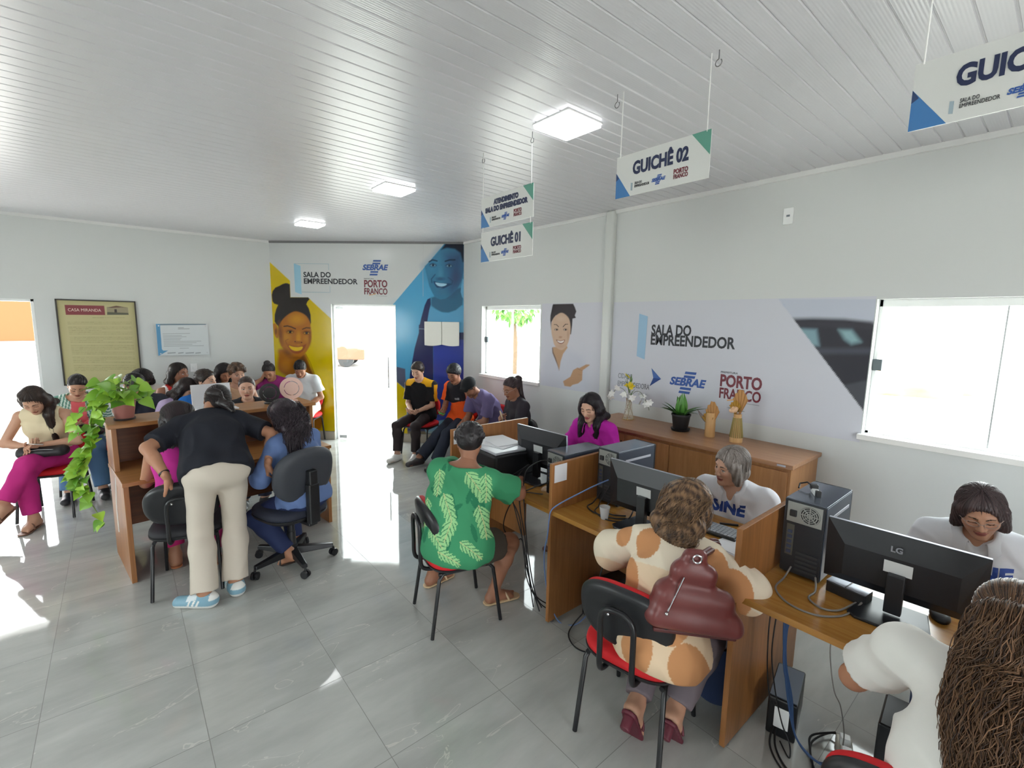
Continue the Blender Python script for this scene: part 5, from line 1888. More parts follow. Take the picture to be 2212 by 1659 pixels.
# ---- floor things under the desks
ups = thing('power_backup_unit', 'black power backup box on the floor against the nearest divider', 'power unit', (2.36, .70, 0), RAD(12))
MB().box(-.14, .14, -.06, .06, 0, .19).build('case', M_dark, ups, bevel=.008)
MB().box(-.13, .12, -.055, .055, .19, .194).build('top_plate', M_case_side, ups)
MB().box(-.144, -.139, -.03, .03, .05, .15).build('socket_strip', M_white, ups, bevel=.002)
ups2 = thing('power_backup_unit', 'black power backup box on the floor under the middle bay', 'power unit', (2.36, 1.80, 0), RAD(-6))
MB().box(-.16, .16, -.06, .06, 0, .22).build('case', M_dark, ups2, bevel=.01)
MB().box(-.164, -.159, -.04, .04, .08, .18).build('socket_strip', M_psu, ups2, bevel=.002)
ex = thing('power_strip', 'pale power strip on the floor under the nearest bay', 'power strip', (2.33, .44, 0), RAD(20))
MB().box(-.10, .10, -.03, .03, 0, .04).build('body', mat('strip_beige', (206, 204, 190), .4), ex, bevel=.005)
MB().box(.03, .07, -.02, .02, .04, .075).box(-.04, 0, -.02, .02, .04, .07).build('plug', M_white, ex, bevel=.004)
bxk = thing('speaker_box', 'upright black box on the floor beside the curly ponytail woman', 'box', (2.30, .25, 0), RAD(5))
MB().box(-.11, .11, -.085, .085, 0, .36).build('case', M_dark, bxk, bevel=.008)
bn = thing('waste_bin', 'dark blue waste bin with papers behind the divider at the middle bay', 'waste bin', (2.26, .995, 0))
MB().lathe([(.095, 0), (.10, .01), (.125, .32), (.132, .325), (.128, .318), (.096, .02)], 28).build('bucket', mat('navy_plastic', (44, 58, 92), .5), bn, smooth=True)
rb = MB()
rnd = random.Random(5)
for k in range(7):
    a = rnd.random() * 6.28
    rb.ball((.05 * math.cos(a), .05 * math.sin(a), .30 + rnd.random() * .035), (.055, .045, .035), 8, 6)
rb.build('crumpled_paper', mat('crumpled', (214, 208, 216), .7), bn)


def cable(lab, runs, r, m, cat='cable', name='cable'):
    mb = MB()
    for pts in runs: mb.tube(catmull(pts, 8), r, 8)
    return tag(mb.build(name, m, smooth=True), lab, cat)


M_cable = mat('cable_black', (22, 22, 25), .45)
M_cblue = mat('cable_blue', (104, 130, 178), .5)
M_cnavy = mat('cable_navy', (46, 72, 112), .5)
M_cgrey = mat('cable_grey', (120, 116, 112), .5)
cable('pale blue network cable over the middle divider front edge', [[(2.30, 1.78, .92), (2.20, 1.80, .90), (2.08, 1.85, .85), (1.99, 1.90, .80), (1.945, 1.925, .76), (1.935, 1.93, .70), (1.93, 1.935, .60), (1.94, 1.97, .45), (1.99, 1.985, .2), (2.02, 1.91, .012), (2.08, 1.82, .006), (2.19, 1.80, .05)]], .0042, M_cblue)
cable('tangle of black cables hanging from the far bay worktop edge', [
    [(2.12, 2.11, 1.0), (2.05, 2.16, .99), (2.0, 2.22, .92), (1.96, 2.2, .80), (1.945, 2.17, .70), (1.95, 2.13, .4), (1.99, 2.08, .1), (2.06, 2.03, .006)],
    [(2.22, 2.42, .87), (2.12, 2.40, .85), (2.03, 2.36, .80), (1.95, 2.30, .74), (1.94, 2.24, .62), (1.95, 2.18, .45), (1.96, 2.14, .2), (2.04, 2.08, .006)],
    [(2.12, 2.12, .85), (2.02, 2.2, .80), (1.945, 2.26, .74), (1.93, 2.34, .60), (1.935, 2.36, .48), (1.95, 2.26, .42), (1.95, 2.18, .45), (2.0, 2.12, .006)],
    [(2.24, 2.46, .86), (2.14, 2.5, .80), (2.05, 2.52, .757), (2.0, 2.46, .757), (1.95, 2.36, .74), (1.945, 2.22, .62), (1.96, 2.16, .3), (2.0, 2.06, .006)],
    [(2.1, 2.16, .757), (2.0, 2.28, .757), (1.945, 2.22, .74), (1.94, 2.2, .66), (1.945, 2.16, .5), (1.97, 2.10, .15), (2.1, 2.06, .006)]], .0038, M_cable)
cable('black cables lying on the middle bay worktop', [
    [(2.305, 1.77, .88), (2.25, 1.79, .80), (2.24, 1.80, .756), (2.16, 1.76, .755), (2.12, 1.64, .755), (2.2, 1.56, .755), (2.30, 1.58, .80), (2.32, 1.60, .84)],
    [(2.31, 1.84, .82), (2.26, 1.86, .757), (2.18, 1.84, .755), (2.14, 1.74, .756), (2.17, 1.62, .756), (2.27, 1.54, .756)],
    [(2.31, 1.75, .80), (2.22, 1.74, .757), (2.2, 1.66, .757), (2.25, 1.6, .757)]], .004, M_cable)
cable('black cable drooping under the middle bay worktop', [[(2.35, 1.78, .72), (2.33, 1.76, .6), (2.25, 1.76, .35), (2.18, 1.78, .1), (2.2, 1.80, .06)], [(2.3, 1.38, .72), (2.27, 1.34, .66), (2.25, 1.3, .72)]], .004, M_cable)
cable('black cable coiled on the floor beside the red chair', [[(2.2, 1.80, .1), (2.08, 1.82, .02), (1.98, 1.78, .005), (1.93, 1.68, .005), (1.96, 1.60, .005), (2.05, 1.60, .005), (2.12, 1.66, .005)]], .004, M_cable)
cable('two grey leads looping over the nearest bay worktop', [
    [(2.305, .72, .80), (2.26, .73, .756), (2.14, .72, .755), (2.06, .64, .755), (2.06, .54, .755), (2.14, .47, .755), (2.25, .45, .757), (2.30, .44, .77)],
    [(2.305, .62, .79), (2.25, .60, .756), (2.17, .60, .756), (2.13, .54, .756), (2.17, .49, .756), (2.28, .46, .76)]], .004, M_cgrey)
cable('bundle of navy network cables under the nearest bay', [
    [(2.10 + .012 * k, .66 - .006 * k, .722), (2.09 + .01 * k, .655, .60), (2.11 + .014 * math.sin(k * 2), .645, .45), (2.12 + .01 * k, .62, .28), (2.14, .58, .12), (2.20, .52 - .01 * k, .02), (2.28, .44 - .012 * k, .006 + .002 * k), (2.36, .33 - .02 * k, .006)] for k in range(5)], .004, M_cnavy)
cable('pair of thin black cables dropping to the power backup box', [
    [(2.06, .70, .722), (2.05, .70, .6), (2.08, .70, .4), (2.15, .70, .22), (2.22, .69, .16)],
    [(2.07, .68, .722), (2.08, .69, .5), (2.13, .68, .3), (2.2, .66, .1), (2.2, .62, .02), (2.14, .6, .006), (2.2, .66, .006)]], .003, M_cable)
cable('dark mains leads curving over the floor to the power strip', [
    [(2.22, .70, .05), (2.14, .68, .008), (2.06, .60, .006), (2.06, .52, .006), (2.14, .50, .006), (2.22, .54, .006), (2.3, .56, .02), (2.42, .52, .02), (2.40, .45, .05)],
    [(2.22, .69, .04), (2.15, .66, .008), (2.08, .59, .006), (2.08, .53, .006), (2.15, .51, .006), (2.24, .55, .02), (2.32, .57, .03), (2.40, .50, .05)]], .0045, M_cable)
cable('thin pale lead hanging from the nearest worktop to the power strip', [[(2.06, .48, .722), (2.08, .48, .6), (2.15, .47, .42), (2.24, .46, .3), (2.30, .45, .15), (2.31, .45, .08)]], .0025, M_cgrey)
cable('thin wire hanging down the left end of the counter', [[(-.075, 4.47, 1.10), (-.085, 4.46, 1.0), (-.09, 4.44, .7), (-.10, 4.40, .5), (-.10, 4.38, .30)]], .003, M_white)

# ---- plants
M_leaf = mat('pothos_leaf', (128, 176, 48), .38)
n, l, b = nodes_of(M_leaf)
at_ = n.new('ShaderNodeAttribute')
at_.attribute_name = 'Col'
l.new(at_.outputs['Color'], b.inputs['Base Color'])
b.inputs['Subsurface Weight'].default_value = 0.0
M_stem = mat('stem_green', (104, 128, 56), .5)
M_terra = mat('dusty_pink_pot', (164, 108, 100), .55)
M_soil = mat('soil', (52, 38, 30), .9)


def leaf_mesh(shape, length, width, fold=.15, droop=.25, nx=9, ny=5):
    """shape(t)-> half width 0..1 ; leaf along +x, face +z"""
    V, F = [], []
    for i in range(nx):
        t = i / (nx - 1)
        hw = shape(t) * width / 2
        for j in range(ny):
            q = (j / (ny - 1) * 2 - 1)
            V.append((t * length, q * hw, abs(q) * hw * fold - droop * length * t * t))
    for i in range(nx - 1):
        for j in range(ny - 1):
            F.append((i * ny + j, (i + 1) * ny + j, (i + 1) * ny + j + 1, i * ny + j + 1))
    return np.array(V), np.array(F)


heart = lambda t: (math.sin(math.pi * min(1, t * 1.02) ** .55) * (1 - .12 * t)) if t < .99 else 0.0
lance = lambda t: max(.02, math.sin(math.pi * (t * .96 + .02) ** .8))


def foliage(name, leaves, m, parent, c0, c1, shape, seed=1, fold=.2, droop=.25):
    rnd = np.random.RandomState(seed)
    VV, FF_, CC = [], [], []
    b_ = 0
    for p, d, up, L, W in leaves:
        V, F = leaf_mesh(shape, L, W, fold, droop * rnd.uniform(.4, 1.5))
        d = nrm(d); y = nrm(np.cross(up, d)); z = np.cross(d, y)
        V = V[:, :1] * d + V[:, 1:2] * y + V[:, 2:] * z + np.array(p)
        k = rnd.rand()
        VV.append(V); FF_.append(F + b_); b_ += len(V)
        CC.append(np.tile(lin(np.array(c0) * (1 - k) + np.array(c1) * k), (len(V), 1)))
    me = raw_mesh(name, np.concatenate(VV), np.concatenate(FF_))
    set_col(me, np.concatenate(CC))
    return link(name, me, m, parent, smooth=True)


pp = at_counter(.105, .50, 1.10)
po = thing('potted_pothos', 'trailing green pothos in a dusty pink pot on the counter end', 'potted plant', pp)
MB().lathe([(.052, 0), (.056, .004), (.078, .15), (.084, .152), (.084, .168), (.077, .168), (.072, .14), (.06, .10)], 28).build('pot', M_terra, po, smooth=True)
MB().lathe([(.062, 0), (.066, .0), (.068, .014), (.06, .014)], 28).build('saucer', mat('dark_saucer', (52, 40, 38), .5), po, smooth=True)
MB().lathe([(.0, .14), (.07, .142)], 20, cap=False).build('soil', M_soil, po)
rnd = np.random.RandomState(11)
lv, stems = [], MB()
for k in range(46):
    a = rnd.rand() * 6.28
    R_, zz = rnd.uniform(.02, .13), rnd.uniform(.15, .30)
    p = np.array([R_ * math.cos(a), R_ * math.sin(a), zz])
    d = np.array([math.cos(a), math.sin(a), rnd.uniform(-.5, .6)])
    lv.append((p, d, (-.3 + rnd.randn() * .5, -.7 + rnd.randn() * .5, .7), rnd.uniform(.09, .13), rnd.uniform(.085, .125)))
    stems.tube([(0, 0, .14), tuple(p * .6 + np.array([0, 0, .05])), tuple(p)], .0025, 5)
# trailing vines down the left end of the counter
for s_ in range(4):
    base = np.array([-.05, -.02 + .03 * s_, .17])
    ends = [(-.20, -.06, -.1), (-.27, -.10, -.33), (-.22, -.16, -.55), (-.20, -.2, -.74)][:4 if s_ < 1 else 3]
    if s_ == 3: ends = [(-.22, .02, .05), (-.30, .0, -.08)]
    pts = catmull([base, base + (-.07, -.02, .02)] + [np.array(e) + rnd.randn(3) * .02 for e in ends], 8)
    stems.tube(pts, .003, 6)
    for i in range(3, len(pts), 1 if s_ < 3 else 2):
        p = np.array(pts[i])
        a = rnd.uniform(2.2, 5.2)
        if p[2] < -.5 and rnd.rand() < .75: continue
        d = np.array([math.cos(a), math.sin(a) * .7 - .3, rnd.uniform(-1.1, .1)])
        lv.append((p, d, (-.4 + rnd.randn() * .4, -.7 + rnd.randn() * .4, .6), rnd.uniform(.07, .10), rnd.uniform(.065, .092)))
foliage('foliage', lv, M_leaf, po, (86, 138, 34), (160, 200, 66), heart, 4, .25, .3)
stems.build('vines', M_stem, po, smooth=True)

# black pot with strappy leaves on the cabinet
bp_ = thing('potted_plant', 'bushy green plant in a black pot on the cabinet', 'potted plant', (3.76, 2.15, .965))
MB().lathe([(.056, .0), (.060, .004), (.078, .135), (.083, .137), (.083, .15), (.076, .15), (.07, .12)], 28).build('pot', M_dark, bp_, smooth=True)
MB().lathe([(.068, 0), (.074, .0), (.082, .022), (.076, .022)], 28).build('saucer', M_dark, bp_, smooth=True)
lv = []
rnd = np.random.RandomState(7)
for k in range(30):
    a = 2 * math.pi * k / 30 * 3.7
    e = rnd.uniform(.1, 1.3)
    d = (math.cos(a) * math.cos(e), math.sin(a) * math.cos(e), math.sin(e) + .15)
    lv.append(((.02 * math.cos(a), .02 * math.sin(a), .125), d, (0, 0, 1) if e < 1 else (math.cos(a), math.sin(a), .3), rnd.uniform(.13, .21), rnd.uniform(.04, .06)))
foliage('foliage', lv, M_leaf, bp_, (44, 96, 34), (92, 150, 60), lance, 3, .35, .35)

# glass and gold-wire vase with yellow and white flowers
vs_ = thing('flower_vase', 'clear flared vase with gold wires and yellow and white flowers on the cabinet', 'flower vase', (3.78, 2.72, .965))
M_vglass = mat('vase_glass', (232, 224, 206), .05, alpha=.22)
MB().lathe([(.052, 0), (.052, .004), (.024, .20), (.026, .205), (.022, .20), (.048, .008)], 24).build('glass', M_vglass, vs_, smooth=True)
gw = MB()
for k in range(4):
    a = k * math.pi / 2 + .4
    gw.tube([(.056 * math.cos(a), .056 * math.sin(a), .003), (.02 * math.cos(a + 1.6), .02 * math.sin(a + 1.6), .15), (.032 * math.cos(a + 2.4), .032 * math.sin(a + 2.4), .215)], .003, 6)
gw.tube([(.056 * math.cos(a), .056 * math.sin(a), .004) for a in np.linspace(0, 6.2832, 24)], .003, 6)
gw.build('gold_wire', mat('gold_wire', (196, 158, 92), .25, .9), vs_, smooth=True)
stm = MB()
stm.tube(catmull([(0, 0, .02), (.0, .0, .2), (.0, .02, .32), (-.01, .03, .40)], 5), .003, 6).tube(catmull([(0, 0, .02), (0, -.01, .2), (-.02, -.02, .33)], 5), .003, 6)
stm.tube(catmull([(0, 0, .02), (0, .03, .24), (-.02, .12, .30), (-.03, .20, .20)], 6), .0025, 6).tube(catmull([(0, 0, .02), (0, -.03, .24), (-.02, -.13, .29), (-.03, -.22, .20), (-.03, -.25, .13)], 6), .0025, 6)
stm.build('stems', mat('grey_green_stem', (112, 122, 92), .6), vs_, smooth=True)
M_pet = mat('petal', attr='Col', rough=.5)


def flowers(name, spots, col, parent, L, W, npet, seed):
    rnd = np.random.RandomState(seed)
    lv = []
    for p in spots:
        ax = nrm(np.array([-.7, 0, .6]) + rnd.randn(3) * .5)
        x = nrm(np.cross(ax, [0, 1, .2])); y = np.cross(ax, x)
        for k in range(npet):
            a = 2 * math.pi * k / npet + rnd.rand() * .3
            d = x * math.cos(a) + y * math.sin(a) + ax * .35
            lv.append((np.array(p), d, ax, L * rnd.uniform(.8, 1.15), W))
    return foliage(name, lv, M_pet, parent, col, np.clip(np.array(col) * 1.06, 0, 255), lance, seed, .2, .25)


flowers('yellow_flowers', [(-.01, .03, .42), (-.02, -.02, .345), (-.015, .01, .33), (-.02, -.035, .33)], (226, 200, 36), vs_, .04, .024, 7, 1)
flowers('white_flowers', [(-.03, .12, .30), (-.03, .16, .27), (-.03, .19, .23), (-.03, .20, .19), (-.03, -.13, .28), (-.03, -.17, .25), (-.03, -.20, .22), (-.03, -.22, .185), (-.03, -.25, .2), (-.02, .05, .24), (-.02, -.05, .22), (-.03, -.16, .20)], (232, 232, 228), vs_, .042, .03, 6, 2)
lv = [((0, 0, .2 + .02 * k), (math.cos(k * 2.4), math.sin(k * 2.4), .9), (math.cos(k * 2.4), math.sin(k * 2.4), 0), .09, .014) for k in range(10)]
foliage('green_leaves', lv, M_pet, vs_, (70, 110, 50), (110, 140, 70), lance, 6)

# two wooden vases with dried palm
M_bam = wood('bamboo', (216, 176, 124), (198, 154, 100), axis=2, rough=.5)


def palm_fan(mb_leaves, c, w, h, lean, n=11):
    v, f = [], []
    for i in range(n):
        a = (i / (n - 1) - .5) * 1.7
        r_ = h * (1 - .25 * abs(i / (n - 1) - .5) * 2) * (1.0 if i % 2 == 0 else .92)
        v.append((c[0] + lean * r_ * .1 + (.004 if i % 2 else -.004), c[1] + w * math.sin(a) * .62 * (r_ / h) ** .5, c[2] + r_ * (.35 + .65 * math.cos(a))))
    b_ = len(v)
    v.append((c[0], c[1], c[2]))
    f = [(b_, i, i + 1) for i in range(n - 1)]
    mb_leaves.add(v, f)
    return mb_leaves


M_palm = mat('dried_palm', (186, 138, 84), .7)
M_palm2 = mat('mustard_palm', (170, 128, 44), .7)


def wood_vase(lab, y, prof, neck, flower):
    t = thing('wooden_vase', lab, 'vase', (3.76, y, .965), 0, 'wooden vases with dried palm on the cabinet')
    MB().lathe(prof, 26).build('vase', M_bam, t, smooth=True, angle=35)
    zt = prof[-1][1]
    if neck:
        ribs = MB()
        for k in range(18):
            a = 2 * math.pi * k / 18
            ribs.tube([((neck[0] + .001) * math.cos(a), (neck[0] + .001) * math.sin(a), .04), (neck[1] * math.cos(a), neck[1] * math.sin(a), zt - .03)], .004, 5)
        ribs.build('green_reeds', mat('reed_green', (150, 136, 78), .6), t, smooth=True)
    o_ = palm_fan(MB(), (0, -.015, zt - .01), .15, .225, -.5).build('palm_leaf', M_palm, t)
    s_ = o_.modifiers.new('thick', 'SOLIDIFY'); s_.thickness = .002
    o_ = palm_fan(MB(), (-.02, .012, zt - .01), .12, .13, -.9).build('small_palm_leaf', M_palm2, t)
    s_ = o_.modifiers.new('thick', 'SOLIDIFY'); s_.thickness = .002
    if flower:
        fl = MB()
        for k in range(9):
            a = k * 2.4
            fl.ball((-.035 + .012 * math.cos(a), .02 + .02 * math.sin(a), zt + .035 + .012 * math.sin(a * 1.7)), .016, 8, 6)
        fl.build('cream_rose', mat('cream_rose', (228, 188, 152), .6), t, smooth=True)
        foliage('leaf', [((-.03, -.01, zt + .02), (-.3, -.8, .4), (0, 0, 1), .07, .03), ((-.03, .03, zt + .03), (-.2, .8, .6), (0, 0, 1), .05, .02)], M_pet, t, (42, 58, 36), (50, 66, 40), lance, 2)
    else:
        tw = MB()
        for k in range(6):
            tw.tube(catmull([(0, 0, zt - .02), (-.02, .02 + .01 * k, zt + .05), (-.03 - .005 * k, .03 + .012 * k, zt + .06 + .012 * k)], 4), .0022, 5)
        tw.build('dry_twigs', mat('dry_twig', (110, 82, 66), .8), t, smooth=True)
    return t


wood_vase('straight bamboo vase with a dried palm leaf on the cabinet', 1.88, [(.040, 0), (.042, .004), (.040, .09), (.0415, .10), (.040, .11), (.040, .205), (.034, .205), (.033, .1)], None, False)
wood_vase('bottle-shaped reed vase with dried palm and a cream rose on the cabinet', 1.66, [(.048, 0), (.049, .03), (.047, .034), (.028, .205), (.030, .208), (.030, .228), (.024, .228)], (.0475, .029), True)
# ------------------------------------------------------------------ the street outside
fb = thing('house', 'house with an orange front across the street, seen through the left doorway', 'house', (-6, 40, -.1))
MB().box(-14, 10, 0, 6, .0, .32).build('plinth', mat('plinth_grey', (150, 156, 166), .7), fb)
MB().box(-14, 10, .05, 6, .32, 4.6).build('wall', mat('orange_wall', (170, 62, 26), .8), fb)
MB().box(-14.4, 10.4, -.5, 6.4, 4.6, 4.85).build('roof', mat('tile_roof', (176, 92, 60), .8), fb)
car_ = thing('car', 'tan car parked in the bright street beyond the glass door', 'car', (6.3, 20.4, -.1), RAD(150))
body = [(-2.1, .30), (-2.1, .75), (-1.5, .88), (-.9, 1.38), (.7, 1.40), (1.35, .92), (2.1, .80), (2.15, .32)]
Mc = Matrix(((1, 0, 0, 0), (0, 0, 1, -.82), (0, 1, 0, 0), (0, 0, 0, 1)))
MB().prism(body[::-1], 0, 1.64, Mc).build('body', mat('tan_paint', (110, 78, 58), .35, .2), car_, bevel=.06, seg=3)
MB().prism([(-.85, .95), (-.55, 1.30), (.55, 1.31), (1.05, .97)][::-1], -.01, 1.65, Mc).build('side_window', mat('car_glass', (40, 44, 50), .1), car_)
for x in (-1.35, 1.35):
    for y in (-.8, .62):
        MB().cyl((x, y, .31), (x, y + .18, .31), .31, 22).build('wheel', M_dark, car_, bevel=.03)
tr_ = thing('tree', 'leafy green tree outside the far window', 'tree', (11.5, 13.6, -.1))
MB().tube([(0, 0, 0), (.05, 0, 1.2), (0, .1, 2.4)], .12, 10, .07).build('trunk', mat('bark', (96, 78, 60), .9), tr_, smooth=True)
rnd = np.random.RandomState(2)
lv = []
for k in range(700):
    d = nrm(rnd.randn(3)); r_ = rnd.uniform(.5, 1.0) ** .5
    p = d * r_ * np.array([1.0, 1.0, 1.1]) + np.array([0, 0, 3.0])
    lv.append((p, d + rnd.randn(3) * .4, (0, 0, 1), .26, .13))
foliage('crown', lv, M_leaf, tr_, (70, 120, 50), (120, 170, 80), lance, 9)
md = thing('earth_mound', 'heap of tan earth outside the near window', 'earth', (19.0, 4.4, -.1))
sdm = Sd()
for k in range(14):
    sdm.ell(rnd.randn(3) * np.array([.7, 1.9, 0]) + np.array([0, 0, .2]), (1.0, 1.2, rnd.uniform(.5, 1.1)), k=.3)
V, F = sdm.mesh(.14, wrinkle(.12, 4, .25))
blob_obj('heap', [(V, F, lin((186, 150, 104)))], mat('earth', rough=.9, attr='Col'), md, np.zeros(3))
bh = thing('house', 'pale house wall across the yard beyond the far window', 'house', (24, 16, -.1))
MB().box(0, 6, -6, 8, 0, 3.2).build('wall', mat('pale_house', (226, 226, 224), .8), bh)
MB().box(-.4, 6.4, -6.4, 8.4, 3.2, 3.45).build('roof', MATS['tile_roof'], bh)
# ------------------------------------------------------------------ building a person from a pose
M_skin = mat('skin', rough=.48, spec=.4, attr='Col')
M_hair = mat('hair', rough=.42, spec=.4, attr='Col')
M_cloth = add_noise_bump(mat('cloth', rough=.8, spec=.25, attr='Col'), 420, .12, .0015)
M_shoe = mat('shoe_leather', rough=.5, attr='Col')
M_denim = M_cloth
BLACK_HAIR = (20, 17, 17)


def grooves(J, amp, fr=60, vert=False):
    HC, hl, hu, hf = J['HC'], J['hl'], J['hu'], J['hf']

    def fn(X, Y, Z):
        b = (X - HC[0]) * hl[0] + (Y - HC[1]) * hl[1] + (Z - HC[2]) * hl[2]
        c = (X - HC[0]) * hu[0] + (Y - HC[1]) * hu[1] + (Z - HC[2]) * hu[2]
        a = (X - HC[0]) * hf[0] + (Y - HC[1]) * hf[1] + (Z - HC[2]) * hf[2]
        if vert:
            return amp * np.sin(fr * np.arctan2(b, a + .03) + 7 * np.sin(c * 26))
        th = np.arctan2(b, c + .05)
        return amp * np.sin(fr * th + 9 * np.sin(a * 22)) * (np.sqrt(b * b + (c + .05) ** 2) > .03)
    return fn


def vary(V, c, c2=None, seed=0, fs=60):
    rnd = np.random.RandomState(seed)
    t = 0
    for _ in range(4):
        w_ = rnd.randn(3) * fs * np.array([1, 1, .25])
        t = t + np.sin(V @ w_ + rnd.rand() * 6)
    k = np.clip(.5 + t * .22, 0, 1)[:, None]
    a, b = lin(c), lin(c2 if c2 is not None else np.minimum(np.array(c) * 1.5 + 6, 255))
    return a * (1 - k) + b * k


def cap_strands(J, h, t, line, seed=3):
    """fine strands combed over the scalp; mode: back (to a tie), part (falling from the crown), short"""
    mode = h.get('comb', 'part')
    n, r = h.get('cn', 220), h.get('cr', .0013)
    rnd = np.random.RandomState(seed)
    rad = np.array((.0965 + t, .0765 + t, .0875 + t)); cen = np.array((-.018, 0, .034))
    fx, fz, ex, ez = line
    nv = np.array([fz - ez, 0, -(fx - ex)]); nv = nv / np.linalg.norm(nv)
    tie = nrm((np.array(h.get('at', (-.1, 0, .03))) - cen) / rad)
    X = lambda P_: J['HC'] + (P_[:, :1] * J['hf'] + P_[:, 1:2] * J['hl'] + P_[:, 2:] * J['hu']) * J['hs']
    inside = lambda q: ((cen + q * rad - np.array([fx, 0, fz])) @ nv) < .004
    VV, FF_ = [], []
    base = 0
    seg = 12
    k_ = 0
    tries = 0
    while k_ < n and tries < n * 12:
        tries += 1
        d = nrm(rnd.randn(3) * np.array([1, 1, .9]) + np.array([0, 0, .35]))
        if not inside(d): continue
        lift = rnd.uniform(-.01, .022)
        if mode == 'back':
            om = math.acos(np.clip(d @ tie, -1, 1))
            if om < .25: continue
            uu = np.linspace(0, 1, seg)
            D_ = np.array([(math.sin((1 - q) * om) * d + math.sin(q * om) * tie) / math.sin(om) for q in uu])
            P_ = cen + D_ * rad * (1 + lift * np.sin(uu * 3.14))[:, None]
        elif mode == 'short':
            tg = nrm(np.array(h.get('dirn', (.6, .3, .1))) + rnd.randn(3) * .5)
            L = h.get('len', .22)
            D_ = np.array([nrm(d + tg * L * q) for q in np.linspace(0, 1, seg)])
            P_ = cen + D_ * rad * (1 + np.linspace(.0, h.get('lift', .045) * rnd.uniform(.4, 1.4), seg))[:, None]
            if not inside(D_[-1]) and d[0] > .2:
                P_ = P_[:]
        else:
            top = nrm(np.array([h.get('px', .1) + rnd.uniform(-.35, .35), h.get('py', .0) + rnd.randn() * .03, 1]))
            om = math.acos(np.clip(d @ top, -1, 1)) + 1e-3
            tot = om + rnd.uniform(.3, .9)
            pts = []
            drop = 0
            last = None
            for q in np.linspace(.05, 1, seg):
                a_ = q * tot
                ac = min(a_, 1.62)
                e_ = (math.sin(om - ac) * top + math.sin(ac) * d) / math.sin(om)
                e_ = nrm(e_)
                if last is not None and not inside(e_) and e_[0] > .1:
                    e_ = last
                pt = cen + e_ * rad * (1 + lift)
                if a_ > 1.62: pt = pt + np.array([0, 0, -(a_ - 1.62) * .085]) + np.array([0, -np.sign(e_[1]), 0]) * (a_ - 1.62) ** 2 * .012
                last = e_
                pts.append(pt)
            P_ = np.array(pts)
        P_ = X(P_)
        T = np.gradient(P_, axis=0); T /= np.linalg.norm(T, axis=1)[:, None] + 1e-9
        A = np.cross(T, P_ - J['HC']); A /= np.linalg.norm(A, axis=1)[:, None] + 1e-9
        B = np.cross(T, A)
        w = r * rnd.uniform(.7, 1.4) * np.interp(np.linspace(0, 1, seg), [0, .2, .8, 1], [.5, 1, .9, .2])
        K = 4
        ring = np.stack([P_ + A * (w * 1.6 * math.cos(6.2832 * k / K))[:, None] + B * (w * math.sin(6.2832 * k / K))[:, None] for k in range(K)], 1)
        VV.append(ring.reshape(-1, 3))
        j = np.arange(seg - 1)[:, None] * K; k = np.arange(K)[None]
        FF_.append(np.stack([j + k, j + (k + 1) % K, j + K + (k + 1) % K, j + K + k], 2).reshape(-1, 4) + base)
        base += seg * K
        k_ += 1
    V, F = np.concatenate(VV), np.concatenate(FF_)
    kk = np.repeat(np.random.RandomState(seed + 1).rand(len(V) // (seg * 4)), seg * 4)[:, None]
    return V, F, kk


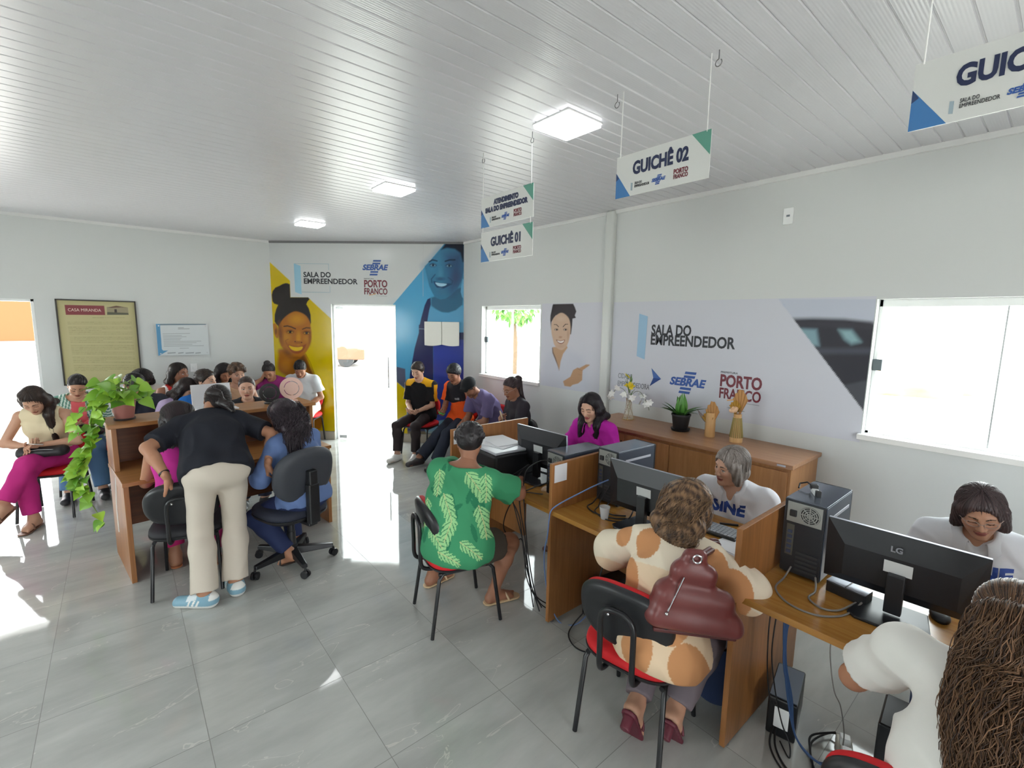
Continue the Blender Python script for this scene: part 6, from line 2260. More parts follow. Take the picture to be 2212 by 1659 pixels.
def build_hair(p, J, org, root):
    h = p['hair']
    st, c, c2 = h['st'], h.get('c', BLACK_HAIR), h.get('c2')
    X = headpts(J); hs = J['hs']
    R = np.array([J['hf'], J['hl'], J['hu']])
    res = p.get('hres', .0055)
    t = h.get('t', .012)
    sd = Sd()
    line = h.get('line')
    if st == 'bob':
        sd.ell(X(-.015, 0, .034), np.array((.096 + t, .0755 + t, .087 + t)) * hs, R, 0)
        sd.ell(X(-.028, 0, -.045), np.array((.085 + t * .6, .092, h.get('drop', .085))) * hs, R, .03)
        for sg in (1, -1):
            sd.rc(X(.02, .078 * sg, .03), X(.015, .088 * sg, -.075), .026 * hs, .024 * hs, .02)
        sd.ell(X(.075, 0, -.045), np.array((.07, .066, .115)) * hs, R, .012, 's')
        sd.cut(X(*(h.get('fr', (.092, 0, .07)))), J['hf'], .012)
        sd.ell(X(.095, .0, .018), np.array((.045, .060, .055)) * hs, R, .012, 's')
    else:
        hair_cap(sd, J, p, t, line, h.get('nape', -.072))
    chains = []
    if st in ('long', 'curlylong'):
        bp = J['P3'] - J['FF'] * .075
        L = h.get('L', .35)
        dn = h.get('dn')
        dn = nrm(-J['sp'] - J['u'] * .5) if dn is None else nrm(dn)
        wd = h.get('w', 1.9)
        pts = [X(-.055, 0, .06), X(-.098, 0, -.02), X(-.105, 0, -.10), bp + J['sp'] * .0, bp + dn * L * .55, bp + dn * L]
        rad = [.055, .045, .042, .045, .042, .018]
        pts = [np.array(q) for q in pts]
        sd.chain(pts, [r * hs for r in rad], .03, J['hl'], wd)
        chains.append((pts, rad, J['hl'], wd))
        for sg in (1, -1):
            pts = [X(-.02, .068 * sg, .06), X(-.035, .088 * sg, -.02), X(-.05, .09 * sg, -.10), bp + J['LL'] * .09 * sg + J['sp'] * .04]
            sd.chain(pts, [.028, .03, .034, .03], .03)
            chains.append((pts, [.03, .032, .036, .03], J['hf'], 1.3))
    for lk in h.get('locks', ()):
        sg, L, fwd = lk[:3]
        r_ = lk[3] if len(lk) > 3 else .026
        pts = [X(.0, .066 * sg, .07), X(.005, .085 * sg, -.02), X(.0, .085 * sg, -.10), J['S' + ('L' if sg > 0 else 'R')] * .45 + J['P3'] * .55 + J['FF'] * (.06 + fwd * .4) + J['sp'] * .02,
               J['P2'] + J['LL'] * .085 * sg + J['FF'] * (.11 + fwd) - J['sp'] * max(0, L - .2)]
        sd.chain(pts, [.026, r_, r_ * 1.1, r_ * 1.1, r_ * .55], .02)
        chains.append((pts, [.026, r_, r_ * 1.1, r_ * 1.1, r_ * .6], J['hl'], 1.1))
    if st == 'bun':
        bc = h.get('at', (-.075, 0, .115))
        sd.ell(X(*bc), np.array(h.get('r', (.04, .045, .038))) * hs, R, .012)
        chains.append(([X(bc[0] + .02, .02, bc[2] - .03), X(*bc), X(bc[0] - .01, -.01, bc[2] + .03)], [.03, .045, .03], J['hl'], 1.0))
    if st == 'pony':
        a = h.get('at', (-.108, 0, .035))
        pts = [X(*a), X(a[0] - .045, a[1], a[2] - .005)]
        for q in h['path']: pts.append(J['P3'] + J['FF'] * q[0] + J['LL'] * q[1] + J['sp'] * q[2])
        rad = h.get('rad', [.022, .03, .036, .03, .012])
        sd.chain(pts, rad, .02, J['hl'], h.get('w', 1.2))
        chains.append((pts, rad, J['hl'], h.get('w', 1.2)))
    if st == 'curlytop':
        rnd = np.random.RandomState(5)
        for k in range(h.get('nb', 60)):
            d = nrm(rnd.randn(3)); d[2] = abs(d[2]) * .9
            if d[0] > .75: continue
            q = X(-.012 + d[0] * (.092 + t), d[1] * (.074 + t), .036 + d[2] * (.088 + t * 1.3))
            sd.ell(q, np.array((.016, .016, .016)) * hs * rnd.uniform(.7, 1.35), k=.008)
    if st == 'cap':
        pass
    V, F = sd.mesh(res, grooves(J, h.get('g', .0013), h.get('fr_', 60), st in ('bob', 'long', 'curlylong')))
    parts = [(V, F, vary(V, c, c2, 3, h.get('fs', 55)))]
    if h.get('n') and chains:
        V, F = strands(chains, h['n'], h.get('sr', .0026), h.get('curl', (0, 0)), 4, h.get('spread', 1.0), h.get('seg', 26), depth=h.get('depth', (.75, 1.08)))
        k = np.random.RandomState(8).rand(len(F) // ((h.get('seg', 26) - 1) * 4))
        kk = np.repeat(k, h.get('seg', 26) * 4)[:len(V), None]
        a, b = lin(c), lin(c2 if c2 is not None else np.minimum(np.array(c) * 1.6 + 8, 255))
        parts.append((V, F, a * (1 - kk) + b * kk))
    mode = dict(bun='back', pony='back', short='short', curlytop=None, cap=None).get(st, 'part')
    if mode and h.get('cn', 1):
        h.setdefault('comb', mode)
        V, F, kk = cap_strands(J, h, t, line or (.078, .078, .012, -.03))
        a, b = lin(c), lin(c2 if c2 is not None else np.minimum(np.array(c) * 1.7 + 8, 255))
        parts.append((V, F, a * (1 - kk * .8) + b * kk * .8))
    return blob_obj('hair', parts, M_hair, root, org)


def build_top(p, J, org, root):
    t = p['top']
    o = t.get('o', .014)
    sd = Sd()
    torso(sd, J, p, o)
    if t.get('hem', .05) > 0:
        for S_ in 'LR': leg(sd, J, p, S_, o + .004, .28)
    ol = t.get('ease', 0)
    if ol:
        sd.rc(J['P0'] + J['psp'] * .02, J['P2'] - J['sp'] * .05, .10 * J['s'] * p.get('g', 1) + o + ol, .098 * J['s'] * p.get('g', 1) + o + ol * .6, .06, J['l'], 1.36)
    hem = t.get('hem', .05)
    sd.cut(J['P0'] - J['psp'] * hem * J['s'], -J['psp'])
    sl = t.get('sleeve', .55)
    if sl:
        for S_ in 'LR':
            arm(sd, J, p, S_, o + .002, sl, .03, t.get('loose', .014))
    else:
        for S_ in 'LR':
            sg = 1 if S_ == 'L' else -1
            sd.ell(J['S' + S_] + J['LL'] * .028 * sg + J['sp'] * .01, (.075, .075, .085), k=.01, op='s')
    nk = t.get('neck', 'crew')
    Cn = J['P3'] * .62 + J['NB'] * .38 + J['FF'] * t.get('nc', .022)
    R = np.array([J['FF'], J['LL'], J['sp']])
    s = J['s']
    rn = dict(crew=(.064, .070, .055), vee=(.064, .072, .055), scoop=(.085, .105, .075), collar=(.062, .066, .055), wide=(.10, .125, .085), high=(.056, .058, .03))[nk]
    sd.ell(Cn, np.array(rn) * s, R, .006, 's')
    if nk in ('vee', 'collar'):
        d_ = t.get('deep', .11)
        a = Cn + J['FF'] * .05
        sd.rc(a, a - J['sp'] * d_ + J['FF'] * .07, .040 * s, .006 * s, .006, op='s')
    V, F = sd.mesh(t.get('res', .0085), wrinkle(t.get('wr', .006), t.get('seed', 1), t.get('wf', 1.0)))
    col = t['paint'](V, J, p) if 'paint' in t else np.tile(lin(t['c']), (len(V), 1))
    ob = blob_obj(t.get('name', 'shirt'), [(V, F, col)], M_cloth, root, org)
    if nk == 'collar' or t.get('collar'):
        grid = []
        for a in np.linspace(-156, 156, 33):
            ra = RAD(a + 180)
            fr = max(0, math.cos(ra))
            dirv = J['FF'] * math.cos(ra) + J['LL'] * math.sin(ra)
            low = fr * t.get('deep', .11) * .40
            tip = max(0, (abs(a) - 110) / 46) * .022
            prof = [(.057 + .010 * fr, -.004 - low), (.060 + .012 * fr, .022 - low), (.068 + .012 * fr, .030 - low), (.082 + .012 * fr, .020 - low - .010 * fr), (.098 + .010 * fr, .004 - low - .030 * fr - tip), (.106 + .010 * fr, -.008 - low - .040 * fr - tip)]
            grid.append([Cn + (dirv * r_ + J['sp'] * z_) * s - org for r_, z_ in prof])
        G = np.array(grid).reshape(-1, 3)
        m_ = len(grid[0])
        fc = np.array([(i * m_ + j, (i + 1) * m_ + j, (i + 1) * m_ + j + 1, i * m_ + j + 1) for i in range(len(grid) - 1) for j in range(m_ - 1)])
        me = raw_mesh('collar', G, fc)
        set_col(me, np.tile(lin(t.get('cc', t.get('c', (230, 230, 232)))), (len(G), 1)))
        co_ = link('collar', me, M_cloth, root, smooth=True)
        sm = co_.modifiers.new('thick', 'SOLIDIFY')
        sm.thickness = .005
        sm.offset = 0
        sm = co_.modifiers.new('round', 'SUBSURF')
        sm.levels = sm.render_levels = 1
    return ob


def build_bottom(p, J, org, root):
    t = p['bottom']
    o = t.get('o', .011)
    sd = Sd()
    q = dict(p)
    torso(sd, J, q, .003, True, True)
    sd.cut(J['P0'] + J['psp'] * t.get('rise', .10) * J['s'], J['psp'])
    up = t.get('len', 1.93)
    if t.get('skirt'):
        for S_ in 'LR':
            leg(sd, J, p, S_, o + .01, up, .02)
        sd.rc(J['HL'] * .5 + J['HR'] * .5, J['KL'] * .5 + J['KR'] * .5, .10, .07, .05, J['l'], 1.5, fe=1)
    else:
        for S_ in 'LR':
            leg(sd, J, p, S_, o, up, t.get('loose', .014), True, t.get('flare', 0))
    V, F = sd.mesh(t.get('res', .009), wrinkle(t.get('wr', .006), 7, .9))
    col = t['paint'](V, J, p) if 'paint' in t else np.tile(lin(t['c']), (len(V), 1))
    return blob_obj(t.get('name', 'trousers'), [(V, F, col)], M_cloth, root, org)


def build_shoe(p, J, S_, org, root):
    t = p.get('shoes')
    if not t: return
    s = J['s']
    A, f_, u_ = J['A' + S_], J['ft' + S_], J['fu' + S_]
    l_ = np.cross(u_, f_)
    sole = A - u_ * .079 * s
    st = t['st']
    sd = Sd()
    if st == 'sneaker':
        sd.rc(A - f_ * .035 * s - u_ * .030 * s, A + f_ * .05 * s - u_ * .030 * s, .047 * s, .046 * s, .02, l_, .92)
        sd.rc(A - f_ * .03 * s - u_ * .045 * s, A + f_ * .165 * s - u_ * .047 * s, .042 * s, .037 * s, .03, l_, 1.12)
        sd.rc(A - u_ * .02 * s, A + u_ * .012 * s, .049 * s, .047 * s, .02, fe=1)
        sd.cut(sole, -u_)
        V, F = sd.mesh(.0055)
        hgt = (V - sole) @ u_
        col = np.tile(lin(t['c']), (len(V), 1))
        col[hgt < .026 * s] = lin(t.get('sole', (226, 226, 222)))
        if t.get('stripes'):
            ff = (V - A) @ f_
            for k in range(3):
                m = (np.abs(ff - (.02 + .028 * k) * s + (hgt - .05) * .5) < .0065) & (hgt > .026) & (hgt < .066)
                col[m] = lin((232, 232, 228))
            m = (ff < -.045 * s) & (hgt > .06)
            col[m] = lin((232, 232, 228))
            m = (ff > .03) & (ff < .10) & (hgt > .070 - .25 * (ff - .03))
            col[m] = lin((214, 222, 226))
        return blob_obj('shoe', [(V, F, col)], M_shoe, root, org)
    if st in ('sandal', 'heel'):
        sd.rc(A - f_ * .045 * s - u_ * .073 * s, A + f_ * .165 * s - u_ * .073 * s, .040 * s, .044 * s, .01, l_, 1.0)
        sd.cut(A - u_ * .069 * s, u_)
        sd.cut(A - u_ * (.082 if st == 'sandal' else .088) * s, -u_)
        hp = t.get('heel')
        parts = [(*sd.mesh(.005), lin(t['c']))]
        s2 = Sd()
        arch = [A + f_ * .10 * s + l_ * .045 * s - u_ * .062 * s, A + f_ * .085 * s + l_ * .03 * s - u_ * .028 * s, A + f_ * .08 * s - u_ * .016 * s, A + f_ * .085 * s - l_ * .03 * s - u_ * .028 * s, A + f_ * .10 * s - l_ * .045 * s - u_ * .062 * s]
        s2.chain(catmull(arch, 4), [.0075 * s] * 17, .004)
        if t.get('ankle'):
            ring = [A + u_ * .0 * s + (f_ * math.cos(a) + l_ * math.sin(a)) * .042 * s for a in np.linspace(0, 6.2832, 14)]
            s2.chain(ring, [.006 * s] * 14, .004)
        if hp:
            b_ = A - f_ * .04 * s - u_ * .07 * s
            s2.rc(b_, b_ - J['u'] * hp if t.get('vert') else b_ - u_ * hp, .028 * s, .024 * s, .006, fe=1)
        parts.append((*s2.mesh(.005), lin(t.get('c2', t['c']))))
        return blob_obj('sandal', parts, M_shoe, root, org)


def ear_ring(J, root, org, m):
    pass


def build_person(p):
    J = pose(p)
    org = np.array([J['P0'][0], J['P0'][1], 0.0])
    root = thing('person', p['label'], 'person', tuple(org))
    sk = p.get('skin', (190, 138, 106))
    top, bot = p.get('top', {}), p.get('bottom', {})
    sd = Sd()
    torso(sd, J, p, -.006)
    for S_ in 'LR':
        arm(sd, J, p, S_)
        leg(sd, J, p, S_, -.004)
        foot(sd, J, p, S_)
    nr = p.get('nr', .052) * J['hs']
    sd.rc(J['P3'] - J['sp'] * .03, J['NB'], nr * 1.1, nr * .94, .04)
    V, F = sd.mesh(p.get('res', .0095))
    parts = [(V, F, lin(sk))]
    s2 = Sd()
    head(s2, J, p)
    V, F = s2.mesh(p.get('hres', .0055) * .85)
    parts.append((V, F, paint_head(V, J, p, sk)))
    for S_ in 'LR':
        s3 = Sd()
        hand(s3, J, p, S_)
        V, F = s3.mesh(p.get('fres', .0042))
        c = np.tile(lin(np.array(sk)), (len(V), 1))
        parts.append((V, F, c))
    blob_obj('body', parts, M_skin, root, org)
    if 'hair' in p: build_hair(p, J, org, root)
    if top: build_top(p, J, org, root)
    if bot: build_bottom(p, J, org, root)
    for S_ in 'LR': build_shoe(p, J, S_, org, root)
    if p.get('glasses'):
        X = headpts(J)
        mb = MB()
        o3 = Vector(org)
        for sg in (1, -1):
            c_ = [Vector(X(.098 - .010 * math.cos(a) * 0 - .012 * abs(.5 + .5 * math.cos(a)) * 1.0, sg * (.032 + .024 * math.cos(a)), .0 + .017 * math.sin(a))) - o3 for a in np.linspace(0, 6.2832, 25)]
            mb.tube(c_, .0016 * p.get('gw', 1), 6, cap=False)
            mb.tube([Vector(X(.086, sg * .056, .004)) - o3, Vector(X(.05, sg * .078, .006)) - o3, Vector(X(-.01, sg * .084, .004)) - o3], .0016 * p.get('gw', 1), 6)
        mb.tube([Vector(X(.098, .009, .004)) - o3, Vector(X(.102, 0, .007)) - o3, Vector(X(.098, -.009, .004)) - o3], .0016, 6)
        mb.build('glasses', mat('glasses_frame', p.get('gc', (150, 110, 84)), .3), root, smooth=True)
    if p.get('capbrim'):
        X = headpts(J)
        R = np.array([J['hf'], J['hl'], J['hu']])
        s4 = Sd()
        s4.ell(X(-.016, 0, .048), (.108, .090, .085), R, 0)
        nv = J['hf'] * .35 - J['hu'] * 1.0
        s4.cut(X(.09, 0, .058), nv, .008)
        s4.rc(X(.075, -.03, .055), X(.075, .03, .055), .034, .034, .012)
        V, F = s4.mesh(.005)
        blob_obj('flat_cap', [(V, F, np.tile(lin((28, 30, 33)), (len(V), 1)))], M_cloth, root, org)
    for S_, cc in p.get('bracelet', ()):
        E_, W_ = J['E' + S_], J['W' + S_]
        d_ = nrm(W_ - E_)
        c0 = W_ - d_ * .035
        x_ = nrm(np.cross(d_, [0.3, .2, 1])); y_ = np.cross(d_, x_)
        s5 = Sd()
        s5.rc(c0 - d_ * .008, c0 + d_ * .008, .031, .031, 0, fe=1, fs=1)
        V, F = s5.mesh(.004)
        blob_obj('wristband', [(V, F, np.tile(lin(cc), (len(V), 1)))], M_shoe, root, org)
    p['_J'], p['_root'], p['_org'] = J, root, org
    return root


def chest_text(p, txt, size, width, up, m, side=0.0, back=False):
    """lettering laid onto the shirt by casting every vertex against it"""
    J, root, org = p['_J'], p['_root'], p['_org']
    shirt = [c for c in root.children if c.name.startswith('shirt')][0]
    from mathutils.bvhtree import BVHTree
    me = shirt.data
    co = np.empty(len(me.vertices) * 3, np.float32); me.vertices.foreach_get('co', co)
    bv = BVHTree.FromPolygons(co.reshape(-1, 3).tolist(), [tuple(q.vertices) for q in me.polygons])
    t = text_mesh(txt, size, size * .05, 0, width, 'CENTER')
    bm = bmesh.new(); bm.from_mesh(t)
    for _ in range(2):
        lg = [e for e in bm.edges if e.calc_length() > size * .3]
        if lg: bmesh.ops.subdivide_edges(bm, edges=lg, cuts=1)
    bmesh.ops.triangulate(bm, faces=bm.faces[:])
    bm.to_mesh(t); bm.free()
    F_, L_ = Vector(J['FF']), Vector(J['LL'])
    S_ = Vector(J['sp'])
    base = Vector(J['P2'] - org) + S_ * up + L_ * side
    for v in t.vertices:
        q = base + L_ * v.co.x + S_ * v.co.y + F_ * .5
        hit = bv.ray_cast(q, -F_, 1.0)[0]
        v.co = (hit if hit is not None else base) + F_ * (.0022 + (v.co.z > 0) * .0004)
    return link('shirt_print', t, m, root)
# ------------------------------------------------------------------ the people
def loc3(V, J):
    q = V - J['P3']
    return q @ J['FF'], q @ J['LL'], q @ J['sp']


def paint_stripes(V, J, p):
    a, b, c = loc3(V, J)
    col = np.tile(lin((206, 222, 214)), (len(V), 1))
    arm_ = np.minimum(np.linalg.norm(V - J['EL'], axis=1), np.linalg.norm(V - J['ER'], axis=1)) < .2
    ph = np.where(np.abs(b) > .15, c * 1.0 + np.abs(b) * .4, np.abs(b) * 1.0 + c * .25)
    m = np.sin(ph * 2 * math.pi / .026) > -.05
    col[m] = lin((86, 136, 122))
    front = (a > .02) & (np.abs(b) < .055 + .02 * np.clip(-c / .3, 0, 1))
    col[front] = lin((216, 98, 104))
    return col


def paint_by(V, J, p):
    a, b, c = loc3(V, J)
    col = np.tile(lin((28, 28, 31)), (len(V), 1))
    for S_ in 'LR':
        A, E = J['S' + S_], J['E' + S_]
        up = nrm(np.cross(J['FF'], E - A)); up = up if up @ J['sp'] > -2 else up
        out = J['LL'] * (1 if S_ == 'L' else -1) + J['sp'] * .5
        ax = nrm(E - A)
        out = nrm(out - ax * (out @ ax))
        t = np.clip((V - A) @ ax, -.02, .3)
        r = V - A - t[:, None] * ax
        m = ((V - A) @ ax > -.01) & (r @ out > .012) & (np.abs((r - (r @ out)[:, None] * out) @ np.cross(ax, out)) < .038)
        col[m] = lin((226, 168, 30))
        q = V - J['P3']; sA = nrm(A - J['P3'])
        t2 = np.clip(q @ sA, 0, np.linalg.norm(A - J['P3']))
        d2 = np.linalg.norm(q - t2[:, None] * sA, axis=1)
        m = (q @ sA > .02) & (c > -.06) & (d2 < .078) & (np.abs(b) < .2)
        col[m] = lin((226, 168, 30))
    return col


def paint_orange(V, J, p):
    a, b, c = loc3(V, J)
    col = np.tile(lin((240, 92, 34)), (len(V), 1))
    m = (c > -.235 + .02 * np.sin(b * 12)) & (np.abs(b) < .155)
    col[m] = lin((34, 32, 38))
    m = (np.abs(a - .09) < .2) & (a > .05) & (np.abs(b - .045) < .035) & (np.abs(c + .18) < .014)
    col[m] = lin((150, 150, 154))
    return col


def paint_jersey(V, J, p):
    a, b, c = loc3(V, J)
    col = np.tile(lin((190, 44, 40)), (len(V), 1))
    dN = np.hypot(np.hypot(a - .03, b), c - .02)
    col[dN < .088] = lin((228, 224, 224))
    for S_ in 'LR':
        d_ = np.linalg.norm(V - J['S' + S_], axis=1)
        col[d_ < .085] = lin((228, 224, 224))
    return col


def paint_leaves(V, J, p):
    a, b, c = loc3(V, J)
    rnd = np.random.RandomState(2)
    base = lin((62, 142, 100)); dark = lin((40, 116, 82)); lf = lin((150, 204, 142)); st = lin((186, 196, 140))
    col = np.tile(base, (len(V), 1))
    back = a < .04
    u_ = b + np.where(a > .0, .6, 0)
    # (x, y, heading, size): sprays of leaflets
    sprays = [(-.03, -.05, 215, 1.1), (.06, -.20, 235, 1.1), (.14, -.06, 250, .9), (-.02, -.33, 275, 1.0), (.17, -.24, 262, .9), (.12, -.40, 215, .9), (-.15, -.22, 240, 1.0), (-.14, -.03, 250, .9), (-.09, -.44, 200, .8), (.03, -.52, 190, .8)]
    for x, y, hd, sz in sprays + [(x + .6, y, h_, s_) for x, y, h_, s_ in sprays[:8]]:
        d = np.array([math.cos(RAD(hd)), math.sin(RAD(hd))]); n_ = np.array([-d[1], d[0]])
        dx, dy = u_ - x, c - y
        t, w = dx * d[0] + dy * d[1], dx * n_[0] + dy * n_[1]
        w = w - .6 * t * t
        # pairs of pale printed leaflets with a dark midrib
        for k in range(5):
            t0 = (.010 + .034 * k) * sz
            for sg in (1, -1):
                ang = sg * RAD(40)
                lx, ly = t - t0, w
                p_ = lx * math.cos(ang) + ly * math.sin(ang)
                q_ = -lx * math.sin(ang) + ly * math.cos(ang)
                L = .062 * sz * (1 - .08 * k); W = .0135 * sz
                m = (((p_ - L / 2) / (L / 2)) ** 2 + (q_ / W) ** 2) < 1
                col[m] = lf
                m2 = m & (np.abs(q_) < .0022)
                col[m2] = dark
        m = (t > 0) & (t < .19 * sz) & (np.abs(w) < .0028)
        col[m] = st
    for k in range(16):
        x, y, h_ = rnd.uniform(-.2, .2), rnd.uniform(-.48, 0), rnd.rand() * 3.1
        p_ = (u_ - x) * math.cos(h_) + (c - y) * math.sin(h_); q_ = -(u_ - x) * math.sin(h_) + (c - y) * math.cos(h_)
        m = ((p_ / .05) ** 2 + (q_ / .014) ** 2 < 1) & (np.abs(col - base).sum(1) < 1e-6)
        col[m] = dark
    return col


def paint_peach(V, J, p):
    a, b, c = loc3(V, J)
    base = lin((232, 206, 174)); tan = lin((204, 146, 100)); pal = lin((236, 222, 200))
    col = np.tile(base, (len(V), 1))
    m = c > -.18
    col[m] = pal
    for x, y, r in ((.10, -.085, .058), (.175, -.27, .085), (-.055, -.34, .085), (-.17, -.10, .06), (.05, -.50, .07), (-.15, -.50, .07), (.24, -.06, .045), (-.26, -.14, .06)):
        col[((b - x) ** 2 / 1.0 + (c - y) ** 2 / 1.7 < r * r)] = tan
    return col


SK = dict(a=(194, 148, 122), b=(178, 128, 100), c=(156, 108, 84), d=(208, 164, 140), e=(130, 84, 60))
PLAIN = lambda c, **k: dict(c=c, **k)
PEOPLE = []


def P(**k):
    PEOPLE.append(k)
    return k


SEAT = .548
# --- left edge and far row
P(id='pink', s=0.95, label='person in magenta trousers and cream halter top, legs crossed, looking at a phone', hc=(-0.622, 5.9), pz=SEAT, yaw=254, lean=(4, 14, 26), head=(6, 42, 4), skin=SK['a'],
  hair=dict(st='long', c=(34, 24, 20), L=.10, w=1.3, t=.010, locks=[(1, .30, .03, .034)], n=60), top=PLAIN((222, 206, 172), sleeve=0, neck='high', hem=-.10, wr=.003), bottom=PLAIN((186, 44, 122), name='trousers', len=1.86, loose=.016, wr=.006),
  handL=(.27, .03, .18), handR=(.25, -.07, .16), elbL=(-.2, .9, -.6), elbR=(-.2, -.9, -.6), hdL=(.55, -.8, .1), hdR=(.7, .6, .1), hnL=(.2, -.2, -.9), hnR=(0, .3, .9), curlL='hold', curlR='hold',
  footR=(.42, -.03, .08), footL=(.58, -.17, .26), kneeL=(.8, -.15, .8), fyawR=-4, fyawL=-22, fpitL=28, shoes=dict(st='sandal', c=(120, 84, 66)), bust=1.0, hipw=1.1, lg=1.1)
P(id='stripe', s=0.94, label='person in a green and white striped jacket over a coral top, looking at a phone', hc=(-0.366, 6.64), pz=SEAT, yaw=268, lean=(2, 10, 20), head=(2, 32, -4), skin=SK['a'],
  hair=dict(line=(.078, .078, -.024, -.03), st='bun', c=(24, 20, 20), at=(-.10, 0, .06), r=(.03, .04, .04), t=.009), top=dict(paint=paint_stripes, sleeve=1.85, neck='scoop', o=.016, name='striped_jacket', loose=.016, res=.007), bottom=PLAIN((92, 128, 168), name='jeans', len=1.9, loose=.02),
  handL=(.26, .04, .17), handR=(.26, -.06, .16), hdL=(.7, -.6, .2), hdR=(.7, .6, .2), hnL=(0, -.3, .9), hnR=(0, .3, .9), curlL='hold', curlR='hold', footL=(.50, .16), footR=(.46, -.12), shoes=dict(st='sneaker', c=(40, 40, 44), sole=(50, 50, 52)), g=1.12, bust=1.0)
P(id='bowed', s=0.95, label='person in a white shirt with long black wavy hair, head bowed, behind the pothos', hc=(.187, 7.322), pz=SEAT, yaw=272, lean=(6, 18, 34), head=(-5, 45, 0), skin=SK['c'],
  hair=dict(st='curlylong', c=(22, 18, 19), L=.18, w=2.0, t=.03, n=160, curl=(.010, 26), sr=.004), top=PLAIN((222, 220, 216), sleeve=.6), bottom=PLAIN((60, 62, 78), name='jeans'), footL=(.46, .1), footR=(.46, -.1), shoes=dict(st='sneaker', c=(60, 60, 64)))
P(id='dark', s=0.96, label='person in a dark shirt with short black hair, seen behind the pothos leaves', hc=(0.09, 6.35), pz=SEAT, yaw=128, lean=(4, 14, 26), head=(10, 20, 0), skin=SK['b'],
  hair=dict(st='short', c=(22, 19, 20), t=.012), top=PLAIN((38, 40, 52), sleeve=.6, loose=.016), bottom=PLAIN((48, 52, 66), name='jeans'), footL=(.46, .1), footR=(.46, -.1), shoes=dict(st='sneaker', c=(50, 50, 54)), sw=.185, g=1.1)
P(id='jersey', s=0.97, label='person in a red and white sleeveless jersey with long dark hair against the left wall', hc=(0.539, 6.92), pz=SEAT, yaw=290, lean=(0, 2, 8), head=(22, 6, 0), skin=SK['c'], eyes='open', gaze=1,
  hair=dict(st='long', c=(26, 20, 18), L=.16, w=1.5, t=.010, n=50), top=dict(paint=paint_jersey, sleeve=0, neck='scoop', o=.012), bottom=PLAIN((50, 52, 60), name='shorts', len=.8), footL=(.46, .1), footR=(.46, -.1), shoes=dict(st='sneaker', c=(200, 200, 200)), sw=.178, ag=1.08)
P(id='lilac', s=0.92, label='person in a lilac top with dark wavy hair, head bowed, beside the blue shirt', hc=(0.529, 6.03), pz=SEAT, yaw=300, lean=(6, 16, 28), head=(4, 36, 0), skin=SK['a'],
  hair=dict(st='curlylong', c=(30, 22, 21), L=.10, w=1.7, t=.016, n=90, curl=(.006, 20), locks=[(-1, .2, .01, .03)]), top=PLAIN((192, 172, 206), sleeve=.7), bottom=PLAIN((86, 104, 140), name='jeans'), footL=(.46, .1), footR=(.46, -.1), shoes=dict(st='sneaker', c=(200, 200, 205)))
P(id='blue', s=0.98, label='person in a bright blue T-shirt with short dark hair, looking to the right', hc=(0.69, 5.93), pz=SEAT, yaw=300, lean=(0, 6, 14), head=(18, 4, 0), skin=SK['d'], eyes='open', gaze=1,
  hair=dict(st='short', c=(36, 28, 24), t=.011, line=(.076, .070, .015, -.02)), top=PLAIN((36, 106, 186), sleeve=.62, loose=.018), bottom=PLAIN((48, 54, 74), name='jeans'), footL=(.46, .1), footR=(.46, -.1), shoes=dict(st='sneaker', c=(60, 60, 64)), sw=.19, fw=.98)
P(id='whitegirl', s=0.95, label='person in a white T-shirt with long black hair, head bowed, against the wall', hc=(1.065, 7.3), pz=SEAT, yaw=282, lean=(4, 14, 24), head=(0, 34, 4), skin=SK['b'],
  hair=dict(st='long', c=(20, 17, 19), L=.2, w=1.9, t=.018, n=60, locks=[(-1, .26, .02, .03), (1, .22, .02, .026)]), top=PLAIN((218, 218, 216), sleeve=.6), bottom=PLAIN((72, 92, 130), name='jeans'), footL=(.46, .1), footR=(.46, -.1), shoes=dict(st='sneaker', c=(210, 210, 210)))
P(id='curly', s=0.96, label='person with short curly dark hair and tan sleeveless top in the waiting rows', hc=(1.10, 6.62), pz=SEAT, yaw=276, lean=(0, 6, 12), head=(4, 12, 3), skin=SK['a'], eyes='open',
  hair=dict(st='curlytop', c=(52, 38, 30), c2=(96, 70, 50), t=.020, nb=150, line=(.078, .066, .0, -.01), nape=-.05), top=PLAIN((196, 158, 124), sleeve=0, neck='scoop'), bottom=PLAIN((70, 72, 80), name='trousers'), footL=(.46, .1), footR=(.46, -.1), shoes=dict(st='sneaker', c=(200, 200, 205)))
P(id='blacktee', s=0.93, label='person in a black T-shirt, hair tied back, facing the camera across the counter', hc=(0.974, 5.39), pz=SEAT, yaw=262, lean=(2, 8, 14), head=(-4, 4, 0), skin=SK['d'], eyes='open', gaze=.3, fw=1.06,
  hair=dict(line=(.078, .078, -.024, -.03), st='bun', c=(44, 32, 28), at=(-.115, 0, .03), r=(.03, .035, .03), t=.007), top=PLAIN((40, 41, 46), sleeve=.62, neck='crew', loose=.016), bottom=PLAIN((56, 60, 80), name='jeans'), handL=(.30, .12, .16), handR=(.30, -.12, .16), footL=(.44, .1), footR=(.44, -.1), shoes=dict(st='sneaker', c=(60, 60, 60)), g=1.12, bust=1.0)
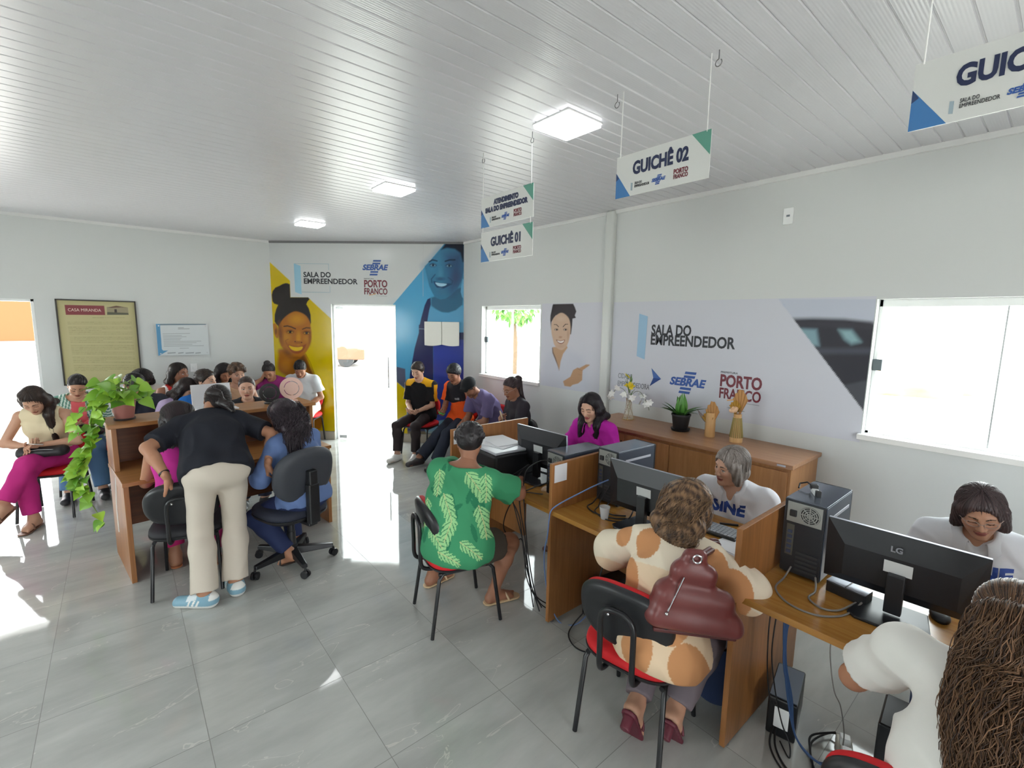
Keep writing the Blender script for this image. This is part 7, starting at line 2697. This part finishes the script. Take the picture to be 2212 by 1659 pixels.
P(id='bun', s=0.95, label='person in a purple T-shirt with a top bun, bowed head on a raised hand', hc=(1.6, 7.25), pz=SEAT, yaw=232, lean=(6, 16, 26), head=(10, 36, 6), skin=SK['b'],
  hair=dict(line=(.078, .078, -.024, -.03), st='bun', c=(24, 20, 20), at=(-.055, 0, .128), r=(.042, .046, .036), t=.010, g=.002), top=PLAIN((150, 50, 122), sleeve=.6), bottom=PLAIN((60, 62, 82), name='jeans'), handR=(.22, -.13, .50), hdR=(-.2, .4, .9), hnR=(-.6, .6, 0), elbR=(.5, -.8, -.9), handL=(.28, .10, .10), footL=(.46, .1), footR=(.46, -.1), shoes=dict(st='sneaker', c=(60, 60, 64)))
P(id='shorts', s=0.98, label='person in white T-shirt and pale shorts looking down beside the street door', hc=(2.0, 7.19), pz=SEAT, yaw=232, lean=(2, 10, 20), head=(14, 42, 0), skin=SK['b'],
  hair=dict(st='short', c=(22, 20, 22), t=.010, line=(.080, .066, .02, -.012), g=.0008), top=PLAIN((214, 220, 224), sleeve=.66, loose=.026, ease=.02), bottom=PLAIN((224, 212, 186), name='shorts', len=.80, loose=.03),
  handL=(.22, .10, .07), handR=(.26, -.05, .10), footL=(.44, .14), footR=(.44, -.12), shoes=dict(st='sneaker', c=(52, 52, 56), sole=(90, 90, 90)), sw=.188)
# --- at the counter
P(id='bend', label='person in a black T-shirt and beige trousers bending forward between two chairs', pel=(.445, 3.60, .868), yaw=86, lean=(48, 58, 60), head=(-24, 46, 10), skin=SK['b'], hipw=1.0, g=1.04, ag=1.0, lg=.93,
  hair=dict(line=(.078, .078, -.024, -.03), st='pony', c=(26, 21, 21), at=(-.10, -.03, -.01), path=[(-.075, -.07, .06), (-.105, -.11, .01), (-.10, -.14, -.07)], rad=[.02, .032, .032, .028, .010], w=1.6, n=90, t=.011),
  top=PLAIN((34, 36, 44), sleeve=.80, neck='crew', hem=.035, o=.016, loose=.018, ease=.02, wr=.008, res=.0075), bottom=PLAIN((206, 196, 182), name='trousers', len=1.95, loose=.022, flare=.004, rise=.10, wr=.007, res=.0075, o=.015),
  handL=(.175, 3.66, .86, 0), handR=(.76, 3.62, .85, 0), elbL=(-.55, .55, -.3), elbR=(-.4, -.7, -.1), hdL=(.3, -.15, -.5), hdR=(.4, .1, -.7), hnL=(.5, 0, -.8), hnR=(.5, 0, -.8), curlL='hold', curlR='hold',
  footL=(.315, 3.48, .08, 0), footR=(.50, 3.53, .08, 0), kneeL=(1, .1, 0), kneeR=(1, -.1, 0), fyawL=58, fyawR=10, shoes=dict(st='sneaker', c=(128, 168, 186), sole=(226, 226, 222), stripes=True), bracelet=[('L', (26, 26, 28))], hres=.005, fres=.0036)
P(id='longhair', s=0.95, label='person in a magenta top with very long black hair on the black chair', hc=(0.294, 4.16), pz=SEAT, yaw=82, lean=(6, 14, 26), head=(6, 26, 0), skin=SK['b'],
  hair=dict(st='long', c=(26, 19, 22), c2=(40, 28, 32), L=.46, w=1.9, t=.014, n=300, sr=.0018, dn=(-.25, -.20, -1)), top=PLAIN((200, 52, 150), sleeve=0, neck='scoop', wr=.004), bottom=PLAIN((186, 40, 108), name='trousers', len=1.8), handL=(.4, .1, .2), handR=(.4, -.1, .2), footL=(.30, .10), footR=(.10, -.14, .09), kneeR=(1, -.3, .5), fyawR=-30, shoes=dict(st='sandal', c=(186, 118, 78), ankle=True))
P(id='curlyblue', s=0.93, label='person in a blue top with long curly black hair on the swivel chair', hc=(0.92, 3.822), pz=.55, yaw=112, lean=(6, 14, 24), head=(20, 20, 0), skin=SK['b'],
  hair=dict(st='curlylong', c=(24, 20, 24), c2=(66, 54, 62), L=.42, w=2.7, t=.026, n=1000, sr=.0019, curl=(.010, 34), seg=44, spread=1.15), top=PLAIN((98, 120, 166), sleeve=1.3, neck='scoop', loose=.014), bottom=PLAIN((44, 54, 90), name='jeans', len=1.9), handL=(.42, .16, .17), handR=(.42, -.14, .17), footL=(.10, .10, .10), footR=(.30, -.1), kneeL=(1, .4, .5), fpitL=24, shoes=dict(st='sandal', c=(54, 44, 40)), g=1.08)
# --- along the mural and the right wall
P(id='blackyellow', s=0.98, label='person in a black T-shirt with yellow shoulders, hands joined, beside the street door', hc=(3.14, 5.77), pz=SEAT, yaw=212, lean=(0, 6, 14), head=(2, 22, 0), skin=SK['d'], fw=.95,
  hair=dict(st='short', c=(38, 28, 24), t=.014, line=(.082, .070, .015, -.01)), top=dict(paint=paint_by, sleeve=.78, loose=.024, ease=.012, res=.007), bottom=PLAIN((58, 52, 54), name='trousers', len=1.88, loose=.012),
  handL=(.24, .02, .09), handR=(.25, -.04, .09), hdL=(.6, -.75, -.2), hdR=(.6, .75, -.2), hnL=(-.3, -.3, .8), hnR=(-.3, .3, .8), curl='hold', footL=(.40, .10), footR=(.50, -.13), kneeR=(1, -.5, .7), shoes=dict(st='sneaker', c=(226, 226, 224)), lg=.88, sw=.182, ag=.9, hres=.005)
P(id='orange', s=0.98, label='person in an orange and black T-shirt holding a bright green phone', hc=(3.42, 5.29), pz=SEAT, yaw=194, lean=(-4, 4, 16), head=(6, 26, 0), skin=SK['c'], fw=.95,
  hair=dict(st='short', c=(20, 19, 22), t=.020, line=(.090, .062, .02, .0), g=.002), top=dict(paint=paint_orange, sleeve=.72, loose=.02, res=.0075), bottom=PLAIN((46, 52, 66), name='jeans', len=1.92, loose=.024, flare=.01),
  handR=(.30, -.06, .10), hdR=(.75, .5, .1), hnR=(-.2, .3, .9), curlR='hold', handL=(.20, .22, .02), footL=(.62, .12), footR=(.76, -.10), shoes=dict(st='sneaker', c=(52, 48, 50), sole=(44, 42, 44)), sw=.182, hres=.005)
P(id='cap', s=0.97, label='person in a black flat cap and violet T-shirt leaning forward with clasped hands', hc=(3.31, 4.76), pz=SEAT, yaw=180, lean=(10, 28, 44), head=(4, 46, 0), skin=SK['c'], beard=.25,
  hair=dict(st='short', c=(60, 56, 54), t=.007, nape=-.055), capbrim=True, top=PLAIN((104, 94, 134), sleeve=.80, loose=.024, wr=.008, ease=.014), bottom=PLAIN((34, 40, 62), name='jeans', len=1.92, loose=.02),
  handL=(.42, .01, .02), handR=(.43, -.05, .02), hdL=(.6, -.6, -.4), hdR=(.6, .6, -.4), hnL=(-.3, -.4, .3), hnR=(-.3, .4, .3), curl='hold', footL=(.46, .14), footR=(.40, -.10), shoes=dict(st='sneaker', c=(40, 40, 44), sole=(30, 30, 30)), sw=.19, g=1.08, hres=.005)
P(id='glasses', s=0.94, label='person in glasses and dark grey T-shirt holding a pale phone near the far window', hc=(3.27, 3.91), pz=SEAT, yaw=166, lean=(-8, 0, 10), head=(10, 24, 0), skin=SK['c'], glasses=True, gc=(170, 150, 140),
  hair=dict(line=(.078, .078, -.024, -.03), st='pony', c=(44, 34, 36), at=(-.10, 0, .06), path=[(-.06, .0, .06), (-.08, .0, -.02), (-.08, 0, -.06)], rad=[.02, .03, .028, .022, .008], t=.008, n=40), top=PLAIN((50, 46, 54), sleeve=.66, loose=.018), bottom=PLAIN((66, 58, 72), name='trousers', len=1.9),
  handR=(.26, .10, .25), hdR=(.3, .2, .9), hnR=(-.8, .2, .3), curlR='hold', handL=(.30, .18, .05), footL=(.46, .1), footR=(.46, -.1), shoes=dict(st='sneaker', c=(200, 200, 205)), bust=.9, hres=.005)
# --- visitors at the desks
P(id='green', s=0.92, label='person in a green leaf-print blouse with short black hair at the far bay', hc=(1.66, 2.385), pz=SEAT, yaw=26, twist=14, lean=(4, 13, 30), head=(26, 18, 0), skin=SK['c'], g=1.2, belly=.1, sw=.178, hipw=1.2, ag=1.05, lg=1.05,
  hair=dict(st='curlytop', c=(26, 23, 25), t=.017, nb=200, line=(.07, .07, -.005, -.005), nape=-.070), top=dict(paint=paint_leaves, sleeve=.72, neck='wide', loose=.03, ease=.018, nc=-.035, hem=.09, res=.0055, name='blouse', wr=.006), bottom=PLAIN((70, 62, 54), name='shorts', len=.62),
  handL=(2.04, 2.76, .80, 0), handR=(2.06, 2.36, .80, 0), elbL=(-.3, 1, -.5), elbR=(-.3, -1, -.6), footL=(1.62, 2.78, .08, 0), footR=(1.83, 2.33, .08, 0), kneeL=(1, .1, .6), kneeR=(1, -.5, .6), fyawL=-20, fyawR=-40, shoes=dict(st='sandal', c=(206, 178, 140), c2=(222, 196, 160)), res=.008, hres=.0045)
P(id='magenta', s=0.94, label='person in a magenta puff-sleeve blouse with long black hair behind the far bay', hc=(3.1, 2.63), pz=SEAT, yaw=184, lean=(0, 4, 12), head=(6, 22, 0), skin=SK['d'], lips=(168, 84, 84), fw=.95,
  hair=dict(st='long', c=(20, 16, 20), c2=(44, 36, 44), L=.22, w=1.5, t=.011, n=300, sr=.0014, locks=[(1, .34, .02, .028), (-1, .36, .03, .036)], line=(.070, .086, .010, -.04)), top=PLAIN((192, 40, 168), sleeve=.95, neck='collar', o=.014, loose=.050, deep=.13, wr=.007, res=.007, name='blouse'), bottom=PLAIN((70, 52, 48), name='trousers', len=1.5),
  handL=(.34, .16, .17), handR=(.34, -.16, .17), hdL=(.9, -.3, 0), hdR=(.9, .3, 0), curl='type', footL=(.62, .14, .13), footR=(.46, -.02), kneeL=(1, .0, .8), fyawL=12, fpitL=18, shoes=dict(st='heel', c=(96, 58, 50), c2=(186, 152, 120), ankle=True), hres=.004, sw=.172, bust=.95)
P(id='grey', s=0.93, label='person with short greying hair in a white SINE polo shirt behind the middle bay', hc=(2.76, 1.235), pz=.455, yaw=186, lean=(4, 12, 22), head=(-34, 12, -8), skin=SK['d'], fw=1.04, eyes='open', lips=(176, 104, 98), brow=(70, 52, 44),
  hair=dict(st='bob', c=(92, 80, 74), c2=(166, 158, 152), t=.015, drop=.062, fs=120, g=.002, fr_=90), top=PLAIN((226, 226, 232), sleeve=.85, neck='collar', o=.014, loose=.03, deep=.11, wr=.006, res=.007), bottom=PLAIN((64, 84, 124), name='jeans'),
  handL=(.40, .12, .24), handR=(.38, -.20, .24), curl='relax', footL=(.46, .1), footR=(.46, -.1), shoes=dict(st='sneaker', c=(60, 60, 64)), hres=.004, g=1.18, ag=1.1, sw=.182, bust=1.1)
P(id='peach', s=0.90, label='person in a peach circle-print blouse with wavy highlighted hair, back turned', hc=(1.98, 1.06), pz=.525, yaw=14, lean=(8, 22, 38), head=(-14, 26, 0), skin=SK['a'], g=1.06, hipw=1.2, lg=1.1,
  hair=dict(st='curlylong', c=(58, 40, 31), c2=(138, 106, 76), L=.06, w=2.1, t=.024, n=1100, sr=.0014, curl=(.010, 14), seg=30, cn=500, cr=.0012, fs=110, g=.0024), top=dict(paint=paint_peach, sleeve=1.15, neck='crew', o=.014, loose=.045, ease=.012, hem=.10, res=.006, name='blouse', wr=.006), bottom=PLAIN((116, 106, 112), name='trousers', len=1.9),
  handL=(.50, .26, .22), handR=(.52, -.14, .22), elbL=(-.2, 1, -.5), elbR=(-.2, -1, -.5), footL=(.02, .10, .17), footR=(.10, -.07, .17), kneeL=(1, .1, .5), kneeR=(1, -.2, .5), fpitL=62, fpitR=55, fyawL=0, fyawR=0, shoes=dict(st='heel', c=(96, 34, 48), c2=(96, 34, 48), heel=.07), hres=.0045)
P(id='specs', s=0.93, label='person in glasses with a dark bob and white polo behind the nearest bay', hc=(3.01, 0.19), pz=.46, yaw=188, lean=(2, 8, 18), head=(4, 26, 6), skin=SK['a'], fw=1.06, glasses=True, gc=(190, 150, 128), lips=(164, 96, 88),
  hair=dict(st='bob', c=(44, 32, 34), c2=(78, 62, 62), t=.018, drop=.075, fs=90, g=.002), top=PLAIN((222, 224, 230), sleeve=.85, neck='collar', o=.014, loose=.03, deep=.12, wr=.006, res=.007), bottom=PLAIN((64, 84, 124), name='jeans'),
  handL=(.36, .16, .22), handR=(.36, -.14, .22), hdL=(.9, -.3, 0), hdR=(.9, .3, 0), curl='type', footL=(.46, .1), footR=(.46, -.1), shoes=dict(st='sneaker', c=(60, 60, 64)), hres=.004, g=1.12, ag=1.06, bust=1.1)
P(id='pony', s=0.96, label='person in a white T-shirt with a long curly ponytail at the bottom right', hc=(1.73, 0.016), pz=SEAT, yaw=4, lean=(8, 20, 34), head=(0, 26, 0), skin=SK['b'], g=1.1, ag=.95, sw=.182,
  hair=dict(line=(.078, .078, -.024, -.03), st='pony', c=(48, 34, 28), c2=(128, 94, 66), at=(-.106, .01, .005), path=[(-.10, -.01, .03), (-.125, -.02, -.10), (-.13, -.035, -.24), (-.12, -.055, -.36)], rad=[.022, .036, .055, .064, .058, .024], w=1.3, depth=(.9, 1.25), n=3200, sr=.0009, curl=(.009, 22), seg=34, spread=1.25, cn=700, cr=.0010, t=.009, g=.0022, fr_=70), top=PLAIN((226, 224, 218), sleeve=.60, neck='crew', o=.016, loose=.022, ease=.018, wr=.007, res=.007, hem=.09), bottom=PLAIN((60, 66, 90), name='jeans'),
  handL=(1.96, .20, .80, 0), shL=(.07, .03, .03), shR=(.04, -.02, .04), handR=(.42, -.14, .21), elbL=(-.3, 1, -.9), elbR=(-.3, -1, -.4), footL=(.30, .12), footR=(.30, -.12), shoes=dict(st='sneaker', c=(60, 60, 64)), hres=.0045)


def settle(p):
    """place the pelvis so that the head centre stands over the given floor point"""
    if 'pel' not in p:
        p['pel'] = (0, 0, p['pz'])
        J = pose(p)
        d = np.array(p['hc']) - J['HC'][:2]
        p['pel'] = (d[0], d[1], p['pz'])
    return p


for p in PEOPLE: settle(p)
BY = {}
for p in PEOPLE:
    build_person(p)
    BY[p['id']] = p
# every sitter's chair stands under the sitter
for key, pid, off in (('pink', 'pink', .05), ('stripe', 'stripe', .05), ('blackyellow', 'blackyellow', .05), ('orange', 'orange', .05), ('cap', 'cap', .05), ('glasses', 'glasses', .05), ('whitetee', 'shorts', .05)) + tuple((k_, k_, .05) for k_ in ('bowed', 'dark', 'jersey', 'lilac', 'blue', 'whitegirl', 'curly', 'blacktee', 'bun')):
    J = BY[pid]['_J']
    CH[key].location = tuple(J['P0'] * np.array([1, 1, 0]) + J['f'] * off)
    CH[key].rotation_euler = (0, 0, RAD(BY[pid]['yaw']))
for c in CH['glasses'].children:
    if c.name.startswith('backrest') or (c.name.startswith('seat') and not c.name.startswith('seat_shell')):
        c.data = c.data.copy()
        c.data.materials.clear()
        c.data.materials.append(M_blkfab)
M_sine = mat('sine_blue', (40, 70, 150), .6)
chest_text(BY['grey'], 'SINE', .078, .19, .085, M_sine)
chest_text(BY['specs'], 'SINE', .078, .19, .045, M_sine, .035)


def phone(key, S_, lab, m, tilt=(0, 0), screen=True, size=(.074, .15)):
    """a phone lying in the palm of a hand"""
    J = BY[key]['_J']
    W_, d, nv = J['W' + S_], J['hd' + S_], J['hn' + S_]
    c = W_ + d * .085 + nv * .026
    sg = 1 if S_ == 'L' else -1
    x = np.cross(nv, d) * sg
    M_ = Matrix((Vector(x), Vector(d), Vector(np.cross(x, d)))).transposed().to_4x4()
    M_.translation = Vector(c)
    t = bpy.data.objects.new('mobile_phone', None)
    COL.objects.link(t)
    t.matrix_world = M_
    tag(t, lab, 'phone')
    MB().prism(rrect(size[0], size[1], .012), -.0045, .0045).build('case', m, t, bevel=.002)
    zz = .0046 if Vector(np.cross(x, d)).dot(Vector(nv)) > 0 else -.0052
    MB().prism(rrect(size[0] - .006, size[1] - .008, .010), zz, zz + .0006).build('screen', M_screen, t)
    return t


phone('pink', 'R', 'pale phone in the hands of the woman in magenta trousers', mat('phone_pale', (206, 196, 190), .35))
phone('stripe', 'R', 'dark phone in the hands of the woman in the striped jacket', mat('phone_dark', (40, 44, 48), .35))
phone('orange', 'R', 'bright green phone held by the young man in orange', mat('phone_green', (60, 214, 74), .35))
phone('glasses', 'R', 'cream phone held up by the girl with glasses', mat('phone_cream', (222, 200, 168), .35))
phone('bun', 'R', 'thin dark phone in the raised hand of the person with the top bun', M_dark)

# bags
def bag_on_lap(key, off, size, m, lab, name, cat):
    J = BY[key]['_J']
    c = J['P0'] + J['f'] * off[0] + J['l'] * off[1] + J['u'] * off[2]
    t = thing(name, lab, cat, tuple(c), math.atan2(J['f'][1], J['f'][0]))
    sd_ = Sd()
    sd_.rc((-.0, -size[1], 0), (.0, size[1], 0), size[2], size[2], .02, (1, 0, 0), size[0] / size[2])
    sd_.cut((0, 0, -size[2] * .7), (0, 0, -1), .01)
    V, F = sd_.mesh(.006, wrinkle(.005, 3, .7))
    blob_obj('pouch', [(V, F, lin(m))], M_shoe, t, np.zeros(3))
    MB().tube([(size[0] * .8, -size[1] * .9, size[2] * .5), (size[0] * 1.0, 0, size[2] * .7), (size[0] * .8, size[1] * .9, size[2] * .5)], .003, 6).build('zip', M_alu, t, smooth=True)
    return t


bag_on_lap('pink', (.24, .02, .10), (.08, .13, .055), (30, 28, 32), 'black handbag on the lap of the woman in magenta trousers', 'handbag', 'bag')
bag_on_lap('stripe', (.20, .0, .10), (.07, .14, .05), (34, 30, 34), 'black bag on the lap of the woman in the striped jacket', 'handbag', 'bag')
J = BY['stripe']['_J']
c = J['P0'] + J['f'] * .36 - J['l'] * .02 + J['u'] * .06
um = thing('folded_umbrella', 'orange folded umbrella hanging between the knees of the woman in the striped jacket', 'umbrella', tuple(c))
MB().cyl((0, 0, -.26), (0, 0, .08), .010, 10, .024).ball((0, 0, .09), .026, 12, 8).build('canopy', mat('orange_cloth', (226, 150, 44), .6), um, smooth=True)
MB().cyl((0, 0, -.32), (0, 0, -.25), .006, 8).build('tip', mat('wood_tip', (150, 100, 60), .5), um, smooth=True)
J = BY['glasses']['_J']
c = J['P0'] + J['f'] * .20 + J['u'] * .10
yb = thing('folder', 'yellow folder on the lap of the girl with glasses behind the far divider', 'folder', tuple(c), RAD(190))
MB().prism(rrect(.34, .26, .02), -.012, .004).build('cover', mat('yellow_card', (236, 196, 60), .5), yb, bevel=.003)

BAG_P, BAG_R = (1.69, .865, .68), RAD(-50)
# maroon shoulder bag: flared tote hanging behind the right arm
J = BY['peach']['_J']
top_ = J['SR'] + J['sp'] * .066 - J['LL'] * .0 - J['FF'] * .01
hb = thing('shoulder_bag', 'large maroon leather shoulder bag hanging from the shoulder of the woman in peach', 'bag', BAG_P, BAG_R)
sdb = Sd()
sdb.rc((-.135, 0, .055), (.150, 0, .03), .052, .050, .03, (0, 1, 0), 1.25)
sdb.rc((-.105, 0, .15), (.115, 0, .13), .046, .044, .07, (0, 1, 0), 1.1)
sdb.rc((-.055, 0, .25), (.055, 0, .24), .034, .034, .08)
sdb.rc((-.02, 0, .315), (.02, 0, .315), .022, .022, .06)
sdb.cut((0, 0, -.002), (0, 0, -1), .02)
V, F = sdb.mesh(.006, wrinkle(.0025, 9, .4))
M_leather = add_noise_bump(mat('maroon_leather', rough=.34, attr='Col'), 260, .1, .001)
blob_obj('bag_body', [(V, F, lin((112, 54, 52)))], M_leather, hb, np.zeros(3))
MB().box(-.15, .165, -.045, .045, -.006, .012).build('bottom_panel', mat('maroon_dark', (86, 38, 38), .45), hb, bevel=.006)
Mi = (Matrix.Translation(hb.location) @ Matrix.Rotation(BAG_R, 4, 'Z')).inverted()
tp = Mi @ Vector(top_)
st_ = MB()
for s_ in (-.012, .014):
    st_.tube(catmull([(-.02, -.02 + s_, .30), (tp.x - .03, tp.y - .035 + s_, tp.z - .03), (tp.x - .01, tp.y + s_, tp.z + .006), (tp.x + .03, tp.y + .04 + s_, tp.z - .02), (.03, .03 + s_, .30)], 6), .0085, 8)
st_.build('strap', mat('maroon_strap', (98, 44, 44), .4), hb, smooth=True)
MB().tube([(.0 + .016 * math.cos(a), -.036, .315 + .016 * math.sin(a)) for a in np.linspace(0, 6.2832, 18)], .0035, 8).build('ring', M_chrome, hb, smooth=True)
MB().tube([(-.045, -.045, .24), (-.075, -.052, .16), (-.10, -.06, .10)], .004, 8).ball((-.105, -.062, .09), .008).build('zip', M_chrome, hb, smooth=True)
# pen / cigarette-thin items end
